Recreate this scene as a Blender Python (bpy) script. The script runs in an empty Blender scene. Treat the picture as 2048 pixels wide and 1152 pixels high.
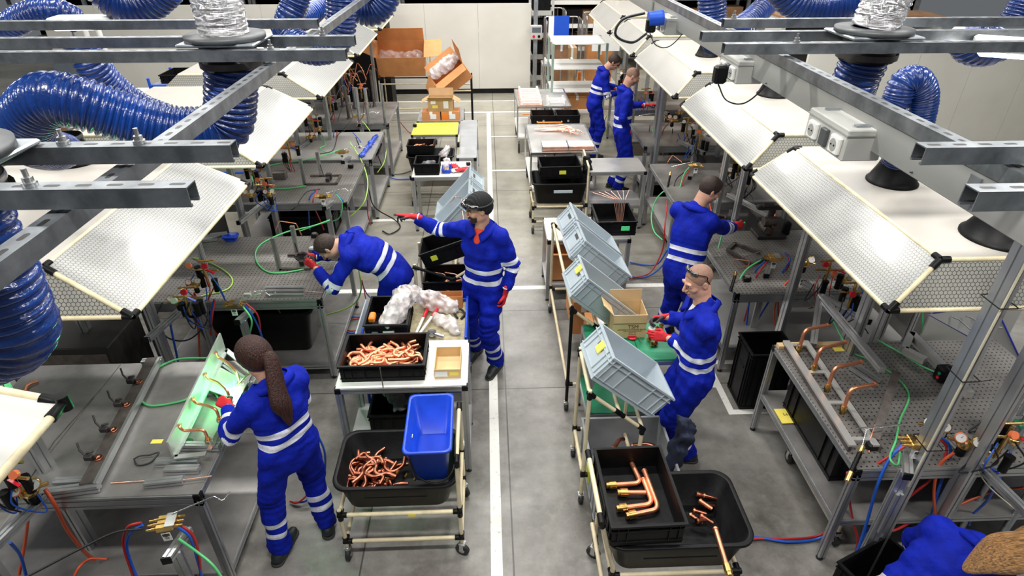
import bpy, bmesh, math, random
import numpy as np
from mathutils import Vector, Matrix, Euler
random.seed(7)
PI = math.pi
C = bpy.context.scene.collection
# ---------------------------------------------------------------- camera
F = 1214.0; H = 3.8; TH = math.radians(31.9); PS = math.radians(2.24)
cd = bpy.data.cameras.new('camera'); cam = bpy.data.objects.new('camera', cd); C.objects.link(cam)
cam.location = (0, 0, H); cam.rotation_euler = (PI/2 - TH, 0, -PS)
cd.sensor_width = 36; cd.lens = F/2048*36; cd.clip_start = 0.05; cd.clip_end = 100
bpy.context.scene.camera = cam
# ---------------------------------------------------------------- world, exposure, lights
w = bpy.data.worlds.new('world'); bpy.context.scene.world = w; w.use_nodes = True
w.node_tree.nodes['Background'].inputs[0].default_value = (0.9, 0.95, 1.0, 1)
w.node_tree.nodes['Background'].inputs[1].default_value = 0.12
vs = bpy.context.scene.view_settings
vs.view_transform = 'Standard'; vs.look = 'None'; vs.gamma = 1; vs.use_curve_mapping = False
vs.exposure = 0.27
def area(name, loc, sx, sy, power, col=(1, 0.98, 0.94), rot=(0, 0, 0)):
    l = bpy.data.lights.new(name, 'AREA'); l.shape = 'RECTANGLE'; l.size = sx; l.size_y = sy
    l.energy = power; l.color = col
    o = bpy.data.objects.new(name, l); C.objects.link(o); o.location = loc; o.rotation_euler = rot
    return o
for i, y in enumerate((0.6, 4.6, 8.6, 12.6, 16.5)):
    for x in (-4.6, 0.0, 4.6):
        area('ceiling_strip_light', (x, y, 6.4), 2.6, 0.28, (185, 185, 175, 175, 190)[i]*(1.0 if x == 0 else .8))

# ---------------------------------------------------------------- pixel -> world rays (2048 x 1152 frame)
_f = Vector((math.sin(PS)*math.cos(TH), math.cos(PS)*math.cos(TH), -math.sin(TH)))
_r = Vector((math.cos(PS), -math.sin(PS), 0))
_u = Vector((math.sin(PS)*math.sin(TH), math.cos(PS)*math.sin(TH), math.cos(TH)))
def ray(x, y): return _f + (x-1024)/F*_r + (576-y)/F*_u
def at(x, y, z):
    d = ray(x, y); t = (z-H)/d.z; return Vector((d.x*t, d.y*t, z))
def atY(x, y, Y):
    d = ray(x, y); t = Y/d.y; return Vector((d.x*t, Y, H+d.z*t))
def atX(x, y, X):
    d = ray(x, y); t = X/d.x; return Vector((X, d.y*t, H+d.z*t))

# ---------------------------------------------------------------- materials
M = {}
def newmat(name):
    m = bpy.data.materials.new(name); m.use_nodes = True
    nt = m.node_tree; b = nt.nodes['Principled BSDF']; M[name] = m
    return m, nt, b
def node(nt, t, **kw):
    n = nt.nodes.new(t)
    for k, v in kw.items(): setattr(n, k, v)
    return n
def noise(nt, scale, detail=4, coord='Object', stretch=None, rough=.55):
    tc = node(nt, 'ShaderNodeTexCoord') if coord == 'Object' else node(nt, 'ShaderNodeNewGeometry')
    out = tc.outputs['Object'] if coord == 'Object' else tc.outputs['Position']
    if stretch:
        mp = node(nt, 'ShaderNodeMapping'); mp.inputs['Scale'].default_value = stretch
        nt.links.new(out, mp.inputs[0]); out = mp.outputs[0]
    n = node(nt, 'ShaderNodeTexNoise'); n.inputs['Scale'].default_value = scale; n.inputs['Detail'].default_value = detail
    n.inputs['Roughness'].default_value = rough
    nt.links.new(out, n.inputs['Vector']); return n.outputs['Fac']
def ramp(nt, fac, stops):
    r = node(nt, 'ShaderNodeValToRGB'); nt.links.new(fac, r.inputs[0])
    while len(r.color_ramp.elements) < len(stops): r.color_ramp.elements.new(.5)
    for e, (p, c) in zip(r.color_ramp.elements, stops):
        e.position = p; e.color = (*c, 1) if len(c) == 3 else c
    return r.outputs[0]
def math_(nt, op, a, b=None, c=None):
    n = node(nt, 'ShaderNodeMath', operation=op)
    for i, v in enumerate((a, b, c)):
        if v is None: continue
        if isinstance(v, (int, float)): n.inputs[i].default_value = v
        else: nt.links.new(v, n.inputs[i])
    return n.outputs[0]
def mix(nt, fac, a, b):
    n = node(nt, 'ShaderNodeMix', data_type='RGBA')
    for s, v in ((0, fac), (6, a), (7, b)):
        if isinstance(v, (int, float)): n.inputs[s].default_value = v
        elif isinstance(v, tuple): n.inputs[s].default_value = (*v, 1) if len(v) == 3 else v
        else: nt.links.new(v, n.inputs[s])
    return n.outputs[2]
def bump(nt, b, h, strength=.3, dist=.01):
    n = node(nt, 'ShaderNodeBump'); n.inputs['Strength'].default_value = strength; n.inputs['Distance'].default_value = dist
    nt.links.new(h, n.inputs['Height']); nt.links.new(n.outputs[0], b.inputs['Normal'])
def mat(name, col, rough=.5, metal=0, var=.12, scale=8, bmp=0, bscale=60, coat=0, stretch=None, alpha=1, spec=.5, emit=0, trans=0):
    m, nt, b = newmat(name)
    d = tuple(max(0, c*(1-var)) for c in col); l = tuple(min(1, c*(1+var)) for c in col)
    if var > 0:
        fac = noise(nt, scale, 5, stretch=stretch)
        nt.links.new(ramp(nt, fac, [(.3, d), (.7, l)]), b.inputs['Base Color'])
        r2 = math_(nt, 'MULTIPLY_ADD', fac, .25*rough+.05, rough*.82); nt.links.new(r2, b.inputs['Roughness'])
    else:
        b.inputs['Base Color'].default_value = (*col, 1); b.inputs['Roughness'].default_value = rough
    b.inputs['Metallic'].default_value = metal; b.inputs['Coat Weight'].default_value = coat
    b.inputs['Specular IOR Level'].default_value = spec
    b.inputs['Alpha'].default_value = alpha; b.inputs['Transmission Weight'].default_value = trans
    if emit:
        b.inputs['Emission Color'].default_value = (*col, 1); b.inputs['Emission Strength'].default_value = emit
    if bmp: bump(nt, b, noise(nt, bscale, 4, stretch=stretch), bmp)
    return m
mat('aluminium', (.50, .51, .52), .38, .85, .10, 6)
mat('groove', (.05, .05, .055), .6, .3, 0)
mat('galvanised', (.40, .43, .46), .38, .9, .22, 14)
mat('steel', (.62, .62, .62), .28, 1, .12, 10)
mat('chrome', (.75, .75, .76), .15, 1, 0)
mat('dark_steel', (.14, .12, .11), .5, .7, .4, 12)
mat('iron_dark', (.045, .04, .04), .55, .4, .4, 20)
mat('brushed', (.29, .28, .27), .34, .55, .34, 3, .1, 25)
mat('bright_sheet', (.52, .51, .49), .32, .5, .12, 3)
mat('brass', (.72, .47, .16), .28, 1, .18, 20)
mat('copper', (.90, .36, .20), .34, .9, .12, 6)
mat('copper_pale', (.90, .50, .38), .30, .85, .2, 15)
mat('copper_dark', (.42, .15, .09), .3, 1, .4, 12)
mat('black_plastic', (.0035, .0035, .004), .45, 0, .4, 10, .1, 40, spec=.22)
mat('black_matt', (.008, .008, .009), .6, 0, .3, 10, spec=.2)
mat('black_rubber', (.02, .02, .021), .65, 0, .3, 20)
mat('dark_grey_plastic', (.07, .075, .08), .45, 0, .2, 10)
mat('bin_grey', (.40, .46, .50), .42, 0, .08, 5)
mat('tote_grey', (.30, .31, .32), .45, 0, .15, 5)
mat('ivory_pipe', (.66, .57, .38), .35, 0, .14, 9)
mat('yellow_pipe', (.78, .68, .44), .45, 0, .2, 12)
mat('blue_plastic', (.008, .055, .50), .3, 0, .15, 5)
mat('white_paint', (.80, .79, .75), .45, 0, .05, 3)
mat('cream_box', (.50, .50, .47), .45, 0, .05, 3)
mat('trunk_grey', (.36, .36, .345), .45, .1, .06, 3)
mat('wood_brown', (.30, .16, .08), .6, 0, .3, 5)
mat('cardboard', (.50, .31, .15), .8, 0, .10, 8, .1, 50)
mat('cardboard_light', (.66, .47, .24), .8, 0, .08, 8, .1, 50)
mat('cardboard_orange', (.60, .26, .09), .75, 0, .12, 5, .1, 50)
mat('paper', (.85, .85, .83), .7, 0, .03, 8)
mat('yellow_paper', (.88, .72, .12), .6, 0, .06, 8)
mat('ink', (.08, .05, .04), .8, 0, 0)
mat('ink_green', (.01, .10, .03), .8, 0, 0)
mat('green_label', (.10, .80, .30), .6, 0, .03, 8)
mat('green_top', (.01, .22, .10), .45, 0, .2, 6)
mat('yellow_top', (.58, .60, .05), .45, 0, .06, 5)
mat('mat_brown', (.38, .33, .20), .75, 0, .3, 30, .3, 90)
mat('hose_green', (.12, .62, .22), .35, 0, .08, 4)
mat('hose_lime', (.42, .70, .12), .35, 0, .08, 4)
mat('hose_blue', (.01, .09, .50), .35, 0, .1, 4)
mat('hose_red', (.42, .02, .02), .35, 0, .1, 4)
mat('hose_orange', (.62, .09, .03), .35, 0, .1, 4)
mat('hose_black', (.012, .012, .014), .4, 0, .2, 4)
mat('hose_clear', (.65, .60, .45), .35, 0, .1, 4)
mat('red_plastic', (.62, .01, .03), .3, 0, .05, 4)
mat('orange_paint', (.85, .22, .02), .4, 0, .06, 4)
mat('blue_paint', (.01, .08, .55), .4, 0, .08, 4)
mat('green_paint', (.01, .22, .12), .4, 0, .08, 4)
mat('gauge_white', (.85, .85, .80), .2, 0, 0, coat=.5)
mat('gauge_orange', (.85, .20, .08), .3, 0, 0)
mat('glove_red', (.58, .015, .02), .75, 0, .2, 30, .2, 150)
mat('glove_white', (.80, .76, .74), .8, 0, .1, 30)
mat('red_shirt', (.75, .06, .03), .8, 0, .1, 10)
mat('white_shirt', (.8, .8, .78), .8, 0, .05, 10)
mat('skin', (.62, .33, .23), .5, 0, .10, 14, .15, 90)
mat('lip', (.45, .14, .11), .5, 0, 0)
mat('hair_dark', (.035, .018, .012), .5, 0, .5, 40, .8, 120)
mat('hair_auburn', (.034, .009, .005), .5, 0, .85, 9, 1, 12, stretch=(14, 14, 1.5))
mat('hair_blonde', (.50, .26, .10), .45, 0, .7, 6, 1, 30, stretch=(3, 24, 24))
mat('hair_stubble', (.30, .17, .12), .7, 0, .15, 60, .3, 200)
mat('beard', (.035, .02, .015), .7, 0, .4, 60, .8, 200)
mat('beanie', (.010, .011, .012), .85, 0, .4, 60, .5, 200)
mat('lens_black', (.01, .01, .012), .08, 0, 0, coat=1)
mat('eye_white', (.8, .78, .75), .2, 0, 0)
mat('eye_dark', (.03, .02, .015), .2, 0, 0)
mat('shoe_black', (.015, .02, .02), .5, 0, .4, 20)
mat('shoe_teal', (.02, .13, .11), .5, 0, .3, 20)
mat('sole', (.03, .03, .03), .7, 0, .2, 10)
mat('cloth_grey', (.10, .10, .10), .9, 0, .3, 10)
mat('cloth_navy', (.010, .016, .04), .85, 0, .4, 20, .3, 90)
mat('cloth_yellow', (.80, .75, .05), .85, 0, .2, 9)
mat('screen_panel', (.10, .12, .14), .3, 0, .1, 5)
mat('shelf_dark', (.02, .017, .015), .7, 0, .5, 3)
mat('blue_film', (.03, .04, .45), .3, 0, 0)
mat('drawing_print', (.10, .10, .14), .6, 0, 0)
def wrinkled(name, col, alpha, rough=.12):
    m, nt, b = newmat(name)
    b.inputs['Base Color'].default_value = (*col, 1); b.inputs['Roughness'].default_value = rough
    h = noise(nt, 13, 4); r = ramp(nt, h, [(.35, (alpha*.5,)*3), (.65, (min(1, alpha*1.6),)*3)])
    nt.links.new(r, b.inputs['Alpha']); bump(nt, b, h, .6, .02); b.inputs['Coat Weight'].default_value = .4
wrinkled('poly_bag', (.85, .80, .80), .55, .2)
mat('plain_sheet', (.66, .65, .61), .4, 0, .03, 2, coat=.3)
wrinkled('clear_film', (.8, .8, .82), .18)
def foil():
    m, nt, b = newmat('foil'); b.inputs['Base Color'].default_value = (.82, .82, .83, 1); b.inputs['Metallic'].default_value = 1
    b.inputs['Roughness'].default_value = .16
    bump(nt, b, noise(nt, 22, 5, stretch=(1, 1, 2.5)), 1.0, .05)
foil()
def slotted():
    m, nt, b = newmat('galvanised_slotted')
    uv = node(nt, 'ShaderNodeUVMap'); sp = node(nt, 'ShaderNodeSeparateXYZ'); nt.links.new(uv.outputs[0], sp.inputs[0])
    u = math_(nt, 'ABSOLUTE', math_(nt, 'SUBTRACT', math_(nt, 'FRACT', math_(nt, 'DIVIDE', sp.outputs[0], .06)), .5))
    ux = math_(nt, 'MAXIMUM', 0, math_(nt, 'SUBTRACT', math_(nt, 'MULTIPLY', u, .06), .0095))
    d = math_(nt, 'SQRT', math_(nt, 'ADD', math_(nt, 'MULTIPLY', ux, ux), math_(nt, 'MULTIPLY', sp.outputs[1], sp.outputs[1])))
    hole = math_(nt, 'LESS_THAN', d, .0062)
    f = noise(nt, 14, 5); c = ramp(nt, f, [(.3, (.16, .175, .19)), (.7, (.36, .385, .41))])
    nt.links.new(mix(nt, hole, c, (.01, .01, .01)), b.inputs['Base Color']); nt.links.new(math_(nt, 'MULTIPLY_ADD', hole, -.9, .9), b.inputs['Metallic'])
    b.inputs['Roughness'].default_value = .40
slotted()
def hose_duct():
    m, nt, b = newmat('duct_blue')
    f = noise(nt, 5, 4)
    nt.links.new(ramp(nt, f, [(.3, (.002, .016, .10)), (.7, (.005, .045, .25))]), b.inputs['Base Color'])
    b.inputs['Roughness'].default_value = .24; b.inputs['Coat Weight'].default_value = .35
    bump(nt, b, noise(nt, 45, 3), .35, .01)
hose_duct()
def hexlines(nt, vec, size, width):
    """1 on the wires of a hexagonal net, 0 between them (vec in metres)"""
    def vm(op, a, b=None):
        n = node(nt, 'ShaderNodeVectorMath', operation=op)
        for i, v in enumerate((a, b)):
            if v is None: continue
            if isinstance(v, tuple): n.inputs[i].default_value = v
            else: nt.links.new(v, n.inputs[i])
        return n.outputs['Value'] if op == 'DOT_PRODUCT' else n.outputs[0]
    p = vm('MULTIPLY', vec, (1/size, 1/size, 0))
    s = (1, 1.7320508, 1); hs = (.5, .8660254, .5)
    def cell(q):
        m = node(nt, 'ShaderNodeVectorMath', operation='WRAP')
        nt.links.new(q, m.inputs[0]); m.inputs[1].default_value = hs; m.inputs[2].default_value = (-.5, -.8660254, -.5)
        return m.outputs[0]
    a = vm('MULTIPLY', cell(p), (1, 1, 0)); b = vm('MULTIPLY', cell(vm('SUBTRACT', p, hs)), (1, 1, 0))
    da = vm('DOT_PRODUCT', a, a); db = vm('DOT_PRODUCT', b, b)
    sel = math_(nt, 'LESS_THAN', da, db)
    mx = node(nt, 'ShaderNodeMix', data_type='VECTOR'); nt.links.new(sel, mx.inputs[0]); nt.links.new(b, mx.inputs[4]); nt.links.new(a, mx.inputs[5])
    g = vm('ABSOLUTE', mx.outputs[1])
    d = math_(nt, 'MAXIMUM', vm('DOT_PRODUCT', g, (.5, .8660254, 0)), vm('DOT_PRODUCT', g, (1, 0, 0)))
    return math_(nt, 'GREATER_THAN', d, .5-width/2)
def sheet(name, col, line, size, width, alpha, rough, wr, lmix=1.0, trans=0):
    m, nt, b = newmat(name)
    uv = node(nt, 'ShaderNodeUVMap')
    h = hexlines(nt, uv.outputs[0], size, width)
    h = math_(nt, 'MULTIPLY', h, lmix)
    nz = noise(nt, 2.5, 5)
    base = ramp(nt, nz, [(.3, tuple(c*.93 for c in col)), (.7, col)])
    nt.links.new(mix(nt, h, base, line), b.inputs['Base Color'])
    if alpha < 1:
        nt.links.new(math_(nt, 'MAXIMUM', h, alpha), b.inputs['Alpha'])
    b.inputs['Roughness'].default_value = rough; b.inputs['Coat Weight'].default_value = .5; b.inputs['Coat Roughness'].default_value = .08
    b.inputs['Subsurface Weight'].default_value = 0
    wn = noise(nt, 2.6, 3, stretch=(1, .45, 1)); bump(nt, b, wn, wr, .05)
    return m
sheet('hood_top', (.56, .53, .48), (.50, .45, .37), .022, .14, 1, .4, .06, .5)
sheet('hood_skirt', (.47, .47, .46), (.20, .20, .17), .022, .17, .95, .24, .16, .85)
sheet('hood_end', (.52, .51, .46), (.05, .05, .04), .024, .12, .62, .3, .3)
sheet('hood_clear', (.56, .545, .51), (.42, .40, .37), .022, .12, .96, .24, .16, .5)
def perforated(name, base, scale, rad):
    m, nt, b = newmat(name)
    g = node(nt, 'ShaderNodeTexCoord'); v = node(nt, 'ShaderNodeTexVoronoi'); v.inputs['Randomness'].default_value = 0
    v.voronoi_dimensions = '2D'; v.inputs['Scale'].default_value = scale
    nt.links.new(g.outputs['Object'], v.inputs['Vector'])
    hole = math_(nt, 'LESS_THAN', v.outputs['Distance'], rad)
    n1 = noise(nt, 2.2, 7, rough=.7)
    c = ramp(nt, n1, [(.28, tuple(x*.62 for x in base)), (.5, base), (.75, tuple(x*1.25 for x in base))])
    nt.links.new(mix(nt, hole, c, (.035, .032, .03)), b.inputs['Base Color'])
    b.inputs['Metallic'].default_value = .5
    nt.links.new(math_(nt, 'MULTIPLY_ADD', n1, .3, .25), b.inputs['Roughness'])
    bump(nt, b, math_(nt, 'SUBTRACT', 1, hole), .6, .004)
perforated('perforated_plate', (.27, .255, .24), 28, .17)
def floor_mat():
    m, nt, b = newmat('concrete_floor')
    geo = node(nt, 'ShaderNodeNewGeometry'); sep = node(nt, 'ShaderNodeSeparateXYZ'); nt.links.new(geo.outputs['Position'], sep.inputs[0])
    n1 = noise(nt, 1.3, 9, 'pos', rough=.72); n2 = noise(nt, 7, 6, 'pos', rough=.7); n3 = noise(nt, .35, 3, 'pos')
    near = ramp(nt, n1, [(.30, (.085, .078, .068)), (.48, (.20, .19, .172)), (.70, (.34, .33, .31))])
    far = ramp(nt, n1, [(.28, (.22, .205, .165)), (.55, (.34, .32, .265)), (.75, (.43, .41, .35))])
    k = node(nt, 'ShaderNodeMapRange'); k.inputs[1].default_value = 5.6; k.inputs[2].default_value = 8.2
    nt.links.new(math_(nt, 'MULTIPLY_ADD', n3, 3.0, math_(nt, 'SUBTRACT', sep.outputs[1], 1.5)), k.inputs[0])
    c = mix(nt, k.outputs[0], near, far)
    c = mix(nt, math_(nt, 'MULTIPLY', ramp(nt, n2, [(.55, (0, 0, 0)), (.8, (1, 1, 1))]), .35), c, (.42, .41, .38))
    # saw-cut joints, slab grid
    dark = None
    for Y in (4.32, 5.62, 9.05, 12.5):
        e = math_(nt, 'LESS_THAN', math_(nt, 'ABSOLUTE', math_(nt, 'SUBTRACT', sep.outputs[1], Y)), .006)
        dark = e if dark is None else math_(nt, 'MAXIMUM', dark, e)
    for X in (-.93, .11, 3.0):
        e = math_(nt, 'LESS_THAN', math_(nt, 'ABSOLUTE', math_(nt, 'SUBTRACT', sep.outputs[0], X)), .006)
        dark = math_(nt, 'MAXIMUM', dark, e)
    c = mix(nt, math_(nt, 'MULTIPLY', dark, .8), c, (.04, .037, .033))
    nt.links.new(c, b.inputs['Base Color'])
    nt.links.new(math_(nt, 'MULTIPLY_ADD', n2, .30, .20), b.inputs['Roughness'])
    bump(nt, b, n2, .06, .01)
floor_mat()
def tape_mat():
    m, nt, b = newmat('floor_tape')
    n = noise(nt, 26, 6, 'pos', rough=.7)
    nt.links.new(ramp(nt, n, [(.32, (.45, .43, .38)), (.42, (.80, .79, .74))]), b.inputs['Base Color'])
    b.inputs['Roughness'].default_value = .55
tape_mat()
def wall_mat():
    m, nt, b = newmat('partition_panel')
    n = noise(nt, 1.2, 5, 'pos')
    nt.links.new(ramp(nt, n, [(.3, (.62, .60, .54)), (.7, (.70, .68, .62))]), b.inputs['Base Color']); b.inputs['Roughness'].default_value = .5
wall_mat()

# ---------------------------------------------------------------- mesh builders
def frame(origin, xdir, zdir):
    """matrix whose x axis is xdir and z as near zdir as possible"""
    x = Vector(xdir).normalized(); z = Vector(zdir); y = z.cross(x)
    if y.length < 1e-6: y = Vector((0, 1, 0)).cross(x)
    y.normalize(); z = x.cross(y)
    m = Matrix((x, y, z)).transposed().to_4x4(); m.translation = Vector(origin); return m
def smooth_path(pts, n=8, closed=False):
    P = [Vector(p) for p in pts]; out = []
    if len(P) < 3 and not closed: return P
    N = len(P); R = range(N if closed else N-1)
    for i in R:
        p0 = P[(i-1) % N] if (closed or i > 0) else P[0]*2-P[1]
        p1 = P[i]; p2 = P[(i+1) % N]
        p3 = P[(i+2) % N] if (closed or i+2 < N) else P[-1]*2-P[-2]
        for k in range(n):
            t = k/n; t2 = t*t; t3 = t2*t
            out.append(.5*((2*p1)+(p2-p0)*t+(2*p0-5*p1+4*p2-p3)*t2+(3*p1-p0-3*p2+p3)*t3))
    if not closed: out.append(P[-1].copy())
    return out
def round_path(pts, r, n=5):
    """polyline with its corners bent to radius-like arcs (bent tube)"""
    P = [Vector(p) for p in pts]; out = [P[0]]
    for i in range(1, len(P)-1):
        a = (P[i-1]-P[i]); b = (P[i+1]-P[i]); q = min(r, a.length*.49, b.length*.49)
        A = P[i]+a.normalized()*q; B = P[i]+b.normalized()*q
        for k in range(n+1):
            t = k/n; out.append((1-t)**2*A+2*t*(1-t)*P[i]+t*t*B)
    out.append(P[-1]); return out
class MB:
    def __init__(s): s.v = []; s.f = []; s.uv = {}; s.sm = []
    def add(s, vs, fs, smooth=False):
        o = len(s.v); s.v += [Vector(v) for v in vs]; s.f += [tuple(i+o for i in f) for f in fs]; s.sm += [smooth]*len(fs); return s
    def box(s, c, size, m=None, ch=0):
        x, y, z = (k/2 for k in size); c = Vector(c)
        if ch <= 0 or min(x, y, z) <= ch:
            vs = [Vector((a*x, b*y, d*z))+c for a in (-1, 1) for b in (-1, 1) for d in (-1, 1)]
            fs = [(0, 1, 3, 2), (4, 6, 7, 5), (0, 4, 5, 1), (2, 3, 7, 6), (0, 2, 6, 4), (1, 5, 7, 3)]
        else:
            q = ch; vs = []
            for d, zz, k in ((0, -z, q), (1, -z+q, 0), (2, z-q, 0), (3, z, q)):
                X, Y = x-k, y-k
                e = q if k == 0 else q*.6
                for px_, py_ in ((-X+e, -Y), (X-e, -Y), (X, -Y+e), (X, Y-e), (X-e, Y), (-X+e, Y), (-X, Y-e), (-X, -Y+e)):
                    vs.append(Vector((px_, py_, zz))+c)
            fs = [tuple(range(7, -1, -1)), tuple(range(24, 32))]
            for l in range(3):
                for i in range(8):
                    j = (i+1) % 8; fs.append((l*8+i, l*8+j, l*8+8+j, l*8+8+i))
        if m is not None: vs = [m @ v for v in vs]
        return s.add(vs, fs)
    def bb(s, a, b, m=None, ch=0):
        a = Vector(a); b = Vector(b); return s.box((a+b)/2, [abs(k) for k in (b-a)], m, ch)
    def bar(s, a, b, w, h=None, up=(0, 0, 1), ch=0):
        a = Vector(a); b = Vector(b); h = h or w; d = b-a
        if abs(d.normalized().dot(Vector(up))) > .99: up = (0, 1, 0)
        return s.box((d.length/2, 0, 0), (d.length, w, h), frame(a, d, up), ch)
    def profile(s, a, b, w, h=None, up=(0, 0, 1), g=.2):
        """aluminium extrusion: square bar with a groove down each side"""
        a = Vector(a); b = Vector(b); h = h or w; d = b-a
        if abs(d.normalized().dot(Vector(up))) > .99: up = (0, 1, 0)
        m = frame(a, d, up); x, y = w/2, h/2; q = min(w, h)*g/2; e = min(w, h)*.2
        sec = [(-x, -y), (-q, -y), (-q, -y+e), (q, -y+e), (q, -y), (x, -y), (x, -q), (x-e, -q), (x-e, q), (x, q), (x, y), (q, y), (q, y-e), (-q, y-e), (-q, y), (-x, y), (-x, q), (-x+e, q), (-x+e, -q), (-x, -q)]
        n = len(sec); vs = [m @ Vector((t, p[0], p[1])) for t in (0, d.length) for p in sec]
        fs = [(i, i+n, (i+1) % n+n, (i+1) % n) for i in range(n)]+[tuple(range(n-1, -1, -1))[::-1][::-1], tuple(range(n, 2*n))]
        return s.add(vs, fs)
    def channel(s, a, b, w, h, t=.0025, up=(0, 0, 1), lip=.007):
        """strut channel, open below"""
        a = Vector(a); b = Vector(b); d = b-a; m = frame(a, d, up); x, y = w/2, h/2
        sec = [(-x, y), (x, y), (x, -y), (x-lip, -y), (x-lip, -y+t*2), (x-t, -y+t*2), (x-t, y-t), (-x+t, y-t), (-x+t, -y+t*2), (-x+lip, -y+t*2), (-x+lip, -y), (-x, -y)]
        n = len(sec); vs = [m @ Vector((q, p[0], p[1])) for q in (0, d.length) for p in sec]
        fs = [(i, (i+1) % n, (i+1) % n+n, i+n) for i in range(n)]
        f0 = len(s.f); s.add(vs, fs)
        for i in range(n): s.uv[f0+i] = [(0, .5)]*4
        s.uv[f0] = [(0, -x), (0, x), (d.length, x), (d.length, -x)]
        for o in (0, n): s.add([vs[k] for k in range(n) for _ in (0,)] if False else vs[o:o+n], [(0, 1, 6, 7), (1, 2, 5, 6), (2, 3, 4, 5), (0, 7, 8, 11), (8, 9, 10, 11)])
        return s
    def tube(s, pts, r, seg=8, closed=False, caps=True, rfun=None, hollow=0):
        P = [Vector(p) for p in pts]; n = len(P)
        if n < 2: return s
        T = []
        for i in range(n):
            a = P[(i-1) % n] if (closed or i > 0) else P[i]; b = P[(i+1) % n] if (closed or i < n-1) else P[i]
            t = (b-a); T.append(t.normalized() if t.length > 1e-9 else Vector((0, 0, 1)))
        nrm = T[0].orthogonal().normalized(); vs = []
        for i in range(n):
            if i:
                q = T[i-1].rotation_difference(T[i]); nrm = q @ nrm
            nrm = (nrm-T[i]*nrm.dot(T[i])).normalized(); bn = T[i].cross(nrm)
            rr = r if rfun is None else rfun(i, n)
            for k in range(seg):
                a = 2*PI*k/seg; vs.append(P[i]+(nrm*math.cos(a)+bn*math.sin(a))*rr)
        fs = []
        for i in range(n if closed else n-1):
            j = (i+1) % n
            for k in range(seg):
                l = (k+1) % seg; fs.append((i*seg+k, i*seg+l, j*seg+l, j*seg+k))
        s.add(vs, fs, True)
        if caps and not closed:
            s.add(vs[:seg], [tuple(range(seg-1, -1, -1))]); s.add(vs[-seg:], [tuple(range(seg))])
        return s
    def cyl(s, a, b, r, seg=16, r2=None):
        r2 = r if r2 is None else r2
        return s.tube([a, b], r, seg, rfun=lambda i, n: r if i == 0 else r2)
    def lathe(s, prof, m=None, seg=24):
        vs = []; n = len(prof)
        for rr, z in prof:
            for k in range(seg):
                a = 2*PI*k/seg; vs.append(Vector((rr*math.cos(a), rr*math.sin(a), z)))
        if m is not None: vs = [m @ v for v in vs]
        fs = [(i*seg+k, i*seg+(k+1) % seg, (i+1)*seg+(k+1) % seg, (i+1)*seg+k) for i in range(n-1) for k in range(seg)]
        return s.add(vs, fs, True)
    def quad(s, p, uv=None):
        s.add(p, [tuple(range(len(p)))])
        if uv: s.uv[len(s.f)-1] = uv
        return s
    def slab(s, p, t, uvs=None, uvo=(0, 0)):
        """flat panel from its corner points with thickness t below, planar uv in metres"""
        P = [Vector(q) for q in p]; n = (P[1]-P[0]).cross(P[-1]-P[0]).normalized(); k = len(P)
        x = (P[1]-P[0]).normalized(); y = n.cross(x)
        uv = [((q-P[0]).dot(x)+uvo[0], (q-P[0]).dot(y)+uvo[1]) for q in P]
        s.add(P, [tuple(range(k))]); s.uv[len(s.f)-1] = uv
        B = [q-n*t for q in P]; s.add(B, [tuple(range(k-1, -1, -1))]); s.uv[len(s.f)-1] = uv[::-1]
        for i in range(k):
            j = (i+1) % k; s.add([P[i], B[i], B[j], P[j]], [(0, 1, 2, 3)])
        return s
    def build(s, name, mt, parent=None, world=True, bevel=0, auto=None):
        me = bpy.data.meshes.new(name)
        vs = s.v
        if parent is not None and world:
            inv = (Matrix.Translation(parent.location) @ parent.rotation_euler.to_matrix().to_4x4())
            p = parent.parent
            while p is not None:
                inv = Matrix.Translation(p.location) @ p.rotation_euler.to_matrix().to_4x4() @ inv; p = p.parent
            inv = inv.inverted(); vs = [inv @ v for v in vs]
        me.from_pydata([tuple(v) for v in vs], [], s.f)
        me.polygons.foreach_set('use_smooth', s.sm)
        if s.uv:
            ul = me.uv_layers.new(name='UVMap')
            for fi, uv in s.uv.items():
                for li, q in zip(me.polygons[fi].loop_indices, uv): ul.data[li].uv = q
        me.materials.append(M[mt] if isinstance(mt, str) else mt)
        me.update()
        o = bpy.data.objects.new(name, me); C.objects.link(o)
        if parent is not None: o.parent = parent
        if bevel:
            b = o.modifiers.new('bevel', 'BEVEL'); b.width = bevel; b.segments = 2; b.limit_method = 'ANGLE'
        return o
def tag(o, label=None, cat=None, group=None, kind=None):
    if label: o['label'] = label
    if cat: o['category'] = cat
    if group: o['group'] = group
    if kind: o['kind'] = kind
    return o
def thing(name, label, cat, loc=(0, 0, 0), rz=0, group=None):
    o = bpy.data.objects.new(name, None); C.objects.link(o); o.empty_display_size = .05
    o.location = Vector(loc); o.rotation_euler = (0, 0, rz); return tag(o, label, cat, group)
def struct(o): o['kind'] = 'structure'; return o
def kids(o): return [c for c in bpy.data.objects if c.parent == o]
def copy_tree(o, parent=None):
    c = o.copy(); C.objects.link(c)
    if parent: c.parent = parent
    for ch in kids(o): copy_tree(ch, c)
    return c

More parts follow.
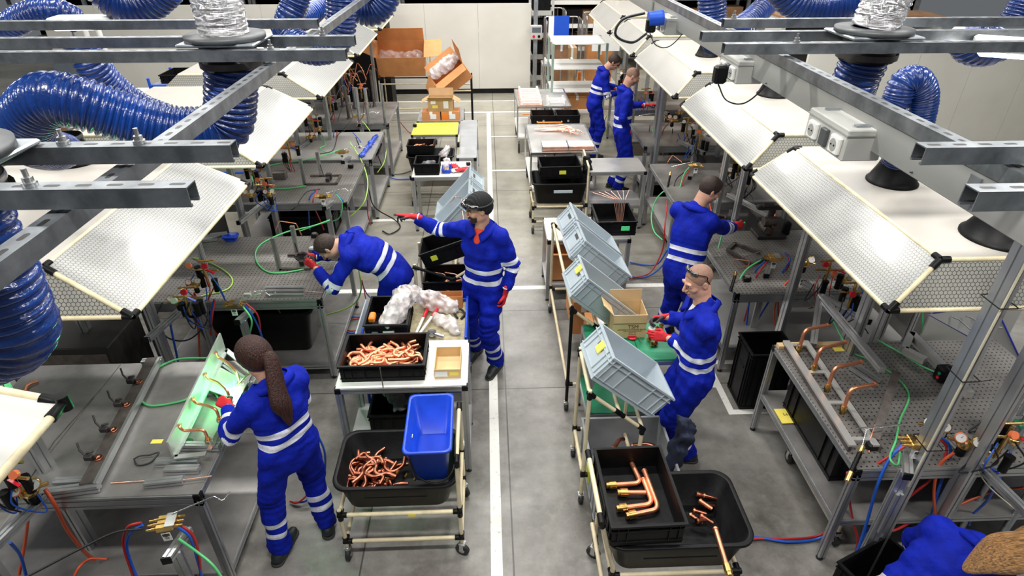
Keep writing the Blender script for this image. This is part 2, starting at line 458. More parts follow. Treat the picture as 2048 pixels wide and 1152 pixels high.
# ---------------------------------------------------------------- the room
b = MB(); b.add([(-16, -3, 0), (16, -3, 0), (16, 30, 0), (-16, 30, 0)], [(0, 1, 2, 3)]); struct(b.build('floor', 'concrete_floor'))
for i, (x0, x1, y0, y1) in enumerate([(-.045, .035, 1.2, 6.06), (-.035, .045, 6.14, 13.45),
        (-2.6, 2.2, 6.06, 6.14), (-2.2, -.035, 7.98, 8.06), (.045, 2.4, 9.9, 9.96), (-3, 3.6, 13.45, 13.53), (-3.2, 1.4, 14.4, 14.45), (.045, 1.3, 11.75, 11.8),
        (1.58, 2.08, 4.26, 4.32), (2.08, 2.14, 3.9, 4.62), (2.14, 2.6, 3.9, 3.96), (2.0, 2.6, 4.6, 4.66), (2.15, 3.2, 2.28, 2.34), (3.45, 3.51, 3.2, 5.4)]):
    b = MB(); b.bb((x0, y0, .0005), (x1, y1, .0015)); struct(b.build('trim_%d' % (i+1), 'floor_tape'))
# far partition and the panels at the right
b = MB()
for i in range(9): b.bb((1.03-1.22*(i+1)+.002, 15.1, .12), (1.03-1.22*i-.002, 15.16, 2.0))
struct(b.build('wall_back', 'partition_panel'))
b = MB(); b.bb((-9.9, 15.12, .0), (1.03, 15.15, .12)); struct(b.build('baseboard_back', 'black_matt'))
b = MB()
p0 = at(1655, 92, 2.0)
for i in range(8): b.bb((p0.x+.95*i+.003, p0.y+.5, 0), (p0.x+.95*(i+1)-.003, p0.y+.56, 2.1+.0*i))
struct(b.build('wall_right', 'partition_panel'))
b = MB()
for i in range(10): b.bb((-16, 24, 0), (16, 24.2, 8))
struct(b.build('wall_far', 'wood_brown'))
# ================================================================ overhead steel, ducts, hoods
def strut(a, b, label, w=.041, h=.041, pitch=.06):
    a = Vector(a); b = Vector(b)
    t = thing('steel_strut', label, 'strut', a)
    m = MB(); m.channel(a, b, w, h); m.build('channel', 'galvanised_slotted', t)
    return t
strut((-.85, .75, 3.275), (-.83, 12.5, 3.275), 'long slotted steel strut running away over the left hoods')
strut((1.22, .55, 3.275), (1.22, 12.5, 3.275), 'long slotted steel strut running away above the grey cable trunking')
strut((-3.2, 4.6, 3.275), (-2.1, 9.6, 3.275), 'slanting steel strut at the upper left behind the cross struts')
strut((3.2, 6.4, 3.275), (6.2, 2.9, 3.275), 'slanting steel strut at the upper right corner')
STR = [(-2.8, -.585, 1.14, 'nearest cross strut at left ending over the pale hood'), (-2.8, -.59, 1.39, 'second cross strut at left, just behind the nearest one'),
       (-4.2, -.545, 2.50, 'bright cross strut at left in front of the foil duct flange'), (-4.2, -.565, 2.80, 'bright cross strut at left behind the foil duct flange'),
       (-4.5, -.83, 3.27, 'farthest cross strut at the upper left'),
       (.93, 3.2, 1.06, 'nearest cross strut at right, cut end above the cable trunking'), (.985, 3.2, 1.31, 'second cross strut at right, behind the nearest one'),
       (.955, 4.5, 2.56, 'bright cross strut at right in front of the foil duct'), (.95, 4.5, 2.84, 'cross strut at right behind the foil duct'),
       (1.17, 5.0, 3.2, 'farthest cross strut at upper right with black cable ties')]
for x0, x1, y, lb in STR: strut((x0, y, 3.325), (x1, y, 3.325), 'slotted galvanised '+lb)
def bolt(x, y, z=3.346, lb='threaded hanging bolt with nut standing up from the left near strut'):
    t = thing('strut_bolt', lb, 'bolt', (x, y, z), 0)
    m = MB(); m.cyl((x, y, z), (x, y, z+.008), .014, 6); m.cyl((x, y, z+.008), (x, y, z+.018), .010, 6); m.build('nut', 'steel', t)
    m = MB(); m.cyl((x, y, z+.018), (x, y, z+.035), .005, 8); m.build('rod', 'steel', t)
bolt(-.89, 1.14, lb='steel bolt and nut on the nearest left cross strut'); bolt(-.80, 1.39, lb='steel bolt and nut on the second left cross strut')
bolt(-.83, 2.50, lb='steel bolt and nut on the bright left strut before the flange'); bolt(-.70, 2.80, lb='steel bolt and nut on the left strut behind the flange')
bolt(1.25, 2.56, lb='steel bolt and nut on the bright right cross strut'); bolt(1.22, 3.20, lb='steel bolt and nut on the farthest right cross strut')
bolt(-.97, 1.39, lb='steel bolt at the square flange, nearest left duct')
# ---- corrugated hose and foil duct
def corrugated(pts, r, name, mt, label=None, cat='ventilation hose', pitch=.026, amp=.0075, parent=None, dense=10):
    sp = smooth_path(pts, 24); L = [0]
    for i in range(1, len(sp)): L.append(L[-1]+(sp[i]-sp[i-1]).length)
    n = int(L[-1]/pitch*5); out = []; j = 0
    for k in range(n+1):
        t = L[-1]*k/n
        while j < len(L)-2 and L[j+1] < t: j += 1
        q = (t-L[j])/max(1e-9, L[j+1]-L[j]); out.append(sp[j].lerp(sp[j+1], q))
    m = MB(); m.tube(out, r, 28, rfun=lambda i, N: r+amp*(abs(math.sin(PI*i/5))*2-1)+.0012*math.sin(i*1.7))
    o = m.build(name, mt, parent)
    if label: tag(o, label, cat)
    return o
def flange_unit(c, label, hose=True):
    x, y, z = c
    t = thing('duct_flange', label, 'duct flange', c)
    m = MB(); m.bb((x-.15, y-.13, z), (x+.15, y+.13, z+.012), ch=.004)
    m.build('mounting_plate', 'galvanised', t)
    m = MB(); m.lathe([(.085, 0), (.155, 0), (.155, .018), (.085, .02)], Matrix.Translation((x, y, z+.014)), 36); m.build('flange_ring', 'dark_grey_plastic', t)
    m = MB(); m.lathe([(.109, -.10), (.109, -.10), (.109, .0)], Matrix.Translation((x, y, z)), 32); m.lathe([(.122, -.09), (.122, -.065)], Matrix.Translation((x, y, z)), 32); m.build('collar', 'iron_dark', t)
    m = MB(); m.lathe([(.112, -.055), (.114, -.05), (.114, -.042), (.112, -.037)], Matrix.Translation((x, y, z)), 32)
    m.build('clamp_band', 'steel', t)
def foil_duct(c, top, label):
    corrugated([c, ((c[0]+top[0])/2, (c[1]+top[1])/2, (c[2]+top[2])/2), top], .094, 'foil_duct', 'foil', label, 'foil duct', .02, .003)
fz = 3.348
FL = {'l1': (-1.17, 1.265, fz), 'l2': (-1.05, 2.65, fz), 'r1': (1.64, 2.70, fz)}
flange_unit(FL['l1'], 'black duct flange on the two nearest cross struts, far left')
flange_unit(FL['l2'], 'round black flange plate under the foil duct on the left bright struts')
flange_unit(FL['r1'], 'round black flange plate under the foil duct on the right bright struts')
foil_duct((-1.17, 1.265, fz+.03), (-1.25, 1.26, fz+.9), 'crinkled foil duct at the left picture edge'); foil_duct((-1.05, 2.65, fz+.03), (-1.06, 2.63, fz+.95), 'crinkled silver foil duct rising from left flange')
foil_duct((1.64, 2.70, fz+.03), (1.78, 2.68, fz+.9), 'crinkled silver foil duct rising from right flange')
HR = .100
def AY(*a): return [atY(*q) for q in a]
VH = 'ventilation_hose'
corrugated([(-1.05, 2.65, 3.27)]+AY((462, 190, 2.65), (455, 245, 2.65), (420, 262, 2.63), (350, 262, 2.6), (250, 235, 2.55), (160, 207, 2.5), (95, 200, 2.5), (55, 240, 2.6), (62, 285, 2.8), (105, 300, 3.2), (130, 300, 3.9)), HR, VH, 'duct_blue', 'large blue hose sweeping left from the foil duct flange')
corrugated([(-1.17, 1.265, 3.27), (-1.17, 1.265, 3.1), (-1.18, 1.27, 3.0), (-1.20, 1.28, 2.91), (-1.30, 1.30, 2.84), (-1.48, 1.32, 2.81), (-1.7, 1.35, 2.83)], HR*.93, VH, 'duct_blue', 'big dark blue hose hanging at the left picture edge')
corrugated([(1.64, 2.70, 3.27), (1.66, 2.76, 3.08), (1.88, 2.98, 2.88), (2.25, 3.30, 2.70), (2.55, 3.58, 2.58), (2.68, 3.72, 2.42), (2.70, 3.74, 2.33)], HR*.92, VH, 'duct_blue', 'dark blue hose dropping from right foil duct behind the trunking')
corrugated([(2.85, 4.45, 2.28), (2.90, 4.42, 2.45)]+AY((1790, 205, 4.4), (1806, 168, 4.4), (1830, 160, 4.4), (1846, 185, 4.4), (1843, 225, 4.4), (1828, 280, 4.4))+[(3.2, 4.4, 2.27)], .095, VH, 'duct_blue', 'blue hose arching up and over beside the right foil duct', pitch=.022)
corrugated(AY((681, -40, 4.6), (682, 20, 4.6), (680, 62, 4.6), (664, 92, 4.6), (630, 100, 4.62), (600, 92, 4.65), (578, 78, 4.7)), HR, VH, 'duct_blue', 'blue hose hanging upright above the middle left hoods')
corrugated(AY((776, -30, 5.0), (768, 2, 5.0), (745, 22, 5.0), (715, 16, 5.0), (695, -8, 5.0), (685, -35, 5.0)), HR, VH, 'duct_blue', 'blue hose sagging in front of the white partition at top')
corrugated(AY((660, -35, 6.4), (640, 5, 6.2), (615, 30, 6.0), (585, 45, 5.8), (560, 70, 5.8)), HR, VH, 'duct_blue', 'bright blue hose slanting down above the middle left hoods')
corrugated(AY((600, -30, 5.2), (590, 5, 5.2), (578, 40, 5.2), (572, 75, 5.4)), HR, VH, 'duct_blue', 'blue hose slanting behind the end of the farthest left strut')
corrugated(AY((335, -30, 4.0), (300, 2, 4.0), (262, 12, 4.0), (225, -2, 4.0), (195, -35, 4.0)), HR, VH, 'duct_blue', 'dark blue hose sag at top left above the struts')
corrugated(AY((160, 85, 4.3), (185, 130, 4.3), (225, 175, 4.4), (280, 215, 4.5), (330, 235, 4.6)), HR, VH, 'duct_blue', 'blue hose running down behind three white pipes at left')
corrugated(AY((-40, 60, 4.5), (10, 55, 4.5), (60, 30, 4.5), (110, 22, 4.5), (150, 40, 4.6)), HR*.8, VH, 'duct_blue', 'blue hose far left behind the struts')
corrugated(AY((1560, -35, 4.0), (1590, 0, 4.0), (1630, 12, 4.0), (1680, 8, 4.0), (1720, -12, 4.0), (1745, -40, 4.0)), HR, VH, 'duct_blue', 'blue hose sagging left of the right foil duct')
corrugated(AY((1560, -35, 6.4), (1545, -5, 6.3), (1520, 22, 6.2), (1495, 45, 6.1), (1470, 60, 6.0)), HR, VH, 'duct_blue', 'bright blue hose curving over the far right hoods')
corrugated(AY((1424, -40, 4.9), (1424, 20, 4.9), (1426, 55, 4.9), (1432, 85, 5.0)), HR, VH, 'duct_blue', 'dark blue hose behind the cable trunking at upper right')
corrugated(AY((2010, 70, 3.6), (1985, 92, 3.6), (1950, 92, 3.6), (1925, 66, 3.6)), HR, VH, 'duct_blue', 'dark blue hose sagging just under the right cross strut')
corrugated(AY((2060, -20, 5.5), (2040, 15, 5.5), (2022, 45, 5.5)), HR, VH, 'duct_blue', 'blue hose at the upper right picture corner')
def cuff(x, y, z, label, r=.16, tx=0, ty=0):
    t = thing('hood_cuff', label, 'hose cuff', (x, y, z))
    m = MB(); mm = Matrix.Translation((x, y, z)) @ Euler((tx, ty, 0)).to_matrix().to_4x4()
    m.lathe([(r, 0), (r, .012), (r*.93, .02), (r*.72, .10), (r*.60, .16), (r*.60, .2)], mm, 32); m.build('cone', 'black_plastic', t)
    m = MB(); m.lathe([(r*.62, .17), (r*.64, .175), (r*.64, .19), (r*.62, .195)], mm, 32); m.build('clamp_band', 'dark_grey_plastic', t)
HZ = 2.25
cuff(2.70, 3.74, HZ, 'black cuff joining blue hose to the large near right hood')
cuff(2.84, 2.92, HZ, 'large black cuff on the near right hood at the picture edge', .2)
cuff(2.82, 6.0, HZ, 'black cuff on the second right hood under the trunking')
cuff(2.75, 7.9, HZ, 'black cuff on the third right hood', .14); cuff(2.75, 10.1, HZ, 'small black cuff on a far right hood', .14); pass
cuff(-2.55, 7.75, HZ, 'black cuff on the left hood under the cross strut'); cuff(-3.0, 4.35, HZ, 'black cuff on the left hood behind the strut')
# ---- hoods
def hood(side, y0, y1, label, rim_x, top_x, end='hood_end', skirt='hood_skirt', outer=3.75, zr=2.0, zt=HZ, dy0=.10, dy1=.10, frm='yellow_pipe', tw=.0):
    s = side; t = thing('fume_hood', label, 'fume hood', (s*rim_x, (y0+y1)/2, zr), 0)
    A = [Vector((s*rim_x, y0, zr)), Vector((s*rim_x, y1, zr)), Vector((s*outer, y1, zr)), Vector((s*outer, y0, zr))]
    B = [Vector((s*top_x, y0+dy0, zt)), Vector((s*top_x, y1-dy1, zt)), Vector((s*(outer-.3), y1-dy1, zt)), Vector((s*(outer-.3), y0+dy0, zt))]
    def pan(name, p, mt, th=.003):
        if (p[1]-p[0]).cross(p[-1]-p[0]).z < 0: p = p[::-1]
        m = MB(); m.slab(p, th); return m.build(name, mt, t)
    pan('top_sheet', B, 'hood_top')
    pan('front_skirt', [A[0], A[1], B[1], B[0]], skirt)
    pan('end_skirt', [A[3], A[0], B[0], B[3]], end); pan('end_skirt', [A[1], A[2], B[2], B[1]], end)
    pan('back_skirt', [A[2], A[3], B[3], B[2]], skirt)
    for P, Q in ((A[0], A[1]), (A[3], A[0]), (A[1], A[2]), (B[0], B[1]), (B[0], B[3]), (B[1], B[2]), (A[0], B[0]), (A[1], B[1])):
        m = MB(); m.tube([P-Vector((0, 0, .012)), Q-Vector((0, 0, .012))], .0135, 10); m.build('frame_pipe', frm, t)
    for P, D in ((A[0], B[0]), (A[1], B[1]), (B[0], A[0]), (B[1], A[1])):
        m = MB(); d = (D-P).normalized(); e = Vector((0, 1 if P.y < (y0+y1)/2 else -1, 0)); P = P-Vector((0, 0, .010))
        m.tube([P, P+d*.06], .019, 10); m.tube([P, P+e*.05], .019, 10); m.tube([P, P+Vector((s, 0, 0))*.05], .019, 10)
        m.build('pipe_joint', 'black_plastic', t)
    return t
LN = ['pale hood nearest on the left, wire net showing under film', 'second hood from the near end of the left row', 'third hood of the left row, behind the strut ends', 'fourth hood of the left row', 'last small hood of the left row before the white partition']
LY = [(2.70, 4.53), (4.90, 6.66), (7.05, 9.0), (9.4, 11.3), (11.7, 13.42)]
for (a, b_), n in zip(LY, LN): hood(-1, a, b_, n, 1.885, 2.30)
RN = ['large net-covered hood nearest on the right', 'second hood from the near end of the right row, streaky film', 'third hood of the right row, smooth pale skirt', 'fourth hood of the right row', 'last hood at the far end of the right row']
RY = [(2.60, 4.56), (4.68, 6.62), (6.92, 9.05), (9.25, 11.0), (11.2, 13.5)]
for i, ((a, b_), n) in enumerate(zip(RY, RN)): hood(1, a, b_, n, 2.11, 2.36, skirt='hood_skirt' if i < 2 else 'hood_clear')
# the hood cut off by the left picture edge, lowest and nearest
t = thing('fume_hood', 'white sheet hood with thick cream pipe frame at the lower left edge', 'fume hood', (-1.9, 2.0, 1.95))
c0 = at(128, 805, 1.95); c1 = Vector((c0.x-.02, .3, 1.95)); c2 = Vector((-3.6, .3, 1.95)); c3 = Vector((-3.6, c0.y+.12, 2.15))
c0b = c0+Vector((-.3, .0, .18))
m = MB(); m.slab([c0, Vector((-2.6, c0.y+.02, 2.14)), Vector((-2.6, .3, 2.14)), c1][::-1], .003); m.build('front_skirt', 'plain_sheet', t)
m = MB(); m.tube([c0, c1], .019, 12); m.build('frame_pipe', 'yellow_pipe', t)
m = MB(); m.tube([c0, Vector((-2.6, c0.y+.02, 2.15))], .019, 12); m.build('frame_pipe', 'yellow_pipe', t)
m = MB(); m.tube([c0+Vector((-.09, 0, .025)), c0, c0+Vector((0, -.1, 0))], .026, 12); m.cyl(c0-Vector((0, 0, .035)), c0+Vector((0, 0, .04)), .028, 14)
m.build('pipe_joint', 'black_plastic', t)
# ---- cable trunking
t = thing('cable_trunking', 'long grey metal cable trunking hanging under the right strut', 'cable trunking', (1.36, 4, 3.09))
m = MB(); m.bb((1.32, .6, 3.09), (1.42, 9.5, 3.20), ch=.003); m.build('duct_body', 'trunk_grey', t)
m = MB(); m.bb((1.317, .6, 3.202), (1.423, 9.5, 3.206)); m.build('cover', 'cream_box', t)
for y in (1.5, 3.35, 5.2, 7.2):
    m = MB(); m.bb((1.312, y-.02, 3.10), (1.318, y+.02, 3.19)); m.build('joint_plate', 'galvanised', t)
for y in (1.75, 2.0, 2.3, 2.9, 3.1):
    m = MB(); m.cyl((1.312, y, 3.105), (1.32, y, 3.105), .003, 8); m.build('rivet', 'dark_grey_plastic', t)
for k, (y, lb) in enumerate(((3.45, 'wire hanger loop around the trunking by the black cuff'),)):
    m = MB(); m.tube(round_path([(1.30, y, 3.06), (1.30, y, 3.27), (1.44, y, 3.27), (1.44, y, 3.06)], .02), .004, 6); m.tube(round_path([(1.30, y+.04, 3.06), (1.30, y+.04, 3.27), (1.44, y+.04, 3.27), (1.44, y+.04, 3.06), (1.30, y+.04, 3.06)], .02), .004, 6)
    tag(m.build('trunking_hanger', 'chrome'), lb, 'hanger')
def socket_box(x, y, label, ln=.32, z=3.10, sockets=2):
    t = thing('socket_box', label, 'socket box', (x, y, z))
    m = MB(); m.bb((x-.085, y-ln/2, z-.045), (x+.05, y+ln/2, z+.065), ch=.004); m.build('enclosure', 'cream_box', t)
    m = MB(); m.bb((x-.088, y-ln/2-.003, z+.043), (x+.053, y+ln/2+.003, z+.048)); m.build('lid_seam', 'trunk_grey', t)
    for k in range(sockets):
        yy = y-ln/2+.05+k*(ln-.12)
        s = MB(); s.box((x-.092, yy, z), (.018, .066, .066), ch=.006); so = s.build('socket', 'white_paint', t)
        s = MB(); s.cyl((x-.102, yy, z), (x-.1015, yy, z), .022, 20); s.build('socket_well', 'trunk_grey', so)
        s = MB(); s.cyl((x-.104, yy-.01, z), (x-.1015, yy-.01, z), .003, 8); s.cyl((x-.104, yy+.01, z), (x-.1015, yy+.01, z), .003, 8); s.build('socket_hole', 'black_matt', so)
    s = MB(); s.box((x-.092, y-.01, z), (.016, .045, .062), ch=.003); s.build('breaker_cover', 'dark_grey_plastic', t)
    for yy in (-ln/2+.04, ln/2-.04):
        s = MB(); s.box((x-.02, y+yy, z+.068), (.05, .02, .008)); s.build('latch', 'galvanised', t)
socket_box(1.31, 2.13, 'beige socket box with two round sockets on the cable trunking', .29)
socket_box(1.33, 3.22, 'grey socket box with black plug lamp on the trunking farther back', .26)
socket_box(1.33, 4.65, 'far grey box on the trunking with blue plug', .3)
def plug_lamp(p, label, blue=False):
    t = thing('plug_adapter', label, 'plug', p); x, y, z = p
    m = MB(); m.box((x, y, z), (.065, .055, .09), ch=.01); m.build('housing', 'black_plastic', t)
    m = MB(); m.tube(smooth_path([(x, y, z-.05), (x+.04, y-.05, z-.12), (x+.12, y-.10, z-.12), (x+.2, y-.12, z-.02), (x+.19, y-.13, z+.08)]), .004, 6); m.build('cord', 'hose_black', t)
    if blue:
        m = MB(); m.cyl((x-.02, y, z+.04), (x+.08, y, z+.05), .05, 16); m.build('plug_body', 'blue_paint', t)
        m = MB(); m.tube(smooth_path([(x-.02, y, z-.05), (x-.12, y, z-.11), (x-.24, y, z-.06), (x-.2, y, z+.04), (x-.05, y, z+.08)]), .009, 8); m.build('cord', 'hose_black', t)
plug_lamp((1.20, 3.2, 3.08), 'black plug adapter hanging from the middle socket box'); plug_lamp((1.14, 4.5, 3.12), 'black and blue plug with looped cord hanging far up the trunking', True)
# ---- light fittings hung between the struts
def lamp(c, L, label, ang=0):
    t = thing('ceiling_light', label, 'light fitting', c, ang)
    m = MB(); m.box((0, 0, .03), (L, .16, .05), ch=.01); m.build('housing', 'white_paint', t, world=False)
    m = MB(); m.box((0, 0, -.005), (L-.04, .13, .02), ch=.006); o = m.build('diffuser', 'lamp_glow', t, world=False)
mat('lamp_glow', (1, .98, .95), .4, 0, 0, emit=9)
for c, L, lb, an in ((atY(650, -6, 6.0), .6, 'white glowing light fitting at top left of the aisle', .1), (atY(172, 52, 4.0), .35, 'glowing light fitting between left struts', .1), (atY(1640, -6, 5.6), .6, 'white glowing light fitting at top right', .1), (atY(2060, 108, 2.65), .42, 'glowing light fitting at the right picture edge', -.5)):
    lamp(c, L, lb, an)
# ================================================================ people: smooth-union fields turned into one surface
def coverall_mat():
    m, nt, b = newmat('coverall')
    a = node(nt, 'ShaderNodeAttribute'); a.attribute_name = 'stripe'
    on = math_(nt, 'GREATER_THAN', a.outputs['Fac'], 0)
    n = noise(nt, 9, 5)
    blue = ramp(nt, n, [(.3, (.003, .010, .24)), (.7, (.004, .018, .40))])
    nt.links.new(mix(nt, on, blue, (.66, .68, .76)), b.inputs['Base Color'])
    nt.links.new(math_(nt, 'MULTIPLY_ADD', on, -.25, .75), b.inputs['Roughness'])
    b.inputs['Specular IOR Level'].default_value = .15
    bump(nt, b, noise(nt, 9, 4, stretch=(1, 1, .5)), .9, .03)
def glove_mat():
    m, nt, b = newmat('glove_two_tone')
    a = node(nt, 'ShaderNodeAttribute'); a.attribute_name = 'palm'
    on = math_(nt, 'GREATER_THAN', a.outputs['Fac'], 0)
    nt.links.new(mix(nt, on, (.55, .012, .02), (.045, .03, .035)), b.inputs['Base Color']); b.inputs['Roughness'].default_value = .75
    bump(nt, b, noise(nt, 160, 2), .3, .004)
coverall_mat(); glove_mat()
def axis(lo, hi, coarse, fine=()):
    a = [lo]
    while a[-1] < hi:
        x = a[-1]; st = coarse
        for l, h, q in fine:
            if l-.03 <= x <= h: st = q
            elif l-coarse-.03 < x < l: st = min(st, coarse*.6)
        a.append(x+st)
    return np.array(a)
class Field:
    def __init__(s, ax): s.ax = ax; s.d = np.full([len(a) for a in ax], 9.0, np.float32)
    def sub(s, lo, hi):
        sl = []
        for a, l, h in zip(s.ax, lo, hi):
            i = max(0, np.searchsorted(a, l)-1); j = min(len(a), np.searchsorted(a, h)+1); sl.append(slice(i, max(j, i+1)))
        return tuple(sl)
    def pts(s, sl):
        return np.meshgrid(*[a[q] for a, q in zip(s.ax, sl)], indexing='ij')
    def comb(s, sl, v, k, op):
        d = s.d[sl]
        if op == 'sub':
            h = np.clip(.5-.5*(d+v)/k, 0, 1); s.d[sl] = d*(1-h)+(-v)*h+k*h*(1-h)
        else:
            h = np.clip(.5+.5*(d-v)/k, 0, 1); s.d[sl] = d*(1-h)+v*h-k*h*(1-h)
    def cone(s, a, b, ra, rb, k=.02, flat=None, fs=1, op='add'):
        a = np.array(a, float); b = np.array(b, float); R = max(ra, rb)+k+.03
        sl = s.sub(np.minimum(a, b)-R, np.maximum(a, b)+R); X, Y, Z = s.pts(sl)
        P = np.stack((X-a[0], Y-a[1], Z-a[2]), -1); D = b-a; L = D @ D
        t = np.clip(P @ D/max(L, 1e-9), 0, 1); Q = P-t[..., None]*D
        if flat is not None:
            fl = np.array(flat, float); fl = fl/np.linalg.norm(fl); c = Q @ fl; Q = Q+(c*(1/fs-1))[..., None]*fl
        v = np.linalg.norm(Q, axis=-1)-(ra+(rb-ra)*t)
        if flat is not None: v = v*(.5+.5*fs)
        s.comb(sl, v.astype(np.float32), k, op)
    def ell(s, c, R, m=None, k=.02, op='add', clip=None):
        """ellipsoid, m = rotation matrix (columns = axes); clip = list of (point, outward normal)"""
        c = np.array(c, float); R = np.array(R, float); q = R.max()+k+.02
        sl = s.sub(c-q, c+q); X, Y, Z = s.pts(sl); P = np.stack((X-c[0], Y-c[1], Z-c[2]), -1)
        Q = P @ np.array(m) if m is not None else P
        n = np.linalg.norm(Q/R, axis=-1); g = np.linalg.norm(Q/(R*R), axis=-1)+1e-9
        v = n*(n-1)/g
        for pt, nr in (clip or ()):
            v = np.maximum(v, (P+c-np.array(pt)) @ np.array(nr))
        s.comb(sl, v.astype(np.float32), k, op)
    def wrinkle(s, amp, wl, seed=0, mask=None):
        X, Y, Z = np.meshgrid(*s.ax, indexing='ij'); r = np.random.RandomState(seed); n = 0
        for i in range(6):
            d = r.normal(size=3); d /= np.linalg.norm(d); w_ = wl*(.6+.9*r.rand()); ph = r.rand()*6
            e = r.normal(size=3)*5
            n = n+np.sin((X*d[0]+Y*d[1]+Z*d[2])*2*PI/w_+ph+1.3*np.sin(X*e[0]*2+Y*e[1]*2+Z*e[2]*2))
        s.d += (amp*n/2.2*(1 if mask is None else mask)).astype(np.float32)
    def mesh(s):
        d = s.d; ins = d < 0
        nx, ny, nz = d.shape
        cx = np.zeros((nx-1, ny-1, nz-1)); cy = cx.copy(); cz = cx.copy(); cn = cx.copy()
        A = s.ax
        G = np.meshgrid(*A, indexing='ij')
        cor = [(i, j, k) for i in (0, 1) for j in (0, 1) for k in (0, 1)]
        def S(arr, c): return arr[c[0]:nx-1+c[0], c[1]:ny-1+c[1], c[2]:nz-1+c[2]]
        for a in cor:
            for ax in range(3):
                if a[ax] == 1: continue
                b = list(a); b[ax] = 1
                da, db = S(d, a), S(d, b); cr = (da < 0) != (db < 0)
                if not cr.any(): continue
                t = np.where(cr, da/(da-db+1e-12*(da == db)), 0)
                for g, acc in zip(G, (cx, cy, cz)):
                    ga = S(g, a); gb = S(g, b); acc += np.where(cr, ga+(gb-ga)*t, 0)
                cn += cr
        idx = -np.ones(cn.shape, int); m = cn > 0; idx[m] = np.arange(m.sum())
        V = np.stack((cx[m], cy[m], cz[m]), -1)/cn[m][:, None]
        Fc = []
        for ax in range(3):
            o = [q for q in range(3) if q != ax]
            sa = [slice(1, -1)]*3; sa[ax] = slice(0, -1); sb = [slice(1, -1)]*3; sb[ax] = slice(1, None)
            a = ins[tuple(sa)]; b = ins[tuple(sb)]; cr = a != b
            I = np.argwhere(cr); fl = a[cr]
            I = I.copy(); I[:, o[0]] += 1; I[:, o[1]] += 1
            def vid(u, v):
                J = I.copy(); J[:, o[0]] -= u; J[:, o[1]] -= v; return idx[J[:, 0], J[:, 1], J[:, 2]]
            q = np.stack((vid(1, 1), vid(0, 1), vid(0, 0), vid(1, 0)), -1)
            flip = fl if ax != 1 else ~fl
            q[~flip] = q[~flip][:, ::-1]; Fc.append(q)
        return V, np.concatenate(Fc)
def field_obj(name, fld, mt, root, attrs=None, relax=1):
    V, Fc = fld.mesh()
    for _ in range(relax):
        acc = np.zeros_like(V); n = np.zeros(len(V))
        for i in range(4):
            j = (i+1) % 4
            np.add.at(acc, Fc[:, i], V[Fc[:, j]]); np.add.at(n, Fc[:, i], 1); np.add.at(acc, Fc[:, j], V[Fc[:, i]]); np.add.at(n, Fc[:, j], 1)
        V = .55*V+.45*acc/n[:, None]
    me = bpy.data.meshes.new(name)
    lo = np.zeros(3); q_ = root
    while q_ is not None: lo = lo+np.array(q_.location); q_ = q_.parent
    me.from_pydata((V-lo).tolist(), [], Fc.tolist()); me.polygons.foreach_set('use_smooth', [True]*len(Fc))
    me.materials.append(M[mt])
    for k, fn in (attrs or {}).items():
        a = me.attributes.new(k, 'FLOAT', 'POINT'); a.data.foreach_set('value', fn(V).astype(np.float32))
    me.update(); o = bpy.data.objects.new(name, me); C.objects.link(o); o.parent = root
    return o
def segd(V, a, b, ra, rb):
    a = np.array(a); b = np.array(b); D = b-a; P = V-a; t = np.clip(P @ D/(D @ D), 0, 1)
    return np.linalg.norm(P-t[:, None]*D, axis=1)-(ra+(rb-ra)*t), t*np.linalg.norm(D)
def ik(S, W, hint, l1, l2):
    S = Vector(S); W = Vector(W); d = W-S; L = d.length
    if L > (l1+l2)*.995: W = S+d*((l1+l2)*.995/L); d = W-S; L = d.length
    a = (l1*l1-l2*l2+L*L)/(2*L); h = math.sqrt(max(0, l1*l1-a*a))
    n = Vector(hint)-S; n = n-d*(n.dot(d)/L/L); n.normalize(); return S+d*(a/L)+n*h, W
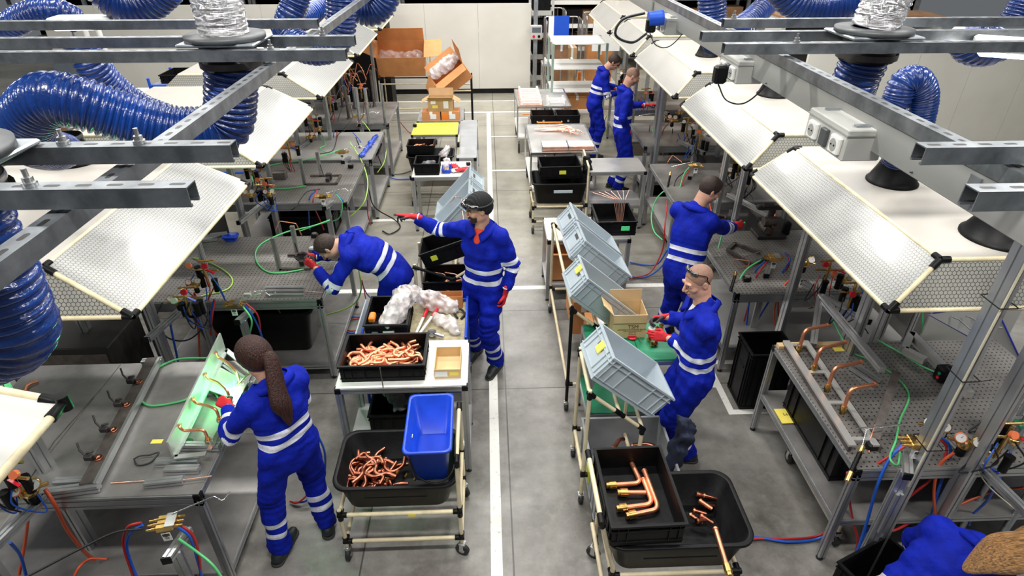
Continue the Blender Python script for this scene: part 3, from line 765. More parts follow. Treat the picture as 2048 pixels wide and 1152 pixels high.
def hand(root, W, D, palm, curls, thumb=.5, side=1, name='glove', mt='glove_two_tone', dark=True, sc=1.0, spread=.06, glove=True):
    """W wrist, D towards the fingers, palm = palm normal, curls = 4 bend angles, side=1 right hand"""
    W = Vector(W); D = Vector(D).normalized(); N = Vector(palm); N = (N-D*N.dot(D)).normalized(); X = D.cross(N)*side   # X towards the thumb
    ax = [np.arange(W[i]-.24*sc, W[i]+.24*sc, .0036*sc) for i in range(3)]
    f = Field(ax)
    def P(x, y, z): return W+(X*x+D*y+N*z)*sc
    f.cone(P(0, -.07, 0), P(0, .01, 0), .032*sc, .028*sc, .012, N, .8)
    for x, y in ((.028, .085), (.01, .092), (-.009, .088), (-.026, .08)):
        f.cone(P(x*.55, .012, 0), P(x, y, 0), .015*sc, .0125*sc, .012)
    f.ell(P(.022, .04, .008), (.018*sc,)*3, k=.012)
    tips = []
    for i, ((x, y), L, c) in enumerate(zip(((.028, .085), (.010, .092), (-.009, .088), (-.026, .080)), (.072, .080, .074, .060), curls)):
        p = P(x, y, 0); ang = 0; d = (D+X*(x*spread*25)).normalized(); r = .0105*sc
        for q, (fr, cc) in enumerate(((.46, .7), (.30, 1.0), (.24, .7))):
            ang += c*cc; dd = d*math.cos(ang)+N*math.sin(ang); e = p+dd*L*fr*sc
            f.cone(p, e, r, r*.93, .0035); p = e; r *= .93
        tips.append(p)
    p = P(.022, .022, .006); q = P(.052+.0*thumb, .052, .016+.02*thumb); e = P(.060-.025*thumb, .082, .024+.03*thumb); f.cone(p, q, .0145*sc, .0125*sc, .008); f.cone(q, e, .012*sc, .0105*sc, .004); tips.append(e)
    Wn = np.array(W); Nn = np.array(N); Dn = np.array(D); T = np.array([tuple(t) for t in tips])
    def pal(V):
        s = (V-Wn) @ Nn; y = (V-Wn) @ Dn
        v = np.where(y > .015*sc, s-.006*sc, -.01)
        dt = np.min(np.linalg.norm(V[:, None]-T[None], axis=2), axis=1)
        return np.maximum(v, .026*sc-dt) if dark else v*0-1
    o = field_obj(name, f, mt, root, {'palm': pal}, 1)
    if glove:
        o['label'] = 'red knit work glove with white cuff'
        m = MB(); m.tube([W-D*.070*sc, W-D*.060*sc], .034*sc, 20); m.build('glove_cuff', 'glove_white', o)
    return o
def shoe(root, A, yaw, pitch=0, teal=False):
    t_ = Vector((math.sin(yaw), math.cos(yaw), 0)); A = Vector((A[0], A[1], .0))
    ax = [np.arange(A.x-.24, A.x+.24, .007), np.arange(A.y-.24, A.y+.24, .007), np.arange(-.02, .2, .007)]
    f = Field(ax); up = Vector((0, 0, 1))
    f.cone(A-t_*.055+up*.045, A+t_*.08+up*.045, .042, .045, .02); f.cone(A+t_*.08+up*.042, A+t_*.165+up*.036, .045, .034, .03, up, .8)
    f.cone(A-t_*.01+up*.07, A-t_*.01+up*.15, .048, .045, .03)
    Z = f.ax[2][None, None, :]; f.d = np.maximum(f.d, (.012-Z)).astype(np.float32)
    o = field_obj('shoe', f, 'shoe_black', root)
    s = Field(ax); s.cone(A-t_*.06+up*.01, A+t_*.16+up*.01, .047, .044, .01); Z = s.ax[2][None, None, :]
    s.d = np.maximum(np.maximum(s.d, .002-Z), Z-.02).astype(np.float32); field_obj('sole', s, 'sole', o)
    if teal:
        m = MB()
        for q in (.02, .045, .07): m.tube(smooth_path([A+t_*q+t_.cross(up)*.04+up*.07, A+t_*q+up*.094, A+t_*q-t_.cross(up)*.04+up*.07]), .007, 6)
        m.build('laces', 'shoe_teal', o)
def person(name_label, sp):
    g = sp.get
    pel = Vector(sp['pelvis']); nk = Vector(sp['neck']); hd = Vector(sp['head']); fc = Vector((*sp['face'], 0)).normalized()
    root = thing('person', name_label, 'person', (pel.x, pel.y, 0))
    spine = (nk-pel).normalized()
    R = Vector(g('right', tuple(fc.cross(Vector((0, 0, 1)))))).normalized()       # towards the person's right
    Fw = spine.cross(R)*1; Fw = (R.cross(spine)*-1).normalized()
    if g('right') is None and Fw.dot(fc) < 0: Fw = -Fw
    sw = g('sw', .18); ch = pel.lerp(nk, .62); wa = pel.lerp(nk, .28)+Vector(g('waist_off', (0, 0, 0)))
    sh = {1: nk+R*sw-spine*.075+Vector(g('shR', (0, 0, 0))), -1: nk-R*sw-spine*.075+Vector(g('shL', (0, 0, 0)))}
    hp = {1: pel+R*.095-Vector((0, 0, .02)), -1: pel-R*.095-Vector((0, 0, .02))}
    an = {1: Vector(sp['footR']), -1: Vector(sp['footL'])}; wr = {1: Vector(sp['wristR']), -1: Vector(sp['wristL'])}
    el, kn = {}, {}
    for q, s_ in ((1, 'R'), (-1, 'L')):
        el[q], wr[q] = ik(sh[q], wr[q], sh[q]+Vector(g('elbow'+s_, (0, 0, -1)))*.5, g('ua', .30), g('fa', .265))
        kn[q], an[q] = ik(hp[q], an[q], hp[q]+Vector(g('knee'+s_, tuple(fc))), g('th', .44), g('sh_', .43))
    allp = [pel, nk, hd]+list(el.values())+list(wr.values())+list(kn.values())+list(an.values())+list(sh.values())
    lo = [min(p[i] for p in allp)-.22 for i in range(3)]; hi = [max(p[i] for p in allp)+.22 for i in range(3)]; lo[2] = max(lo[2], -.03)
    b_ = g('bulk', 1.0)
    # ---- head frame
    look = Vector(sp['look']).normalized(); hr = look.cross(Vector(g('crown', (0, 0, 1)))).normalized(); hu = hr.cross(look).normalized()
    def hp_(x, y, z): return hd+hr*x+look*y+hu*z
    hm = np.array(Matrix((hr, look, hu)).transposed())
    fine = g('fine', .0045)
    ax = [axis(lo[i], hi[i], .013, [(hd[i]-.15, hd[i]+.15, fine)]) for i in range(3)]
    f = Field(ax)
    f.cone(pel, wa, .125, .11, .04, Fw, .68); f.cone(wa, ch, .11, .14, .04, Fw, .66); f.cone(ch, nk-spine*.07, .14, .09, .04, Fw, .62)
    f.cone(sh[1], sh[-1], .05, .05, .05)
    for q in (1, -1):
        f.cone(sh[q], el[q], .048, .036, .03); f.cone(el[q], wr[q], .036, .025, .01); f.cone(wr[q], wr[q]+(wr[q]-el[q]).normalized()*.02, .020, .016, .01)
        f.cone(hp[q], kn[q], .078, .052, .03); f.cone(kn[q], an[q], .05, .034, .01); f.cone(an[q]-Vector((0, 0, .03)), an[q]+fc*.10-Vector((0, 0, .05)), .028, .022, .01)
    f.cone(nk-spine*.05, hp_(0, -.022, -.06), .062, .054, .03); f.cone(nk, hp_(0, -.03, -.03), .056, .056, .02)
    f.ell(hp_(0, -.012, .032), (.076, .096, .086), hm, .01)
    f.ell(hp_(0, .022, -.035), (.058, .070, .080), hm, .035)
    f.ell(hp_(0, .062, -.088), (.024, .022, .020), hm, .03)
    for x in (-1, 1):
        f.ell(hp_(x*.045, .0, -.06), (.022, .035, .028), hm, .03); f.ell(hp_(x*.040, .062, -.022), (.022, .018, .016), hm, .02)
        f.ell(hp_(x*.030, .087, .028), (.024, .010, .008), hm, .012)
        f.ell(hp_(x*.031, .098, .008), (.017, .013, .011), hm, .010, 'sub')
        f.ell(hp_(x*.030, .078, .008), (.0135, .0125, .0125), hm, .003)
        em = np.array(Matrix((hr*.9+look*.3*x, look*.95-hr*.3*x, hu)).transposed())
        f.ell(hp_(x*.078, -.008, -.004), (.009, .020, .032), em, .004); f.ell(hp_(x*.088, .0, .002), (.006, .011, .018), em, .003, 'sub')
    f.cone(hp_(0, .093, .018), hp_(0, .116, -.024), .009, .0125, .010); f.ell(hp_(-.012, .103, -.028), (.009, .011, .008), hm, .006); f.ell(hp_(.012, .103, -.028), (.009, .011, .008), hm, .006)
    f.ell(hp_(0, .090, -.052), (.024, .010, .006), hm, .006); f.ell(hp_(0, .088, -.064), (.020, .010, .006), hm, .005)
    field_obj('body', f, 'skin', root, relax=1)
    for x in (-1, 1):
        m = MB(); m.lathe([(0, -.013), (.009, -.009), (.0128, 0), (.009, .009), (0, .013)], frame(hp_(x*.030, .0795, .008), hr, look), 14); e = m.build('eye', 'eye_white', root)
        m = MB(); m.lathe([(.0055, .0125), (0, .0136)], frame(hp_(x*.030, .0795, .008), hr, look), 12); m.build('iris', 'eye_dark', e)
        if g('brow', True):
            m = MB(); m.tube(smooth_path([hp_(x*.014, .098, .027), hp_(x*.030, .099, .034), hp_(x*.050, .086, .028)]), .0042, 6); m.build('eyebrow', g('hairmat', 'hair_dark'), root)
    m = MB(); m.tube(smooth_path([hp_(-.022, .092, -.058), hp_(-.008, .101, -.056), hp_(.008, .101, -.056), hp_(.022, .092, -.058)]), .0042, 6); m.build('lips', 'lip', root)
    # ---- hair
    hs = g('hair'); hax = [np.arange(hd[i]-.17, hd[i]+.17, .0045) for i in range(3)]
    def clipn(y, z, ny, nz): return (tuple(hp_(0, y, z)), tuple(look*ny+hu*nz))
    hmt = g('hairmat', 'hair_dark')
    if hs in ('short', 'stubble', 'long'):
        th = {'short': .010, 'stubble': .0022, 'long': .020}[hs]
        f = Field(hax)
        c1 = clipn(.058, .045, .80, -.60); c2 = clipn(-.03, -.045, .25, -.97)
        f.ell(hp_(0, -.012, .032), (.076+th, .096+th, .086+th*1.3), hm, .001, clip=[c1, c2])
        if hs == 'short': f.ell(hp_(0, .035, .085), (.058, .045, .030), hm, .015)
        if hs == 'long': f.ell(hp_(0, -.03, .0), (.088, .088, .085), hm, .02, clip=[clipn(.03, 0, 1, 0)]); f.ell(hp_(0, -.06, -.02), (.06, .055, .06), hm, .02)
        if hs != 'stubble':
            r = np.random.RandomState(3); X, Y, Z = np.meshgrid(*hax, indexing='ij'); f.d += (.0016*np.sin(X*420+2*np.sin(Z*60))*np.cos(Y*380)).astype(np.float32)
        field_obj('hair', f, hmt, root)
    if g('beard'):
        f = Field(hax)
        f.ell(hp_(0, .022, -.037), (.062, .074, .083), hm, .01, clip=[clipn(.0, -.045, -.25, 1), (tuple(hp_(0, .0, 0)), tuple(look*-1))])
        f.ell(hp_(0, .064, -.09), (.028, .026, .024), hm, .02); 
        f.ell(hp_(0, .094, -.045), (.026, .010, .006), hm, .004)
        f.ell(hp_(0, .098, -.060), (.015, .012, .0055), hm, .003, 'sub'); field_obj('beard', f, g('beard'), root)
    # ---- coverall
    ar = g('res', .010); mg = .14
    ax = [axis(lo[i], hi[i], ar) for i in range(3)]
    f = Field(ax)
    f.cone(pel-spine*.04, wa, .165*b_, .158*b_, .05, Fw, .74); f.cone(wa, ch, .162*b_, .178*b_, .05, Fw, .70); f.cone(ch, nk-spine*.09, .178*b_, .13*b_, .05, Fw, .66)
    f.cone(sh[1]+(nk-sh[1])*.15, sh[-1]+(nk-sh[-1])*.15, .066*b_, .066*b_, .05)
    f.cone(nk-spine*.06, nk+(hd-nk).normalized()*.005-Fw*.01, .088, .076, .03)
    fa_ = Field(ax)
    for q in (1, -1):
        f.cone(nk-spine*.045, sh[q]+spine*.004, .074*b_, .060*b_, .04)
        fa_.cone(sh[q], el[q], .069*b_, .060*b_, .03); e2 = wr[q]-(wr[q]-el[q]).normalized()*.05; fa_.cone(el[q], e2, .060*b_, .048*b_, .012)
        f.cone(hp[q], kn[q], .108*b_, .086*b_, .03, None); f.cone(kn[q], an[q], .084*b_, .074*b_, .015)
    X, Y, Z = np.meshgrid(*ax, indexing='ij')
    def folds(fl, J, dirv, rad):
        dist = np.sqrt((X-J.x)**2+(Y-J.y)**2+(Z-J.z)**2); u = (X-J.x)*dirv.x+(Y-J.y)*dirv.y+(Z-J.z)*dirv.z
        fl.d += (.0062*np.exp(-(dist/rad)**2)*np.sin(u*2*PI/.05+12*(X-J.x)+9*(Y-J.y))).astype(np.float32)
    for q in (1, -1):
        folds(fa_, el[q], (wr[q]-sh[q]).normalized(), .10); folds(f, kn[q], (an[q]-hp[q]).normalized(), .13); folds(f, an[q]+(kn[q]-an[q]).normalized()*.08, (an[q]-kn[q]).normalized(), .10)
        J = wr[q]-(wr[q]-el[q]).normalized()*.035; d_ = (wr[q]-el[q]).normalized()
        v = (X-J.x)*d_.x+(Y-J.y)*d_.y+(Z-J.z)*d_.z; dist = np.sqrt((X-J.x)**2+(Y-J.y)**2+(Z-J.z)**2)
        fa_.d = np.where(dist < .13, np.maximum(fa_.d, v), fa_.d).astype(np.float32)
        v = -(Z-an[q].z+.035); dist = np.sqrt((X-an[q].x)**2+(Y-an[q].y)**2+(Z-an[q].z)**2)
        f.d = np.where(dist < .16, np.maximum(f.d, v), f.d).astype(np.float32)
    folds(f, wa, spine, .16)
    f.comb((slice(None),)*3, fa_.d, .028, 'add'); f.wrinkle(.0058, .13, sp.get('seed', 1))
    f.cone(nk-spine*.02+Fw*.02, nk+(hd-nk).normalized()*.12, .064, .074, .006, op='sub')
    if g('open'): f.cone(nk-spine*.14+Fw*.16, nk+Fw*.075+spine*.0, .022, .052, .01, op='sub')
    prims = {}
    pn = np.array
    def stripe(V):
        dt1, s1 = segd(V, pel-spine*.1, nk-spine*.05, .16, .16)
        s = (V-pn(pel)) @ pn(spine)
        wv = .012*np.sin(V[:, 0]*9+V[:, 1]*7+sp.get('seed', 1))
        w2 = .5*g('stw', .042); out = np.full(len(V), -1.0)
        dA = {}; tA = {}
        for q in (1, -1):
            a, ta = segd(V, sh[q], el[q], .074, .060); b, tb = segd(V, el[q], wr[q], .06, .048)
            dA[q] = np.minimum(a, b); tA[q] = np.where(a < b, (V-pn(sh[q])) @ pn((el[q]-sh[q]).normalized()), g('ua', .30)+(V-pn(el[q])) @ pn((wr[q]-el[q]).normalized()))
        dL = {}; tL = {}
        for q in (1, -1):
            a, ta = segd(V, hp[q], kn[q], .1, .086); b, tb = segd(V, kn[q], an[q], .084, .074); dL[q] = np.minimum(a, b)
            tL[q] = (V-pn(an[q])) @ pn((kn[q]-an[q]).normalized())
        dAm = np.minimum(dA[1], dA[-1]); 
        up = s > .0
        for tc in g('torso_bands', (.20, .10)):
            out = np.maximum(out, np.minimum(w2-np.abs(s-tc+wv), (dAm-dt1)+.015))
        for q in (1, -1):
            for tc in g('arm_bands', (.30, .39)):
                out = np.maximum(out, np.minimum(w2-np.abs(tA[q]-tc+wv*.6), (dt1-dA[q])+.005))
            for tc in g('leg_bands', (.20, .10)):
                out = np.maximum(out, np.minimum(w2-np.abs(tL[q]-tc+wv*.5), (dL[-q]-dL[q])+.01))
        return out
    cov = field_obj('coverall', f, 'coverall', root, {'stripe': stripe}, 1)
    # collar leaves
    if g('collar', True):
        for q in (1, -1):
            m = MB(); A_ = nk+spine*.008; P = []
            pts = [A_+R*q*.012+Fw*.100-spine*.05, A_+R*q*.088+Fw*.050+spine*.015, A_+R*q*.096-Fw*.035+spine*.028, A_-Fw*.095+spine*.032, A_-Fw*.128-spine*.015, A_+R*q*.130-Fw*.045-spine*.02, A_+R*q*.130+Fw*.07-spine*.035, A_+R*q*.062+Fw*.142-spine*.10]
            sp1 = smooth_path(pts[:4], 5); sp2 = smooth_path(pts[4:][::-1], 5)
            vs = []; fs = []
            for i, (p_, r_) in enumerate(zip(sp1, sp2)): vs += [p_, (p_+r_)/2+(p_-A_).normalized()*.008, r_]
            for i in range(len(sp1)-1):
                for k in (0, 1): fs.append((i*3+k, i*3+k+1, i*3+k+4, i*3+k+3))
            m.add(vs, fs, True); o = m.build('collar', 'coverall_plain', root)
            sol = o.modifiers.new('thick', 'SOLIDIFY'); sol.thickness = .006
    for q, s_ in ((1, 'R'), (-1, 'L')):
        hs_ = g('hand'+s_, {})
        if hs_ is None: continue
        d = Vector(hs_.get('dir', tuple(wr[q]-el[q]))); hand(root, wr[q], d, hs_.get('palm', (0, 0, -1)), hs_.get('curl', (.5, .6, .7, .8)), hs_.get('thumb', .5), q, dark=hs_.get('dark', True))
    for q, s_ in ((1, 'R'), (-1, 'L')):
        yw = g('toe'+s_, math.atan2(fc.x, fc.y))
        if g('shoes', True): shoe(root, an[q], yw, 0, g('teal', False))
    return root, hp_, dict(pel=pel, nk=nk, hd=hd, sh=sh, el=el, wr=wr, Fw=Fw, R=R, spine=spine, hr=hr, hu=hu, look=look, hm=hm)
mat('coverall_plain', (.0035, .014, .33), .75, 0, .2, 9, .4, 14, spec=.15)
def sunglasses(root, hp_, up=.085, tilt=0, y=.07):
    t = []
    m = MB()
    for x in (-1, 1): m.tube(smooth_path([hp_(x*.005, y+.028, up), hp_(x*.03, y+.03, up+.006), hp_(x*.062, y+.012, up)]), .014, 8, rfun=lambda i, n: .012)
    o = m.build('sunglasses', 'lens_black', root)
    m = MB()
    for x in (-1, 1): m.tube(smooth_path([hp_(x*.062, y+.01, up), hp_(x*.084, y-.04, up-.03), hp_(x*.087, -.02, up-.06), hp_(x*.084, -.04, .0)]), .0035, 6)
    m.build('temple', 'black_plastic', o)

A, hA, KA = person('bearded person in blue coveralls and black beanie pointing left in the aisle', dict(
    pelvis=(-.075, 4.70, .95), neck=(-.065, 4.72, 1.50), head=(-.105, 4.695, 1.665), face=(-.5, -.87), look=(-1, -.42, -.22),
    footR=(-.17, 4.86, .10), footL=(.03, 4.62, .10), wristR=(-.70, 4.98, 1.475), wristL=(.12, 4.56, .90), elbowR=(-.7, .5, -.35), elbowL=(.6, .2, -1),
    handR=dict(dir=(-.95, .28, .02), palm=(-.1, -.35, -1), curl=(.03, .75, 1.0, 1.1), thumb=.3), handL=dict(dir=(-.15, -.05, -1), palm=(-.9, .2, .1), curl=(.7, .8, .9, .9), dark=False),
    torso_bands=(.165, .055), arm_bands=(.235, .325), leg_bands=(.24, .13), open=True, bulk=1.04, beard='beard', toeR=3.6, toeL=3.6, teal=True, fine=.004, res=.009, seed=2, hair=None))
def beanie(root, K, hp_):
    hd = K['hd']; ax = [np.arange(hd[i]-.19, hd[i]+.19, .0045) for i in range(3)]; f = Field(ax)
    f.ell(hp_(0, -.022, .048), (.094, .116, .098), K['hm'], .01, clip=[(tuple(hp_(0, .05, .040)), tuple(K['look']*.42-K['hu']*.9))])
    f.ell(hp_(0, -.06, .01), (.085, .078, .085), K['hm'], .02, clip=[(tuple(hp_(0, -.01, 0)), tuple(K['look']*.9-K['hu']*.1))])
    X, Y, Z = np.meshgrid(*ax, indexing='ij'); f.d += (.0022*np.sin((X+Y)*190+3*np.sin(Z*40))).astype(np.float32)
    field_obj('beanie', f, 'beanie', root)
    m = MB()
    m.tube(smooth_path([hp_(-.09, .02, .06), hp_(-.07, .075, .075), hp_(-.03, .105, .08), hp_(0, .108, .075), hp_(.03, .105, .08), hp_(.07, .075, .075), hp_(.09, .02, .06)]), .02, 12)
    g_ = m.build('goggles', 'lens_black', root)
    m = MB(); m.tube(smooth_path([hp_(.09, .03, .06), hp_(.10, -.04, .05), hp_(.06, -.12, .04), hp_(0, -.142, .04), hp_(-.06, -.12, .04), hp_(-.10, -.04, .05), hp_(-.09, .03, .06)]), .008, 8); m.build('strap', 'black_rubber', g_)
beanie(A, KA, hA)
def shirt(root, K, mt, w=.05):
    nk, Fw, sp = K['nk'], K['Fw'], K['spine']; c = nk+Fw*.045-sp*.05
    ax = [np.arange(c[i]-.14, c[i]+.14, .007) for i in range(3)]; f = Field(ax)
    f.cone(nk+Fw*.0-sp*.02, nk+Fw*.05-sp*.12, .066, .068, .02, op='add'); field_obj('undershirt', f, mt, root)
shirt(A, KA, 'red_shirt')
Bp, hB, KB = person('person in blue coveralls bending forward over the second left bench', dict(
    pelvis=(-.93, 4.98, .93), neck=(-1.30, 4.90, 1.27), head=(-1.46, 4.87, 1.235), face=(-1, -.08), look=(-.55, -.05, -.84), crown=(-.8, 0, .6), right=(0, 1, .12),
    footR=(-.88, 5.16, .10), footL=(-.82, 4.84, .10), wristR=(-1.68, 5.0, 1.08), wristL=(-1.58, 4.79, 1.08), elbowR=(-.3, .4, -1), elbowL=(-.1, -.7, -1), kneeR=(-1, 0, 0), kneeL=(-1, 0, 0),
    waist_off=(-.02, 0, .07), bulk=1.06, sw=.19,
    handR=dict(dir=(-1, -.1, .1), palm=(0, -1, 0), curl=(.8, .9, 1, 1)), handL=dict(dir=(-.75, .1, .55), palm=(0, 1, .1), curl=(.9, 1, 1.1, 1.1)),
    torso_bands=(.19, .09), arm_bands=(.27, .34), hair='short', seed=5, res=.010))
Cp, hC, KC = person('person with auburn ponytail seen from behind at the near left bench', dict(
    pelvis=(-1.31, 2.80, .93), neck=(-1.34, 2.86, 1.385), head=(-1.415, 2.90, 1.545), face=(-.75, .66), look=(-.85, .50, -.42), footR=(-1.22, 2.86, .10), footL=(-1.49, 2.66, .10),
    wristR=(-1.52, 3.02, 1.08), wristL=(-1.70, 2.97, 1.10), elbowR=(.8, .35, -.9), elbowL=(-.45, -.75, -1), ua=.275, fa=.25, th=.42, sh_=.41, sw=.168,
    kneeR=(-.5, 1, 0), kneeL=(-1, .6, 0), toeR=-.3, toeL=.2, teal=True, bulk=.97, torso_bands=(.17, .09), arm_bands=(.22, .40), leg_bands=(.235, .145), hair='long', hairmat='hair_auburn', seed=8, res=.009,
    handR=dict(dir=(-1, .5, .2), palm=(-.3, -.6, -1), curl=(.8, .9, 1, 1)), handL=dict(dir=(-.9, .6, .1), palm=(.4, .3, -1), curl=(.8, .9, 1, 1))))
def ponytail(root, K, hp_, pts, r0, mt, band=True):
    P = smooth_path(pts, 8); lo = [min(p[i] for p in P)-.09 for i in range(3)]; hi = [max(p[i] for p in P)+.09 for i in range(3)]
    f = Field([np.arange(a, b, .006) for a, b in zip(lo, hi)]); n = len(P)
    for i in range(n-1):
        t = i/(n-1); t2 = (i+1)/(n-1); rr = lambda q: r0*(.45+1.1*math.sin(min(1, q*1.35)*PI*.62))*(1-.75*max(0, q-.6)/.4)
        f.cone(P[i], P[i+1], max(.006, rr(t)), max(.006, rr(t2)), .012, K['Fw'], .62)
    o = field_obj('ponytail', f, mt, root)
    if band:
        m = MB(); d = (P[1]-P[0]).normalized(); m.tube([P[1]-d*.012, P[1]+d*.012], .022, 14); m.build('hair_band', 'black_rubber', o)
ponytail(Cp, KC, hC, [hC(.0, -.10, -.01), hC(.005, -.135, -.03), (-1.262, 2.735, 1.37), (-1.235, 2.715, 1.29), (-1.222, 2.70, 1.20)], .036, 'hair_auburn')
Dp, hD, KD = person('bald person in blue coveralls with red gloves at the green bench', dict(
    pelvis=(1.49, 3.44, .93), neck=(1.475, 3.50, 1.455), head=(1.425, 3.535, 1.625), face=(-.96, .12), look=(-1, -.30, -.32),
    footR=(1.46, 3.56, .10), footL=(1.54, 3.40, .10), wristR=(1.345, 3.86, 1.10), wristL=(1.315, 3.64, 1.06), elbowR=(.5, .3, -1), elbowL=(.55, -.4, -1), sw=.175,
    kneeR=(-1, .1, 0), kneeL=(-1, 0, 0), open=True, bulk=1.07, hair='stubble', hairmat='hair_stubble', brow=True, seed=11, fine=.004, res=.009,
    torso_bands=(.17, .08), arm_bands=(.27, .345), leg_bands=(.23, .13),
    handR=dict(dir=(-1, -.1, -.12), palm=(-.15, -.9, -.5), curl=(.75, .85, .95, 1.0), thumb=.8), handL=dict(dir=(-1, .25, .05), palm=(-.1, .7, -.35), curl=(.35, .5, .6, .7), thumb=.6, dark=False)))
sunglasses(Dp, hD, .104, y=.018); shirt(Dp, KD, 'white_shirt')
Ep, hE, KE = person('person in blue coveralls with back turned working at the second right bench', dict(
    pelvis=(1.80, 4.86, .96), neck=(1.88, 5.02, 1.485), head=(1.99, 5.06, 1.65), face=(.8, .6), look=(.93, .12, -.42), footR=(1.92, 4.92, .10), footL=(1.76, 5.08, .10),
    wristR=(2.40, 5.26, 1.17), wristL=(2.30, 5.45, 1.15), elbowR=(.25, -.7, -1), elbowL=(0, .6, -1), sw=.185, bulk=1.05, hair='short', seed=14, torso_bands=(.19, .09), arm_bands=(.30, .385), leg_bands=(.2, .1),
    handR=dict(dir=(1, .3, .15), palm=(0, .9, -.3), curl=(.9, 1, 1.1, 1.1)), handL=dict(dir=(1, -.1, .1), palm=(0, -1, 0), curl=(.9, 1, 1, 1))))
Fp, hF, KF = person('tall shaved-head person in blue coveralls standing at the far right bench', dict(
    pelvis=(2.02, 9.02, 1.0), neck=(2.03, 9.10, 1.56), head=(2.12, 9.10, 1.735), face=(1, .05), look=(1, -.1, -.55), footR=(2.02, 8.92, .10), footL=(1.97, 9.12, .10), th=.46, sh_=.45,
    wristR=(2.08, 8.92, 1.02), wristL=(2.44, 9.25, 1.28), elbowR=(-.2, -.4, -1), elbowL=(.3, .6, -1), ua=.31, fa=.275, bulk=1.03, hair='stubble', hairmat='hair_stubble', beard='hair_stubble', seed=17, res=.012, fine=.006, torso_bands=(.16, .05), arm_bands=(.9,),
    handR=dict(dir=(.1, 0, -1), palm=(.9, .3, 0), curl=(.5, .6, .7, .8), dark=False), handL=dict(dir=(1, 0, .1), palm=(0, 0, -1))))
Gp, hG, KG = person('person in glasses and blue coveralls leaning over work beyond the tall one', dict(
    pelvis=(1.84, 10.55, 1.0), neck=(1.98, 10.62, 1.50), head=(2.13, 10.60, 1.63), face=(1, .05), look=(.95, -.25, -.62), footR=(1.86, 10.46, .10), footL=(1.78, 10.7, .10), th=.46, sh_=.45,
    wristR=(2.22, 10.52, 1.14), wristL=(2.30, 10.75, 1.16), elbowR=(.0, -.4, -1), elbowL=(.3, .6, -1), hair='short', seed=21, res=.012, fine=.006, torso_bands=(.22, .14), arm_bands=(.26, .32),
    handR=dict(dir=(1, 0, .0), palm=(0, 0, -1), dark=False), handL=dict(dir=(1, 0, .1), palm=(0, 0, -1))))
sunglasses(Gp, hG, .01, y=.07)
Hp, hH, KH = person('crouching person with blond hair at the lower right corner', dict(
    pelvis=(2.13, 1.74, .62), neck=(2.50, 1.86, .98), head=(2.70, 1.80, 1.05), face=(1, .3), look=(.8, .3, -.6), right=(.3, -1, 0), bulk=1.12, footR=(2.45, 1.5, .10), footL=(2.4, 2.0, .10), kneeR=(1, -.3, .6), kneeL=(1, .3, .6),
    wristR=(2.65, 1.6, .62), wristL=(2.62, 1.95, .62), elbowR=(.2, -.4, -1), elbowL=(.2, .4, -1), hair='long', hairmat='hair_blonde', seed=25, res=.010, torso_bands=(.08, .01)))
ponytail(Hp, KH, hH, [hH(.0, -.07, .06), (2.58, 1.74, 1.16), (2.42, 1.72, 1.14), (2.30, 1.71, 1.06)], .060, 'hair_blonde', False)
# ================================================================ builders for furniture and containers
def I4(loc, rx=0, ry=0, rz=0): return Matrix.Translation(loc) @ Euler((rx, ry, rz)).to_matrix().to_4x4()
def rt(name, label, cat, loc, rot=(0, 0, 0), group=None):
    o = thing(name, label, cat, loc, 0, group); o.rotation_euler = Euler(rot); return o
def table(label, x0, x1, y0, y1, z, top='perforated_plate', shelf=None, name='workbench', leg=.045, cat='workbench', rz=0, apron=.05, shelfmat='bright_sheet', th=.006, caps=True, low=None, toplate=None):
    cx, cy = (x0+x1)/2, (y0+y1)/2; t = thing(name, label, cat, (cx, cy, 0), rz); X, Y = (x1-x0)/2, (y1-y0)/2; q = leg/2
    m = MB(); m.bb((-X+.008, -Y+.008, z-th), (X-.008, Y-.008, z), ch=.001); m.build('tabletop', top, t, False)
    zr = z-th-q
    for a, b in (((-X, -Y+q, zr), (X, -Y+q, zr)), ((-X, Y-q, zr), (X, Y-q, zr)), ((-X+q, -Y+leg, zr), (-X+q, Y-leg, zr)), ((X-q, -Y+leg, zr), (X-q, Y-leg, zr))):
        m = MB(); m.profile(a, b, leg); m.build('rail', 'aluminium', t, False)
    if apron:
        m = MB(); m.profile((-X, -Y+q, zr-leg), (X, -Y+q, zr-leg), leg); m.build('rail', 'aluminium', t, False)
    for sx in (-1, 1):
        for sy in (-1, 1):
            m = MB(); m.profile((sx*(X-q), sy*(Y-q), .03), (sx*(X-q), sy*(Y-q), zr-q), leg); l = m.build('leg', 'aluminium', t, False)
            m = MB(); m.cyl((sx*(X-q), sy*(Y-q), 0), (sx*(X-q), sy*(Y-q), .03), .024, 14, .014); m.build('foot', 'black_rubber', l, False)
            if caps: m = MB(); m.box((sx*(X-q+.002), sy*(Y-q+.002), zr), (leg, leg, leg+.002), ch=.003); m.build('end_cap', 'black_plastic', t, False)
    if shelf:
        m = MB(); m.bb((-X+.01, -Y+.01, shelf-.004), (X-.01, Y-.01, shelf)); m.build('shelf', shelfmat, t, False)
        for a, b in (((-X+leg, -Y+q, shelf-.026), (X-leg, -Y+q, shelf-.026)), ((-X+leg, Y-q, shelf-.026), (X-leg, Y-q, shelf-.026)), ((-X+q, -Y+leg, shelf-.026), (-X+q, Y-leg, shelf-.026)), ((X-q, -Y+leg, shelf-.026), (X-q, Y-leg, shelf-.026))):
            m = MB(); m.profile(a, b, leg); m.build('shelf_rail', 'aluminium', t, False)
    return t
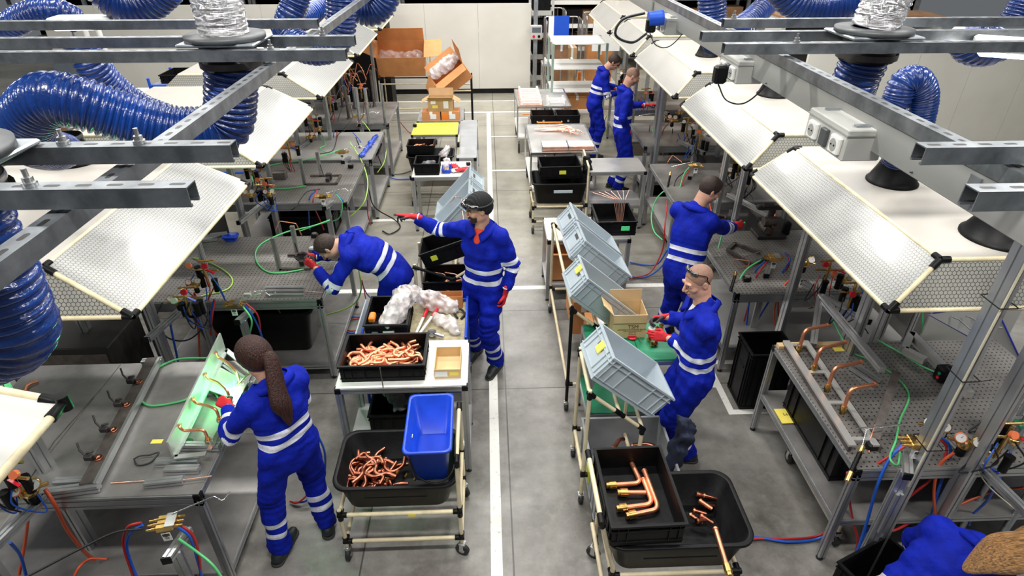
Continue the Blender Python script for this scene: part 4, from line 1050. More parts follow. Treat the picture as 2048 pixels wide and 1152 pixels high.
def crate(label, loc, L, W, Hh, mt='black_plastic', rot=(0, 0, 0), name='plastic_crate', cat='crate', t=.006, lab=None, inner=None, ribs=True, hand='x', group=None):
    """open crate, long side L on local x, origin at the middle of its underside"""
    r = rt(name, label, cat, loc, rot, group); x, y = L/2, W/2; s = .018
    m = MB(); xi, yi = x-.012, y-.012
    m.bb((-xi, -yi, 0), (xi, yi, t))
    for a, b in (((-xi, -yi, t), (-xi+t, yi, Hh)), ((xi-t, -yi, t), (xi, yi, Hh)), ((-xi+t, -yi, t), (xi-t, -yi+t, Hh)), ((-xi+t, yi-t, t), (xi-t, yi, Hh))): m.bb(a, b)
    m.build('shell', mt, r, False)
    m = MB()
    for z0, z1, o in ((Hh-.014, Hh, .0), (Hh-.05, Hh-.044, .003), (.03, .036, .006)):
        X, Y = x-o, y-o; T = .012-o+.001
        m.bb((-X, -Y, z0), (X, -Y+T, z1)); m.bb((-X, Y-T, z0), (X, Y, z1)); m.bb((-X, -Y+T, z0), (-X+T, Y-T, z1)); m.bb((X-T, -Y+T, z0), (X, Y-T, z1))
    m.build('rim', mt, r, False)
    if ribs:
        m = MB()
        for sx in (-1, 1):
            for k in (-.8, -.55, .55, .8): m.bb((sx*(x-.012), y*k-.002, .03), (sx*(x-.002), y*k+.002, Hh-.012))
        for sy in (-1, 1):
            for k in (-.88, -.7, -.4, .4, .7, .88): m.bb((x*k-.002, sy*(y-.012), .03), (x*k+.002, sy*(y-.002), Hh-.012))
        o = m.build('ribs', mt, r, False); o['kind'] = 'stuff'
    for sx in (-1, 1):
        m = MB()
        if hand == 'x': m.bb((sx*(x-.013), -.05, Hh*.62), (sx*(x-.009), .05, Hh*.62+.03))
        else: m.bb((-.05, sx*(y-.013), Hh*.62), (.05, sx*(y-.009), Hh*.62+.03))
        m.build('hand_hole', 'dark_grey_plastic' if mt == 'bin_grey' else 'black_matt', r, False)
    if lab:
        for (side, u, v, w_, h_, lm) in lab:
            m = MB(); d = .0012
            if side == '-y': m.bb((u-w_/2, -y-.001, v-h_/2), (u+w_/2, -y+.011, v+h_/2))
            if side == '-x': m.bb((-x-.001, u-w_/2, v-h_/2), (-x+.011, u+w_/2, v+h_/2))
            if side == '+x': m.bb((x-.011, u-w_/2, v-h_/2), (x+.001, u+w_/2, v+h_/2))
            m.build('sticker', lm, r, False)
    return r
def rrect(x, y, r, n=6):
    out = []
    for cx, cy, a0 in ((x-r, y-r, 0), (-x+r, y-r, PI/2), (-x+r, -y+r, PI), (x-r, -y+r, 3*PI/2)):
        for k in range(n+1): a = a0+PI/2*k/n; out.append((cx+r*math.cos(a), cy+r*math.sin(a)))
    return out
def tub(label, loc, L, W, Hh, mt='black_plastic', rot=(0, 0, 0), taper=.86, rad=.09, name='plastic_tub', cat='tub', rim=.022):
    r = rt(name, label, cat, loc, rot); x, y = L/2, W/2; t = .005
    rings = [(taper, 0, 0), (taper+.02, 0, .01), (1, 0, Hh-.02), (1, rim, Hh-.02), (1, rim, Hh-.002), (1, rim-.004, Hh), (1, 0, Hh), (1, -t, Hh-.004), (taper, -t, .012)]
    vs = []; n = None
    for k, o, z in rings:
        R_ = rrect(x*k+o-rim, y*k+o-rim, rad*k+o*.5); n = len(R_); vs += [(a, b, z) for a, b in R_]
    fs = [(i*n+j, i*n+(j+1) % n, (i+1)*n+(j+1) % n, (i+1)*n+j) for i in range(len(rings)-1) for j in range(n)]
    m = MB(); m.add(vs, fs, True); N = len(rings)-1
    m.f.append(tuple(range(n-1, -1, -1))); m.sm.append(False); m.f.append(tuple(range(N*n, N*n+n))); m.sm.append(False)
    m.build('shell', mt, r, False)
    m = MB(); m.bb((-x*.5, -y*.93, Hh*.55), (x*.5, -y*.93+.006, Hh*.57)); m.build('grip_rib', mt, r, False)
    return r
def bent(pts, r, label, mt='copper', name='copper_tube', cat='copper tube', bend=.03, group=None, ends=None, seg=10, root=None):
    P = round_path([Vector(p) for p in pts], bend)
    c = P[0]; t = rt(name, label, cat, c, group=group)
    m = MB(); m.tube(P, r, seg); m.build('tube', mt, t)
    for e, d in (((P[0], P[0]-P[1]), 0), ((P[-1], P[-1]-P[-2]), 1)):
        m = MB(); a, dr = e; dr = dr.normalized()
        if ends and ends[d] == 'nut': m.cyl(a-dr*.03, a+dr*.012, r*1.75, 6); m.cyl(a+dr*.012, a+dr*.03, r*1.35, 14); m.build('brass_fitting', 'brass', t)
        elif ends and ends[d] == 'ring': m.tube([a-dr*.012, a-dr*.004], r*1.25, 12); m.build('swage_ring', 'copper', t)
        m = MB(); m.cyl(a, a+dr*(.0304 if ends and ends[d] == 'nut' else .0004), r*.78, 12); m.build('bore', 'copper_dark', t)
    return t
def seg(t, name, a, b, r, mt, world=False, n=10):
    m = MB(); m.tube([a, b], r, n); return m.build(name, mt, t, world)
def caster(t, p, R=.05, yaw=0, mt='black_rubber', world=False):
    p = Vector(p); ax = Vector((math.cos(yaw), math.sin(yaw), 0)); z = Vector((0, 0, 1))
    m = MB(); m.cyl(p+z*(2*R+.045), p+z*(2*R+.0), .012, 10, .022)
    for s in (-1, 1): m.bar(p+ax*s*.022+z*R, p+ax*s*.018+z*(2*R+.02), .03, .004, ax)
    m.bar(p-ax*.022+z*(2*R+.02), p+ax*.022+z*(2*R+.02), .04, .006); c = m.build('caster', 'steel', t, world)
    m = MB(); mm = frame(p+z*R, z, ax); m.lathe([(0, -.016), (R*.8, -.016), (R, -.011), (R, .011), (R*.8, .016), (0, .016)], mm, 22); m.build('wheel', mt, c, world)
    m = MB(); m.lathe([(0, -.019), (R*.4, -.019), (R*.4, .019), (0, .019)], mm, 14); m.build('hub', 'aluminium', c, world)
PR = .014
def pipe_frame(name, label, cat, loc, pipes, joints, casters=(), rot=(0, 0, 0), extra=(), R=.05):
    t = rt(name, label, cat, loc, rot)
    for p in pipes:
        a, b = p[0], p[1]; seg(t, 'pipe', a, b, PR, p[2] if len(p) > 2 else 'ivory_pipe', n=12)
    for j, dirs in joints:
        m = MB(); J = Vector(j)
        for d in dirs: m.tube([J, J+Vector(d).normalized()*.045], .0185, 12)
        m.tube([J-Vector(dirs[0]).normalized()*.018, J], .0185, 12); m.build('pipe_joint', 'black_plastic', t, False)
    for c in casters: caster(t, c[:3], R, c[3] if len(c) > 3 else 0)
    return t
def carton(label, loc, L, W, Hh, rz=0, mt='cardboard', flaps=(), rot=None, name='cardboard_box', t=.004, open_=True, group=None, tape=True):
    r = rt(name, label, 'box', loc, rot or (0, 0, rz), group); x, y = L/2, W/2
    m = MB(); m.bb((-x, -y, 0), (x, y, t))
    for a, b in (((-x, -y, t), (-x+t, y, Hh)), ((x-t, -y, t), (x, y, Hh)), ((-x+t, -y, t), (x-t, -y+t, Hh)), ((-x+t, y-t, t), (x-t, y, Hh))): m.bb(a, b)
    if not open_: m.bb((-x, -y, Hh), (x, y, Hh+t))
    m.build('carton', mt, r, False)
    for side, ang, ln in flaps:          # ang: 0 = standing straight up, 90 = folded out flat
        a = math.radians(ang); m = MB()
        if side in '+-' or side in ('+x', '-x'):
            pass
        s = 1 if side[0] == '+' else -1
        if side[1] == 'x':
            p = Vector((s*x, 0, Hh)); d = Vector((s*math.sin(a), 0, math.cos(a))); m.bar(p, p+d*ln, W-.01, t, d.cross(Vector((0, 1, 0))))
        else:
            p = Vector((0, s*y, Hh)); d = Vector((0, s*math.sin(a), math.cos(a))); m.bar(p, p+d*ln, L-.01, t, d.cross(Vector((1, 0, 0))))
        m.build('flap', mt, r, False)
    if tape and not open_:
        m = MB(); m.bb((-.025, -y-.001, Hh*.7), (.025, y+.001, Hh+t+.001)); m.build('tape', 'paper', r, False)
    return r
def text(parent, s, m4, size, mt='ink', name='printed_text'):
    c = bpy.data.curves.new(name, 'FONT'); c.body = s; c.size = size; c.align_x = 'CENTER'; c.extrude = .0003
    o = bpy.data.objects.new(name, c); C.objects.link(o)
    dg = bpy.context.evaluated_depsgraph_get(); me = bpy.data.meshes.new_from_object(o.evaluated_get(dg))
    me.transform(m4); me.materials.clear(); me.materials.append(M[mt]); bpy.data.objects.remove(o)
    q = bpy.data.objects.new(name, me); C.objects.link(q); q.parent = parent; return q
def hose(pts, r, mt, label, name='gas_hose', cat='hose', n=10, seg_=9):
    m = MB(); m.tube(smooth_path(pts, n), r, seg_); return tag(m.build(name, mt), label, cat)
def rod(a, b, r, mt, label, name='metal_rod', cat='rod'):
    m = MB(); m.tube([a, b], r, 8); return tag(m.build(name, mt), label, cat)
def alu_bar(a, b, w, h, label, name='aluminium_profile', cat='aluminium profile', z0=0):
    a = Vector(a); b = Vector(b); m = MB(); m.profile(a, b, w, h); return tag(m.build(name, 'aluminium'), label, cat)

# ================================================================ workbenches
TB = .9
table('smooth steel-topped workbench in the lower left foreground', -3.46, -1.735, 2.44, 3.70, TB, 'brushed', .15, shelfmat='brushed')
table('perforated-top workbench under the bending worker', -3.08, -1.50, 4.53, 5.78, TB, 'perforated_plate', .17, shelfmat='brushed')
table('perforated workbench third in the left row with upright steel fixture', -3.2, -1.68, 6.62, 7.95, TB, 'perforated_plate', .2)
table('left row workbench with a blue rag at its corner', -3.2, -1.61, 8.06, 9.30, TB, 'bright_sheet', .2)
table('farthest workbench of the left row, crowded with upright pipes', -3.1, -1.60, 9.72, 11.03, TB, 'brushed', .2)
table('perforated-top workbench nearest at right with copper pipe fixture', 2.20, 4.0, 2.47, 3.74, TB, 'perforated_plate', .42, shelfmat='brushed')
table('workbench at right with dark clamping jig beside the turned worker', 2.17, 3.95, 4.48, 5.72, TB, 'perforated_plate', .3)
table('third workbench of the right row beyond the worker with back turned', 2.15, 3.9, 6.46, 7.75, TB, 'brushed', .42)
table('fourth workbench of the right row beside the tall worker', 2.25, 3.9, 8.45, 9.6, TB, 'brushed', .35)
table('farthest workbench of the right row', 2.3, 3.9, 10.3, 11.6, TB, 'brushed', .35)
b = MB(); b.tube([(-2.80, 2.46, TB+.001), (-2.80, 3.68, TB+.001)], .0025, 6); tag(b.build('steel_wire', 'dark_steel'), 'long dark wire lying across the near left benchtop', 'wire')
b = MB(); b.tube([(-2.78, 2.48, TB+.003), (-2.83, 2.9, TB+.003), (-2.80, 3.4, TB+.003)], .003, 6); tag(b.build('steel_wire', 'dark_steel'), 'second dark wire beside the long one on the near left benchtop', 'wire')
# ---- hood posts with rails, regulators
def gas_stand(label, posts, rail, braces=(), w=.045):
    t = thing('gas_stand', label, 'gas stand', (posts[0][0], posts[0][1], 0))
    for x, y, z in posts:
        m = MB(); m.profile((x, y, .0), (x, y, z), w, w*2 if w < .05 else w); m.build('post', 'aluminium', t)
    a, b_ = rail; m = MB(); m.profile(a, b_, w); m.build('rail', 'aluminium', t)
    for p in (a, b_):
        m = MB(); m.box(p, (w+.003, .006, w+.003)); m.build('end_cap', 'black_plastic', t)
    for a, b_ in braces:
        m = MB(); m.profile(a, b_, w); m.build('brace', 'aluminium', t)
    return t
def regulator(p, label, yaw=0, ring='gauge_orange', big=1.0):
    t = rt('gas_regulator', label, 'gas regulator', p, (0, 0, yaw)); s = big
    m = MB(); m.lathe([(0, -.03*s), (.026*s, -.03*s), (.034*s, -.015*s), (.034*s, .01*s), (.022*s, .02*s), (0, .022*s)], None, 20); m.cyl((-.07*s, 0, 0), (.07*s, 0, 0), .009*s, 8); m.build('body', 'brass', t, False)
    m = MB(); m.lathe([(0, -.03*s), (.02*s, -.03*s), (.022*s, -.075*s), (.016*s, -.085*s), (0, -.085*s)], None, 16); m.build('knob', 'black_plastic', t, False)
    for k, (dx, mt) in enumerate(((-.035, ring), (.035, 'gauge_white'))):
        mm = frame((dx*s, -.03*s, .045*s), (1, 0, 0), (0, -1, .5))
        m = MB(); m.lathe([(0, -.012*s), (.024*s, -.012*s), (.026*s, 0), (.026*s, .008*s), (.022*s, .008*s)], mm, 20); g_ = m.build('gauge', mt if k == 0 else 'brass', t, False)
        m = MB(); m.lathe([(.022*s, .0065*s), (0, .0065*s)], mm, 20); m.build('dial', 'gauge_white', g_, False)
        m = MB(); m.add([mm @ Vector(q) for q in ((-.002*s, 0, .0075*s), (.002*s, 0, .0075*s), (.008*s, .016*s, .0075*s))], [(0, 1, 2)]); m.build('needle', 'ink', g_, False)
    return t
def manifold(p, yaw, label, zf=0, hook=True, foot=None):
    """brass block on a short rail on a pillar; p = top centre of the brass block"""
    x, y, z = p; t = rt('torch_manifold', label, 'gas manifold', (x, y, 0), (0, 0, yaw))
    fx, fy = foot or (.03, -.03)
    m = MB(); m.profile((fx, fy, 0), (fx, fy, z-.15), .06, .03); m.build('pillar', 'aluminium', t, False)
    m = MB(); m.profile((fx-.02, fy-.06, z-.13), (fx+.05, fy+.12, z-.13), .045); m.build('bracket', 'aluminium', t, False)
    m = MB(); m.box((fx-.022, fy-.065, z-.13), (.05, .012, .05), ch=.003); m.build('end_cap', 'black_plastic', t, False)
    for i in range(3):
        m = MB(); m.box((0, (i-1)*.030, z-.018), (.085, .028, .034), ch=.003); b_ = m.build('valve_block', 'brass', t, False)
        for s in (-1, 1):
            m = MB(); m.cyl((s*.042, (i-1)*.030, z-.018), (s*.065, (i-1)*.030, z-.018), .011, 6); m.cyl((s*.065, (i-1)*.030, z-.018), (s*.09, (i-1)*.030, z-.018), .007, 10); m.build('fitting', 'brass', b_, False)
    m = MB(); m.box((0, -.045, z-.075), (.045, .003, .06)); pl = m.build('warning_plate', 'paper', t, False)
    m = MB(); m.box((0, -.0475, z-.058), (.036, .001, .018)); m.lathe([(.006, 0), (.013, 0)], frame((0, -.0485, z-.058), (1, 0, 0), (0, -1, 0)), 16); m.build('warning_symbol', 'ink', pl, False)
    for q in range(2):
        m = MB(); m.box((0, -.0475, z-.078-q*.009), (.026-.006*q, .001, .003)); m.build('printed_line', 'ink', pl, False)
    m = MB(); m.box((.03, 0, z+.004), (.05, .09, .006)); m.build('lever_bracket', 'steel', t, False)
    if hook:
        m = MB(); m.tube(round_path([(.03, .03, z+.01), (.24, .09, z+.03), (.28, .07, z-.0), (.32, .11, z+.02)], .015), .0035, 8); m.build('hook_lever', 'chrome', t, False)
    return t
# left row
for k, (y0, z, lb) in enumerate(((2.44, 2.0, 'gas stand of two upright profiles in the lower left corner'), (4.50, 2.0, 'gas stand between the first and second left benches'), (6.60, 2.0, 'gas stand in front of the third left bench'), (9.0, 2.0, 'gas stand by the fourth left bench under the hoods'), (11.2, 2.0, 'gas stand at the end of the left row'))):
    gas_stand(lb, [(-2.50 if k else -2.74, y0-.06 if k else 2.68, .98 if k else 1.93), (-2.76, y0-.33, 1.0 if k == 0 else 1.97)], ((-2.72, y0-.55, .93), (-2.60, y0-.0, .93)), [((-2.72, y0+.62, 0), (-2.72, y0+.62, 1.97))] if k else [])
regulator((-2.60, 2.38, 1.06), 'gas regulator with red dial at the lower left corner', .5, big=1.3); regulator((-2.58, 4.28, 1.08), 'pair of gauges with orange dial beside the first left hood', .4, big=1.1)
regulator((-2.52, 4.50, 1.10), 'brass gas regulator behind the orange dial under the first left hood', .2, 'red_plastic'); regulator((-2.45, 6.38, 1.12), 'gas regulator with red dial under second left hood', .3, 'red_plastic')
regulator((-2.62, 6.28, 1.16), 'brass regulator cluster under the corner of the second left hood', .1); regulator((-2.58, 8.72, 1.02), 'brass regulator under the third left hood', .2); regulator((-2.52, 9.0, 1.04), 'small brass regulator near the fourth left bench', .0)
regulator((-2.54, 11.0, 1.02), 'regulator at the far end of the left row', .1)
manifold((-1.79, 2.19, 1.0), .18, 'brass torch manifold on a pillar in front of the near left bench', foot=(.03, -.09))
manifold((-2.17, 4.36, 1.0), .05, 'brass torch manifold on a green-lit pillar in front of second left bench', foot=(.05, -.05)); manifold((-1.92, 6.58, 1.02), .05, 'brass torch manifold in front of third left bench')
manifold((-1.98, 8.0, 1.05), .05, 'brass torch manifold in front of fourth left bench'); manifold((-2.05, 9.66, 1.05), .05, 'brass torch manifold in front of the farthest left bench')
# right row
gas_stand('tall gas stand with long posts and clamped pipes at the lower right', [(2.44, 2.36, 2.75), (2.86, 2.44, 2.75)], ((3.02, 1.6, .93), (2.92, 2.70, .93)), [((2.02, 2.41, .0), (2.02, 2.41, .0)), ((2.36, 2.30, .55), (2.36, 2.30, .9))][1:])
gas_stand('gas stand between the first and second right benches', [(2.62, 4.40, 1.97), (3.05, 4.1, 1.97)], ((3.05, 3.92, .96), (2.80, 4.55, .96)))
gas_stand('gas stand at the third right bench behind the turned worker', [(2.62, 6.35, 1.97), (3.05, 6.9, 1.97)], ((3.05, 5.95, .96), (2.80, 6.55, .96)))
gas_stand('gas stand at the fourth right bench', [(2.40, 8.35, 1.97), (2.85, 8.05, 1.97)], ((2.95, 7.95, .96), (2.75, 8.5, .96)))
gas_stand('gas stand at the far end of the right row', [(2.45, 10.2, 1.97), (2.9, 10.0, 1.97)], ((2.95, 9.85, .96), (2.75, 10.35, .96)))
regulator(at(1868, 855, 1.08), 'upper brass regulator with clear gauge at the tall right stand', -.5, 'gauge_white', 1.2); regulator(at(1930, 885, 1.08), 'lower brass regulator with orange-rimmed gauge at the tall right stand', -.5, 'gauge_orange', 1.25)
regulator(at(1610, 525, 1.08), 'regulator with two orange dials between the right benches', -.4, 'gauge_orange', 1.2); regulator(at(1685, 560, 1.10), 'brass valve cluster under the corner of the near right hood', -.2, 'red_plastic')
regulator(at(1452, 345, 1.10), 'regulator with orange dials beside the turned worker', -.4, 'gauge_orange', 1.2); regulator(at(1490, 355, 1.15), 'dark valve cluster under the second right hood corner', -.2, 'black_plastic', 1.2)
regulator(at(1345, 240, 1.12), 'regulator with orange dials under the third right hood', -.4, 'gauge_orange', 1.2)
regulator(at(1360, 225, 1.25), 'brass valve cluster at the third right hood corner', .2, 'red_plastic')
manifold(at(1836, 880, 1.22), -.15, 'brass torch manifold beside the nearest right bench', foot=(-.06, -.1), hook=False); manifold(at(1548, 512, 1.05), -.15, 'brass torch manifold beside the clamping jig', foot=(-.06, -.1), hook=False)
manifold(at(1392, 328, 1.05), -.15, 'brass torch manifold above the head of the turned worker', foot=(-.06, -.1), hook=False); manifold(at(1322, 232, 1.05), -.15, 'brass torch manifold near the tall worker', foot=(-.06, -.1), hook=False)
for p, q, lb in ((at(1712, 857, .97), at(1815, 848, 1.04), 'thin chrome lever rod pointing left from the nearest right manifold'), (at(1483, 516, .97), at(1540, 496, 1.06), 'thin chrome rod beside the clamping jig'), (at(1344, 333, .97), at(1388, 323, 1.06), 'thin chrome rod near the third right bench'), (at(1278, 231, 1.0), at(1315, 226, 1.06), 'thin chrome rod near the tall worker')):
    rod(p, q, .005, 'chrome', lb)
# tall grey pipes with green clamps at the lower right
for i, (x, y) in enumerate(((3.02, 2.52), (3.25, 2.60), (3.42, 2.48), (3.55, 2.9))):
    t = thing('gas_pipe', ['leftmost grey gas pipe with green clamp at the right edge', 'second grey gas pipe with green clamp at the right edge', 'third grey gas pipe with green clamp at the right edge', 'thin grey pipe behind the clamped pipes'][i], 'pipe', (x, y, 0))
    m = MB(); m.cyl((x, y, 0), (x, y, 2.7), .022 if i < 3 else .016, 14); m.build('pipe', 'galvanised', t)
    if i < 3:
        m = MB(); m.box((x, y, 1.12), (.10, .06, .03), ch=.006); m.build('pipe_clamp', 'green_paint', t)
        m = MB(); m.lathe([(.024, -.02), (.034, -.02), (.034, .02), (.024, .02)], Matrix.Translation((x, y, .98)), 14); m.build('union', 'brass', t)
        m = MB(); m.bar((x-.02, y-.03, .9), (x+.07, y-.07, .86), .016, .01); m.build('valve_lever', 'blue_plastic', t)
rod((2.40, 2.30, .95), (2.42, 2.30, 2.7), .006, 'hose_clear', 'clear tube tied up along the tall right post', 'clear_tube', 'tube')
for z, lb in ((1.25, 'black cable tie low on the tall right post'), (1.75, 'black cable tie halfway up the tall right post'), (2.2, 'black cable tie high on the tall right post')):
    m = MB(); m.tube(round_path([(2.395, 2.29, z), (2.49, 2.29, z), (2.49, 2.42, z), (2.395, 2.42, z), (2.395, 2.29, z)], .01), .003, 6); m.tube([(2.49, 2.29, z), (2.53, 2.27, z+.03)], .002, 5); tag(m.build('cable_tie', 'black_plastic'), lb, 'cable tie')

def valve_tree(p, label, seed=0, mt2='blue_plastic'):
    r = random.Random(seed); p = Vector(p); t = thing('valve_tree', label, 'valve assembly', p)
    m = MB(); m.cyl(p+Vector((0, 0, -.14)), p+Vector((0, 0, .10)), .012, 8); m.cyl(p+Vector((-.10, .02, .02)), p+Vector((.12, -.02, .03)), .010, 8); m.cyl(p+Vector((-.06, .05, .08)), p+Vector((.09, .03, .10)), .009, 8); m.build('pipework', 'brass', t)
    for k in range(3):
        q = p+Vector((r.uniform(-.10, .12), r.uniform(-.05, .05), r.uniform(-.12, .06))); m = MB(); m.cyl(q, q-Vector((0, 0, .10)), .024, 12); m.cyl(q, q+Vector((0, 0, .02)), .028, 8); m.build('filter_bowl', 'black_plastic', t)
    for k in range(2):
        q = p+Vector((r.uniform(-.10, .12), -.03, r.uniform(0, .1))); m = MB(); m.cyl(q, q+Vector((0, -.02, .012)), .024, 14); m.build('gauge', r.choice(['gauge_white', 'gauge_orange', 'red_plastic']), t)
    m = MB(); m.bar(p+Vector((.04, -.04, .05)), p+Vector((.11, -.07, .03)), .016, .008); m.build('valve_lever', mt2, t)
    for k in range(3):
        a = p+Vector((r.uniform(-.1, .1), 0, -.02)); m = MB(); m.tube(smooth_path([a, a+Vector((r.uniform(-.08, .08), -.05, -.12)), a+Vector((r.uniform(-.1, .1), .03, -.28)), a+Vector((r.uniform(-.05, .05), .05, -.12))], 6), .005, 6); m.build('small_hose', r.choice(['hose_black', 'hose_black', 'hose_red', 'hose_blue']), t)
VT = [((372, 600), 'valve assembly with black bowls beside the near left hood rim'), ((410, 545), 'valve assembly on the rail left of the second bench'), ((505, 345), 'valve assembly with brass elbows at the second left hood corner'), ((530, 375), 'valve assembly below the red dial at the second left hood'), ((578, 300), 'valve assembly between second and third left hoods'), ((625, 245), 'valve assembly under the third left hood corner'), ((660, 205), 'valve assembly under the fourth left hood'), ((700, 150), 'valve assembly at the far end of the left hoods'), ((722, 180), 'valve assembly in front of the large brown carton'),
 ((1655, 545), 'valve assembly under the near right hood rim'), ((1705, 590), 'valve assembly at the near right hood corner'), ((1500, 350), 'valve assembly under the second right hood corner'), ((1478, 330), 'valve assembly behind the turned worker head'), ((1375, 250), 'valve assembly under the third right hood'), ((1400, 275), 'valve assembly right of the third right hood corner'), ((1290, 190), 'valve assembly beside the tall worker'), ((1245, 150), 'valve assembly between the far workers heads'), ((2010, 880), 'valve assembly with blue lever among the clamped pipes'), ((2030, 800), 'valve assembly at the right picture edge'), ((20, 960), 'valve assembly below the white sheet hood at lower left')]
for i, ((x, y), lb) in enumerate(VT): valve_tree(at(x, y, 1.20), lb, i, ['blue_plastic', 'red_plastic'][i % 2])
for i, (s_, y0, y1, lb) in enumerate(((-1, 3.95, 4.45, 'dark steel cabinet beyond the near left bench'), (-1, 5.9, 6.5, 'dark steel cabinet beyond the second left bench'), (-1, 11.2, 12.6, 'dark steel cabinet at the end of the left row'), (1, 5.8, 6.35, 'dark steel cabinet beyond the second right bench'), (1, 7.85, 8.35, 'dark steel cabinet beyond the third right bench'), (1, 9.7, 10.2, 'dark steel cabinet beyond the fourth right bench'))):
    x0, x1 = (3.0, 3.9) if s_ > 0 else (-3.9, -3.05)
    t = thing('tool_cabinet', lb, 'cabinet', ((x0+x1)/2, (y0+y1)/2, 0)); m = MB(); m.bb((x0, y0, .06), (x1, y1, .86), ch=.01); m.build('body', 'shelf_dark', t); m = MB(); m.bb((x0+.04, y0+.04, 0), (x1-.04, y1-.04, .06)); m.build('plinth', 'black_matt', t)
    m = MB(); m.bb((x0+.03, y0-.004, .12), (x1-.03, y0+.001, .80)); m.build('door', 'dark_steel', t)
for i, (x, y, z, lb) in enumerate(((-3.35, 4.2, 1.97, 'rear profile post beyond the near left bench'), (-3.35, 6.2, 1.97, 'rear profile post beyond the second left bench'), (-3.3, 8.0, 1.97, 'rear profile post beyond the third left bench'), (-2.9, 9.45, 1.97, 'profile post before the farthest left bench'), (-2.35, 8.95, 1.97, 'profile post at the back of the fourth left bench'), (-2.2, 12.3, 1.97, 'profile post at the last left hood'), (3.35, 4.15, 1.97, 'rear profile post between the near right benches'), (3.3, 6.1, 1.97, 'rear profile post beyond the second right bench'), (3.2, 8.1, 1.97, 'rear profile post beyond the third right bench'), (2.5, 8.9, 1.97, 'profile post behind the tall worker bench'), (2.7, 6.0, 1.97, 'profile post at second right hood edge'), (2.6, 11.8, 1.97, 'profile post at the last right hood'), (2.75, 3.62, 1.97, 'profile post rising through the rear of the near right bench'))):
    t = thing('support_post', lb, 'post', (x, y, 0)); m = MB(); m.profile((x, y, .01), (x, y, z), .045, .09); m.build('profile', 'aluminium', t); m = MB(); m.bb((x-.06, y-.06, 0), (x+.06, y+.06, .01)); m.build('foot_plate', 'steel', t)
# ================================================================ on the near left bench
Z = TB+.0005
# brazing fixture: raised base plate, upright plate, bent copper tubes
fb = [at(349, 915, .965), at(412, 908, .965), at(503, 742, .965), at(452, 700, .965)]
t = thing('brazing_fixture', 'aluminium brazing fixture with upright plate and bent copper tubes, lit green', 'fixture', (fb[0].x, fb[0].y, TB))
for a_, b_ in ((fb[0], fb[3]), (fb[0], fb[1]), (fb[3], fb[2])):
    m = MB(); m.bar(a_, b_, .035, .012); m.build('base_bar', 'aluminium', t)
m = MB(); m.slab([fb[0].lerp(fb[3], .58), fb[1].lerp(fb[2], .62), fb[1].lerp(fb[2], .86), fb[0].lerp(fb[3], .82)], .010); m.build('work_plate', 'bright_sheet', t)
u = (fb[3]-fb[0]).normalized(); n_ = Vector((-u.y, u.x, 0)); A_ = fb[0]; B_ = fb[3]
m = MB(); m.slab([A_, B_, B_+Vector((0, 0, .16)), A_+Vector((0, 0, .13))], .012); m.build('upright_plate', 'bright_sheet', t)
r_ = (fb[2]-fb[1])
for q in (.12, .88):
    c = fb[0].lerp(fb[3], q); d = fb[1].lerp(fb[2], q); m = MB(); dd = (d-c).normalized(); m.profile(c-dd*.06-Vector((0, 0, .035)), d+dd*.04-Vector((0, 0, .035)), .04, .046); m.build('foot_bar', 'aluminium', t)
m = MB(); c = fb[0].lerp(fb[1], .9).lerp(fb[2], .08); m.bar(fb[1].lerp(fb[2], .03)+Vector((.01, 0, .006)), fb[1].lerp(fb[2], .97)+Vector((.01, 0, .006)), .03, .012); m.build('side_bar', 'steel', t)
for i, q in enumerate((.10, .33, .56, .78)):
    a = fb[0].lerp(fb[3], q+.03)+Vector((0, 0, .09)); e = fb[1].lerp(fb[2], q+.02)+Vector((-.02, 0, .01)); b1 = a+Vector((.03, -.03, .015)); c1 = a.lerp(e, .35)+Vector((0, -.0, .02))
    bent([a+Vector((.006, .03, .02)), a+Vector((.02, -.01, .035)), a+Vector((.03, .0, -.005)), c1+Vector((.04, 0, .015)), e+Vector((0, 0, .10)), e], .0095, ['copper tube bent over the fixture nearest the camera', 'second copper tube on the green-lit fixture', 'third copper tube on the fixture beside the flame', 'farthest copper tube at the top of the green-lit fixture'][i], bend=.03, ends=(None, 'nut'))
    m = MB(); m.cyl(e-Vector((0, 0, .004)), e+Vector((0, 0, .012)), .022, 16); m.build('socket_seat', 'steel', t)
# flame and its light
fp = at(468, 778, 1.0)
t = thing('brazing_flame', 'bright green brazing flame in front of the worker with ponytail', 'flame', fp)
mat('flame_core', (.55, 1, .75), .4, 0, 0, emit=40); mat('flame_green', (.05, 1, .25), .4, 0, 0, emit=9)
m = MB(); m.lathe([(0, -.05), (.010, -.02), (.012, 0), (.006, .03), (0, .05)], frame(fp, (0, 0, 1), (1, .5, .1)), 14); m.build('flame_core', 'flame_core', t)
m = MB()
for a in range(7):
    d = Vector((math.cos(a*.9), math.sin(a*.9)*.8, .25)); m.cyl(fp, fp+d*(.03+.03*((a*7) % 3)), .009, 8, .0008)
m.build('flame_fringe', 'flame_green', t)
l = bpy.data.lights.new('flame_light', 'POINT'); l.energy = 9; l.color = (.06, 1, .26); l.shadow_soft_size = .03; lo = bpy.data.objects.new('flame_light', l); C.objects.link(lo); lo.location = fp+Vector((0, 0, .07))
t = thing('brazing_torch', 'slim brass brazing torch held toward the flame', 'torch', fp+Vector((.04, -.02, .03)))
m = MB(); m.tube(round_path([fp+Vector((.03, 0, .03)), fp+Vector((.09, .03, .09)), fp+Vector((.17, .05, .12))], .03), .005, 8); m.build('tip', 'brass', t)
m = MB(); m.tube([fp+Vector((.16, .05, .12)), fp+Vector((.29, .08, .14))], .012, 10); m.build('handle', 'black_plastic', t)
def P(*a): return [at(x, y, z) for x, y, z in a]
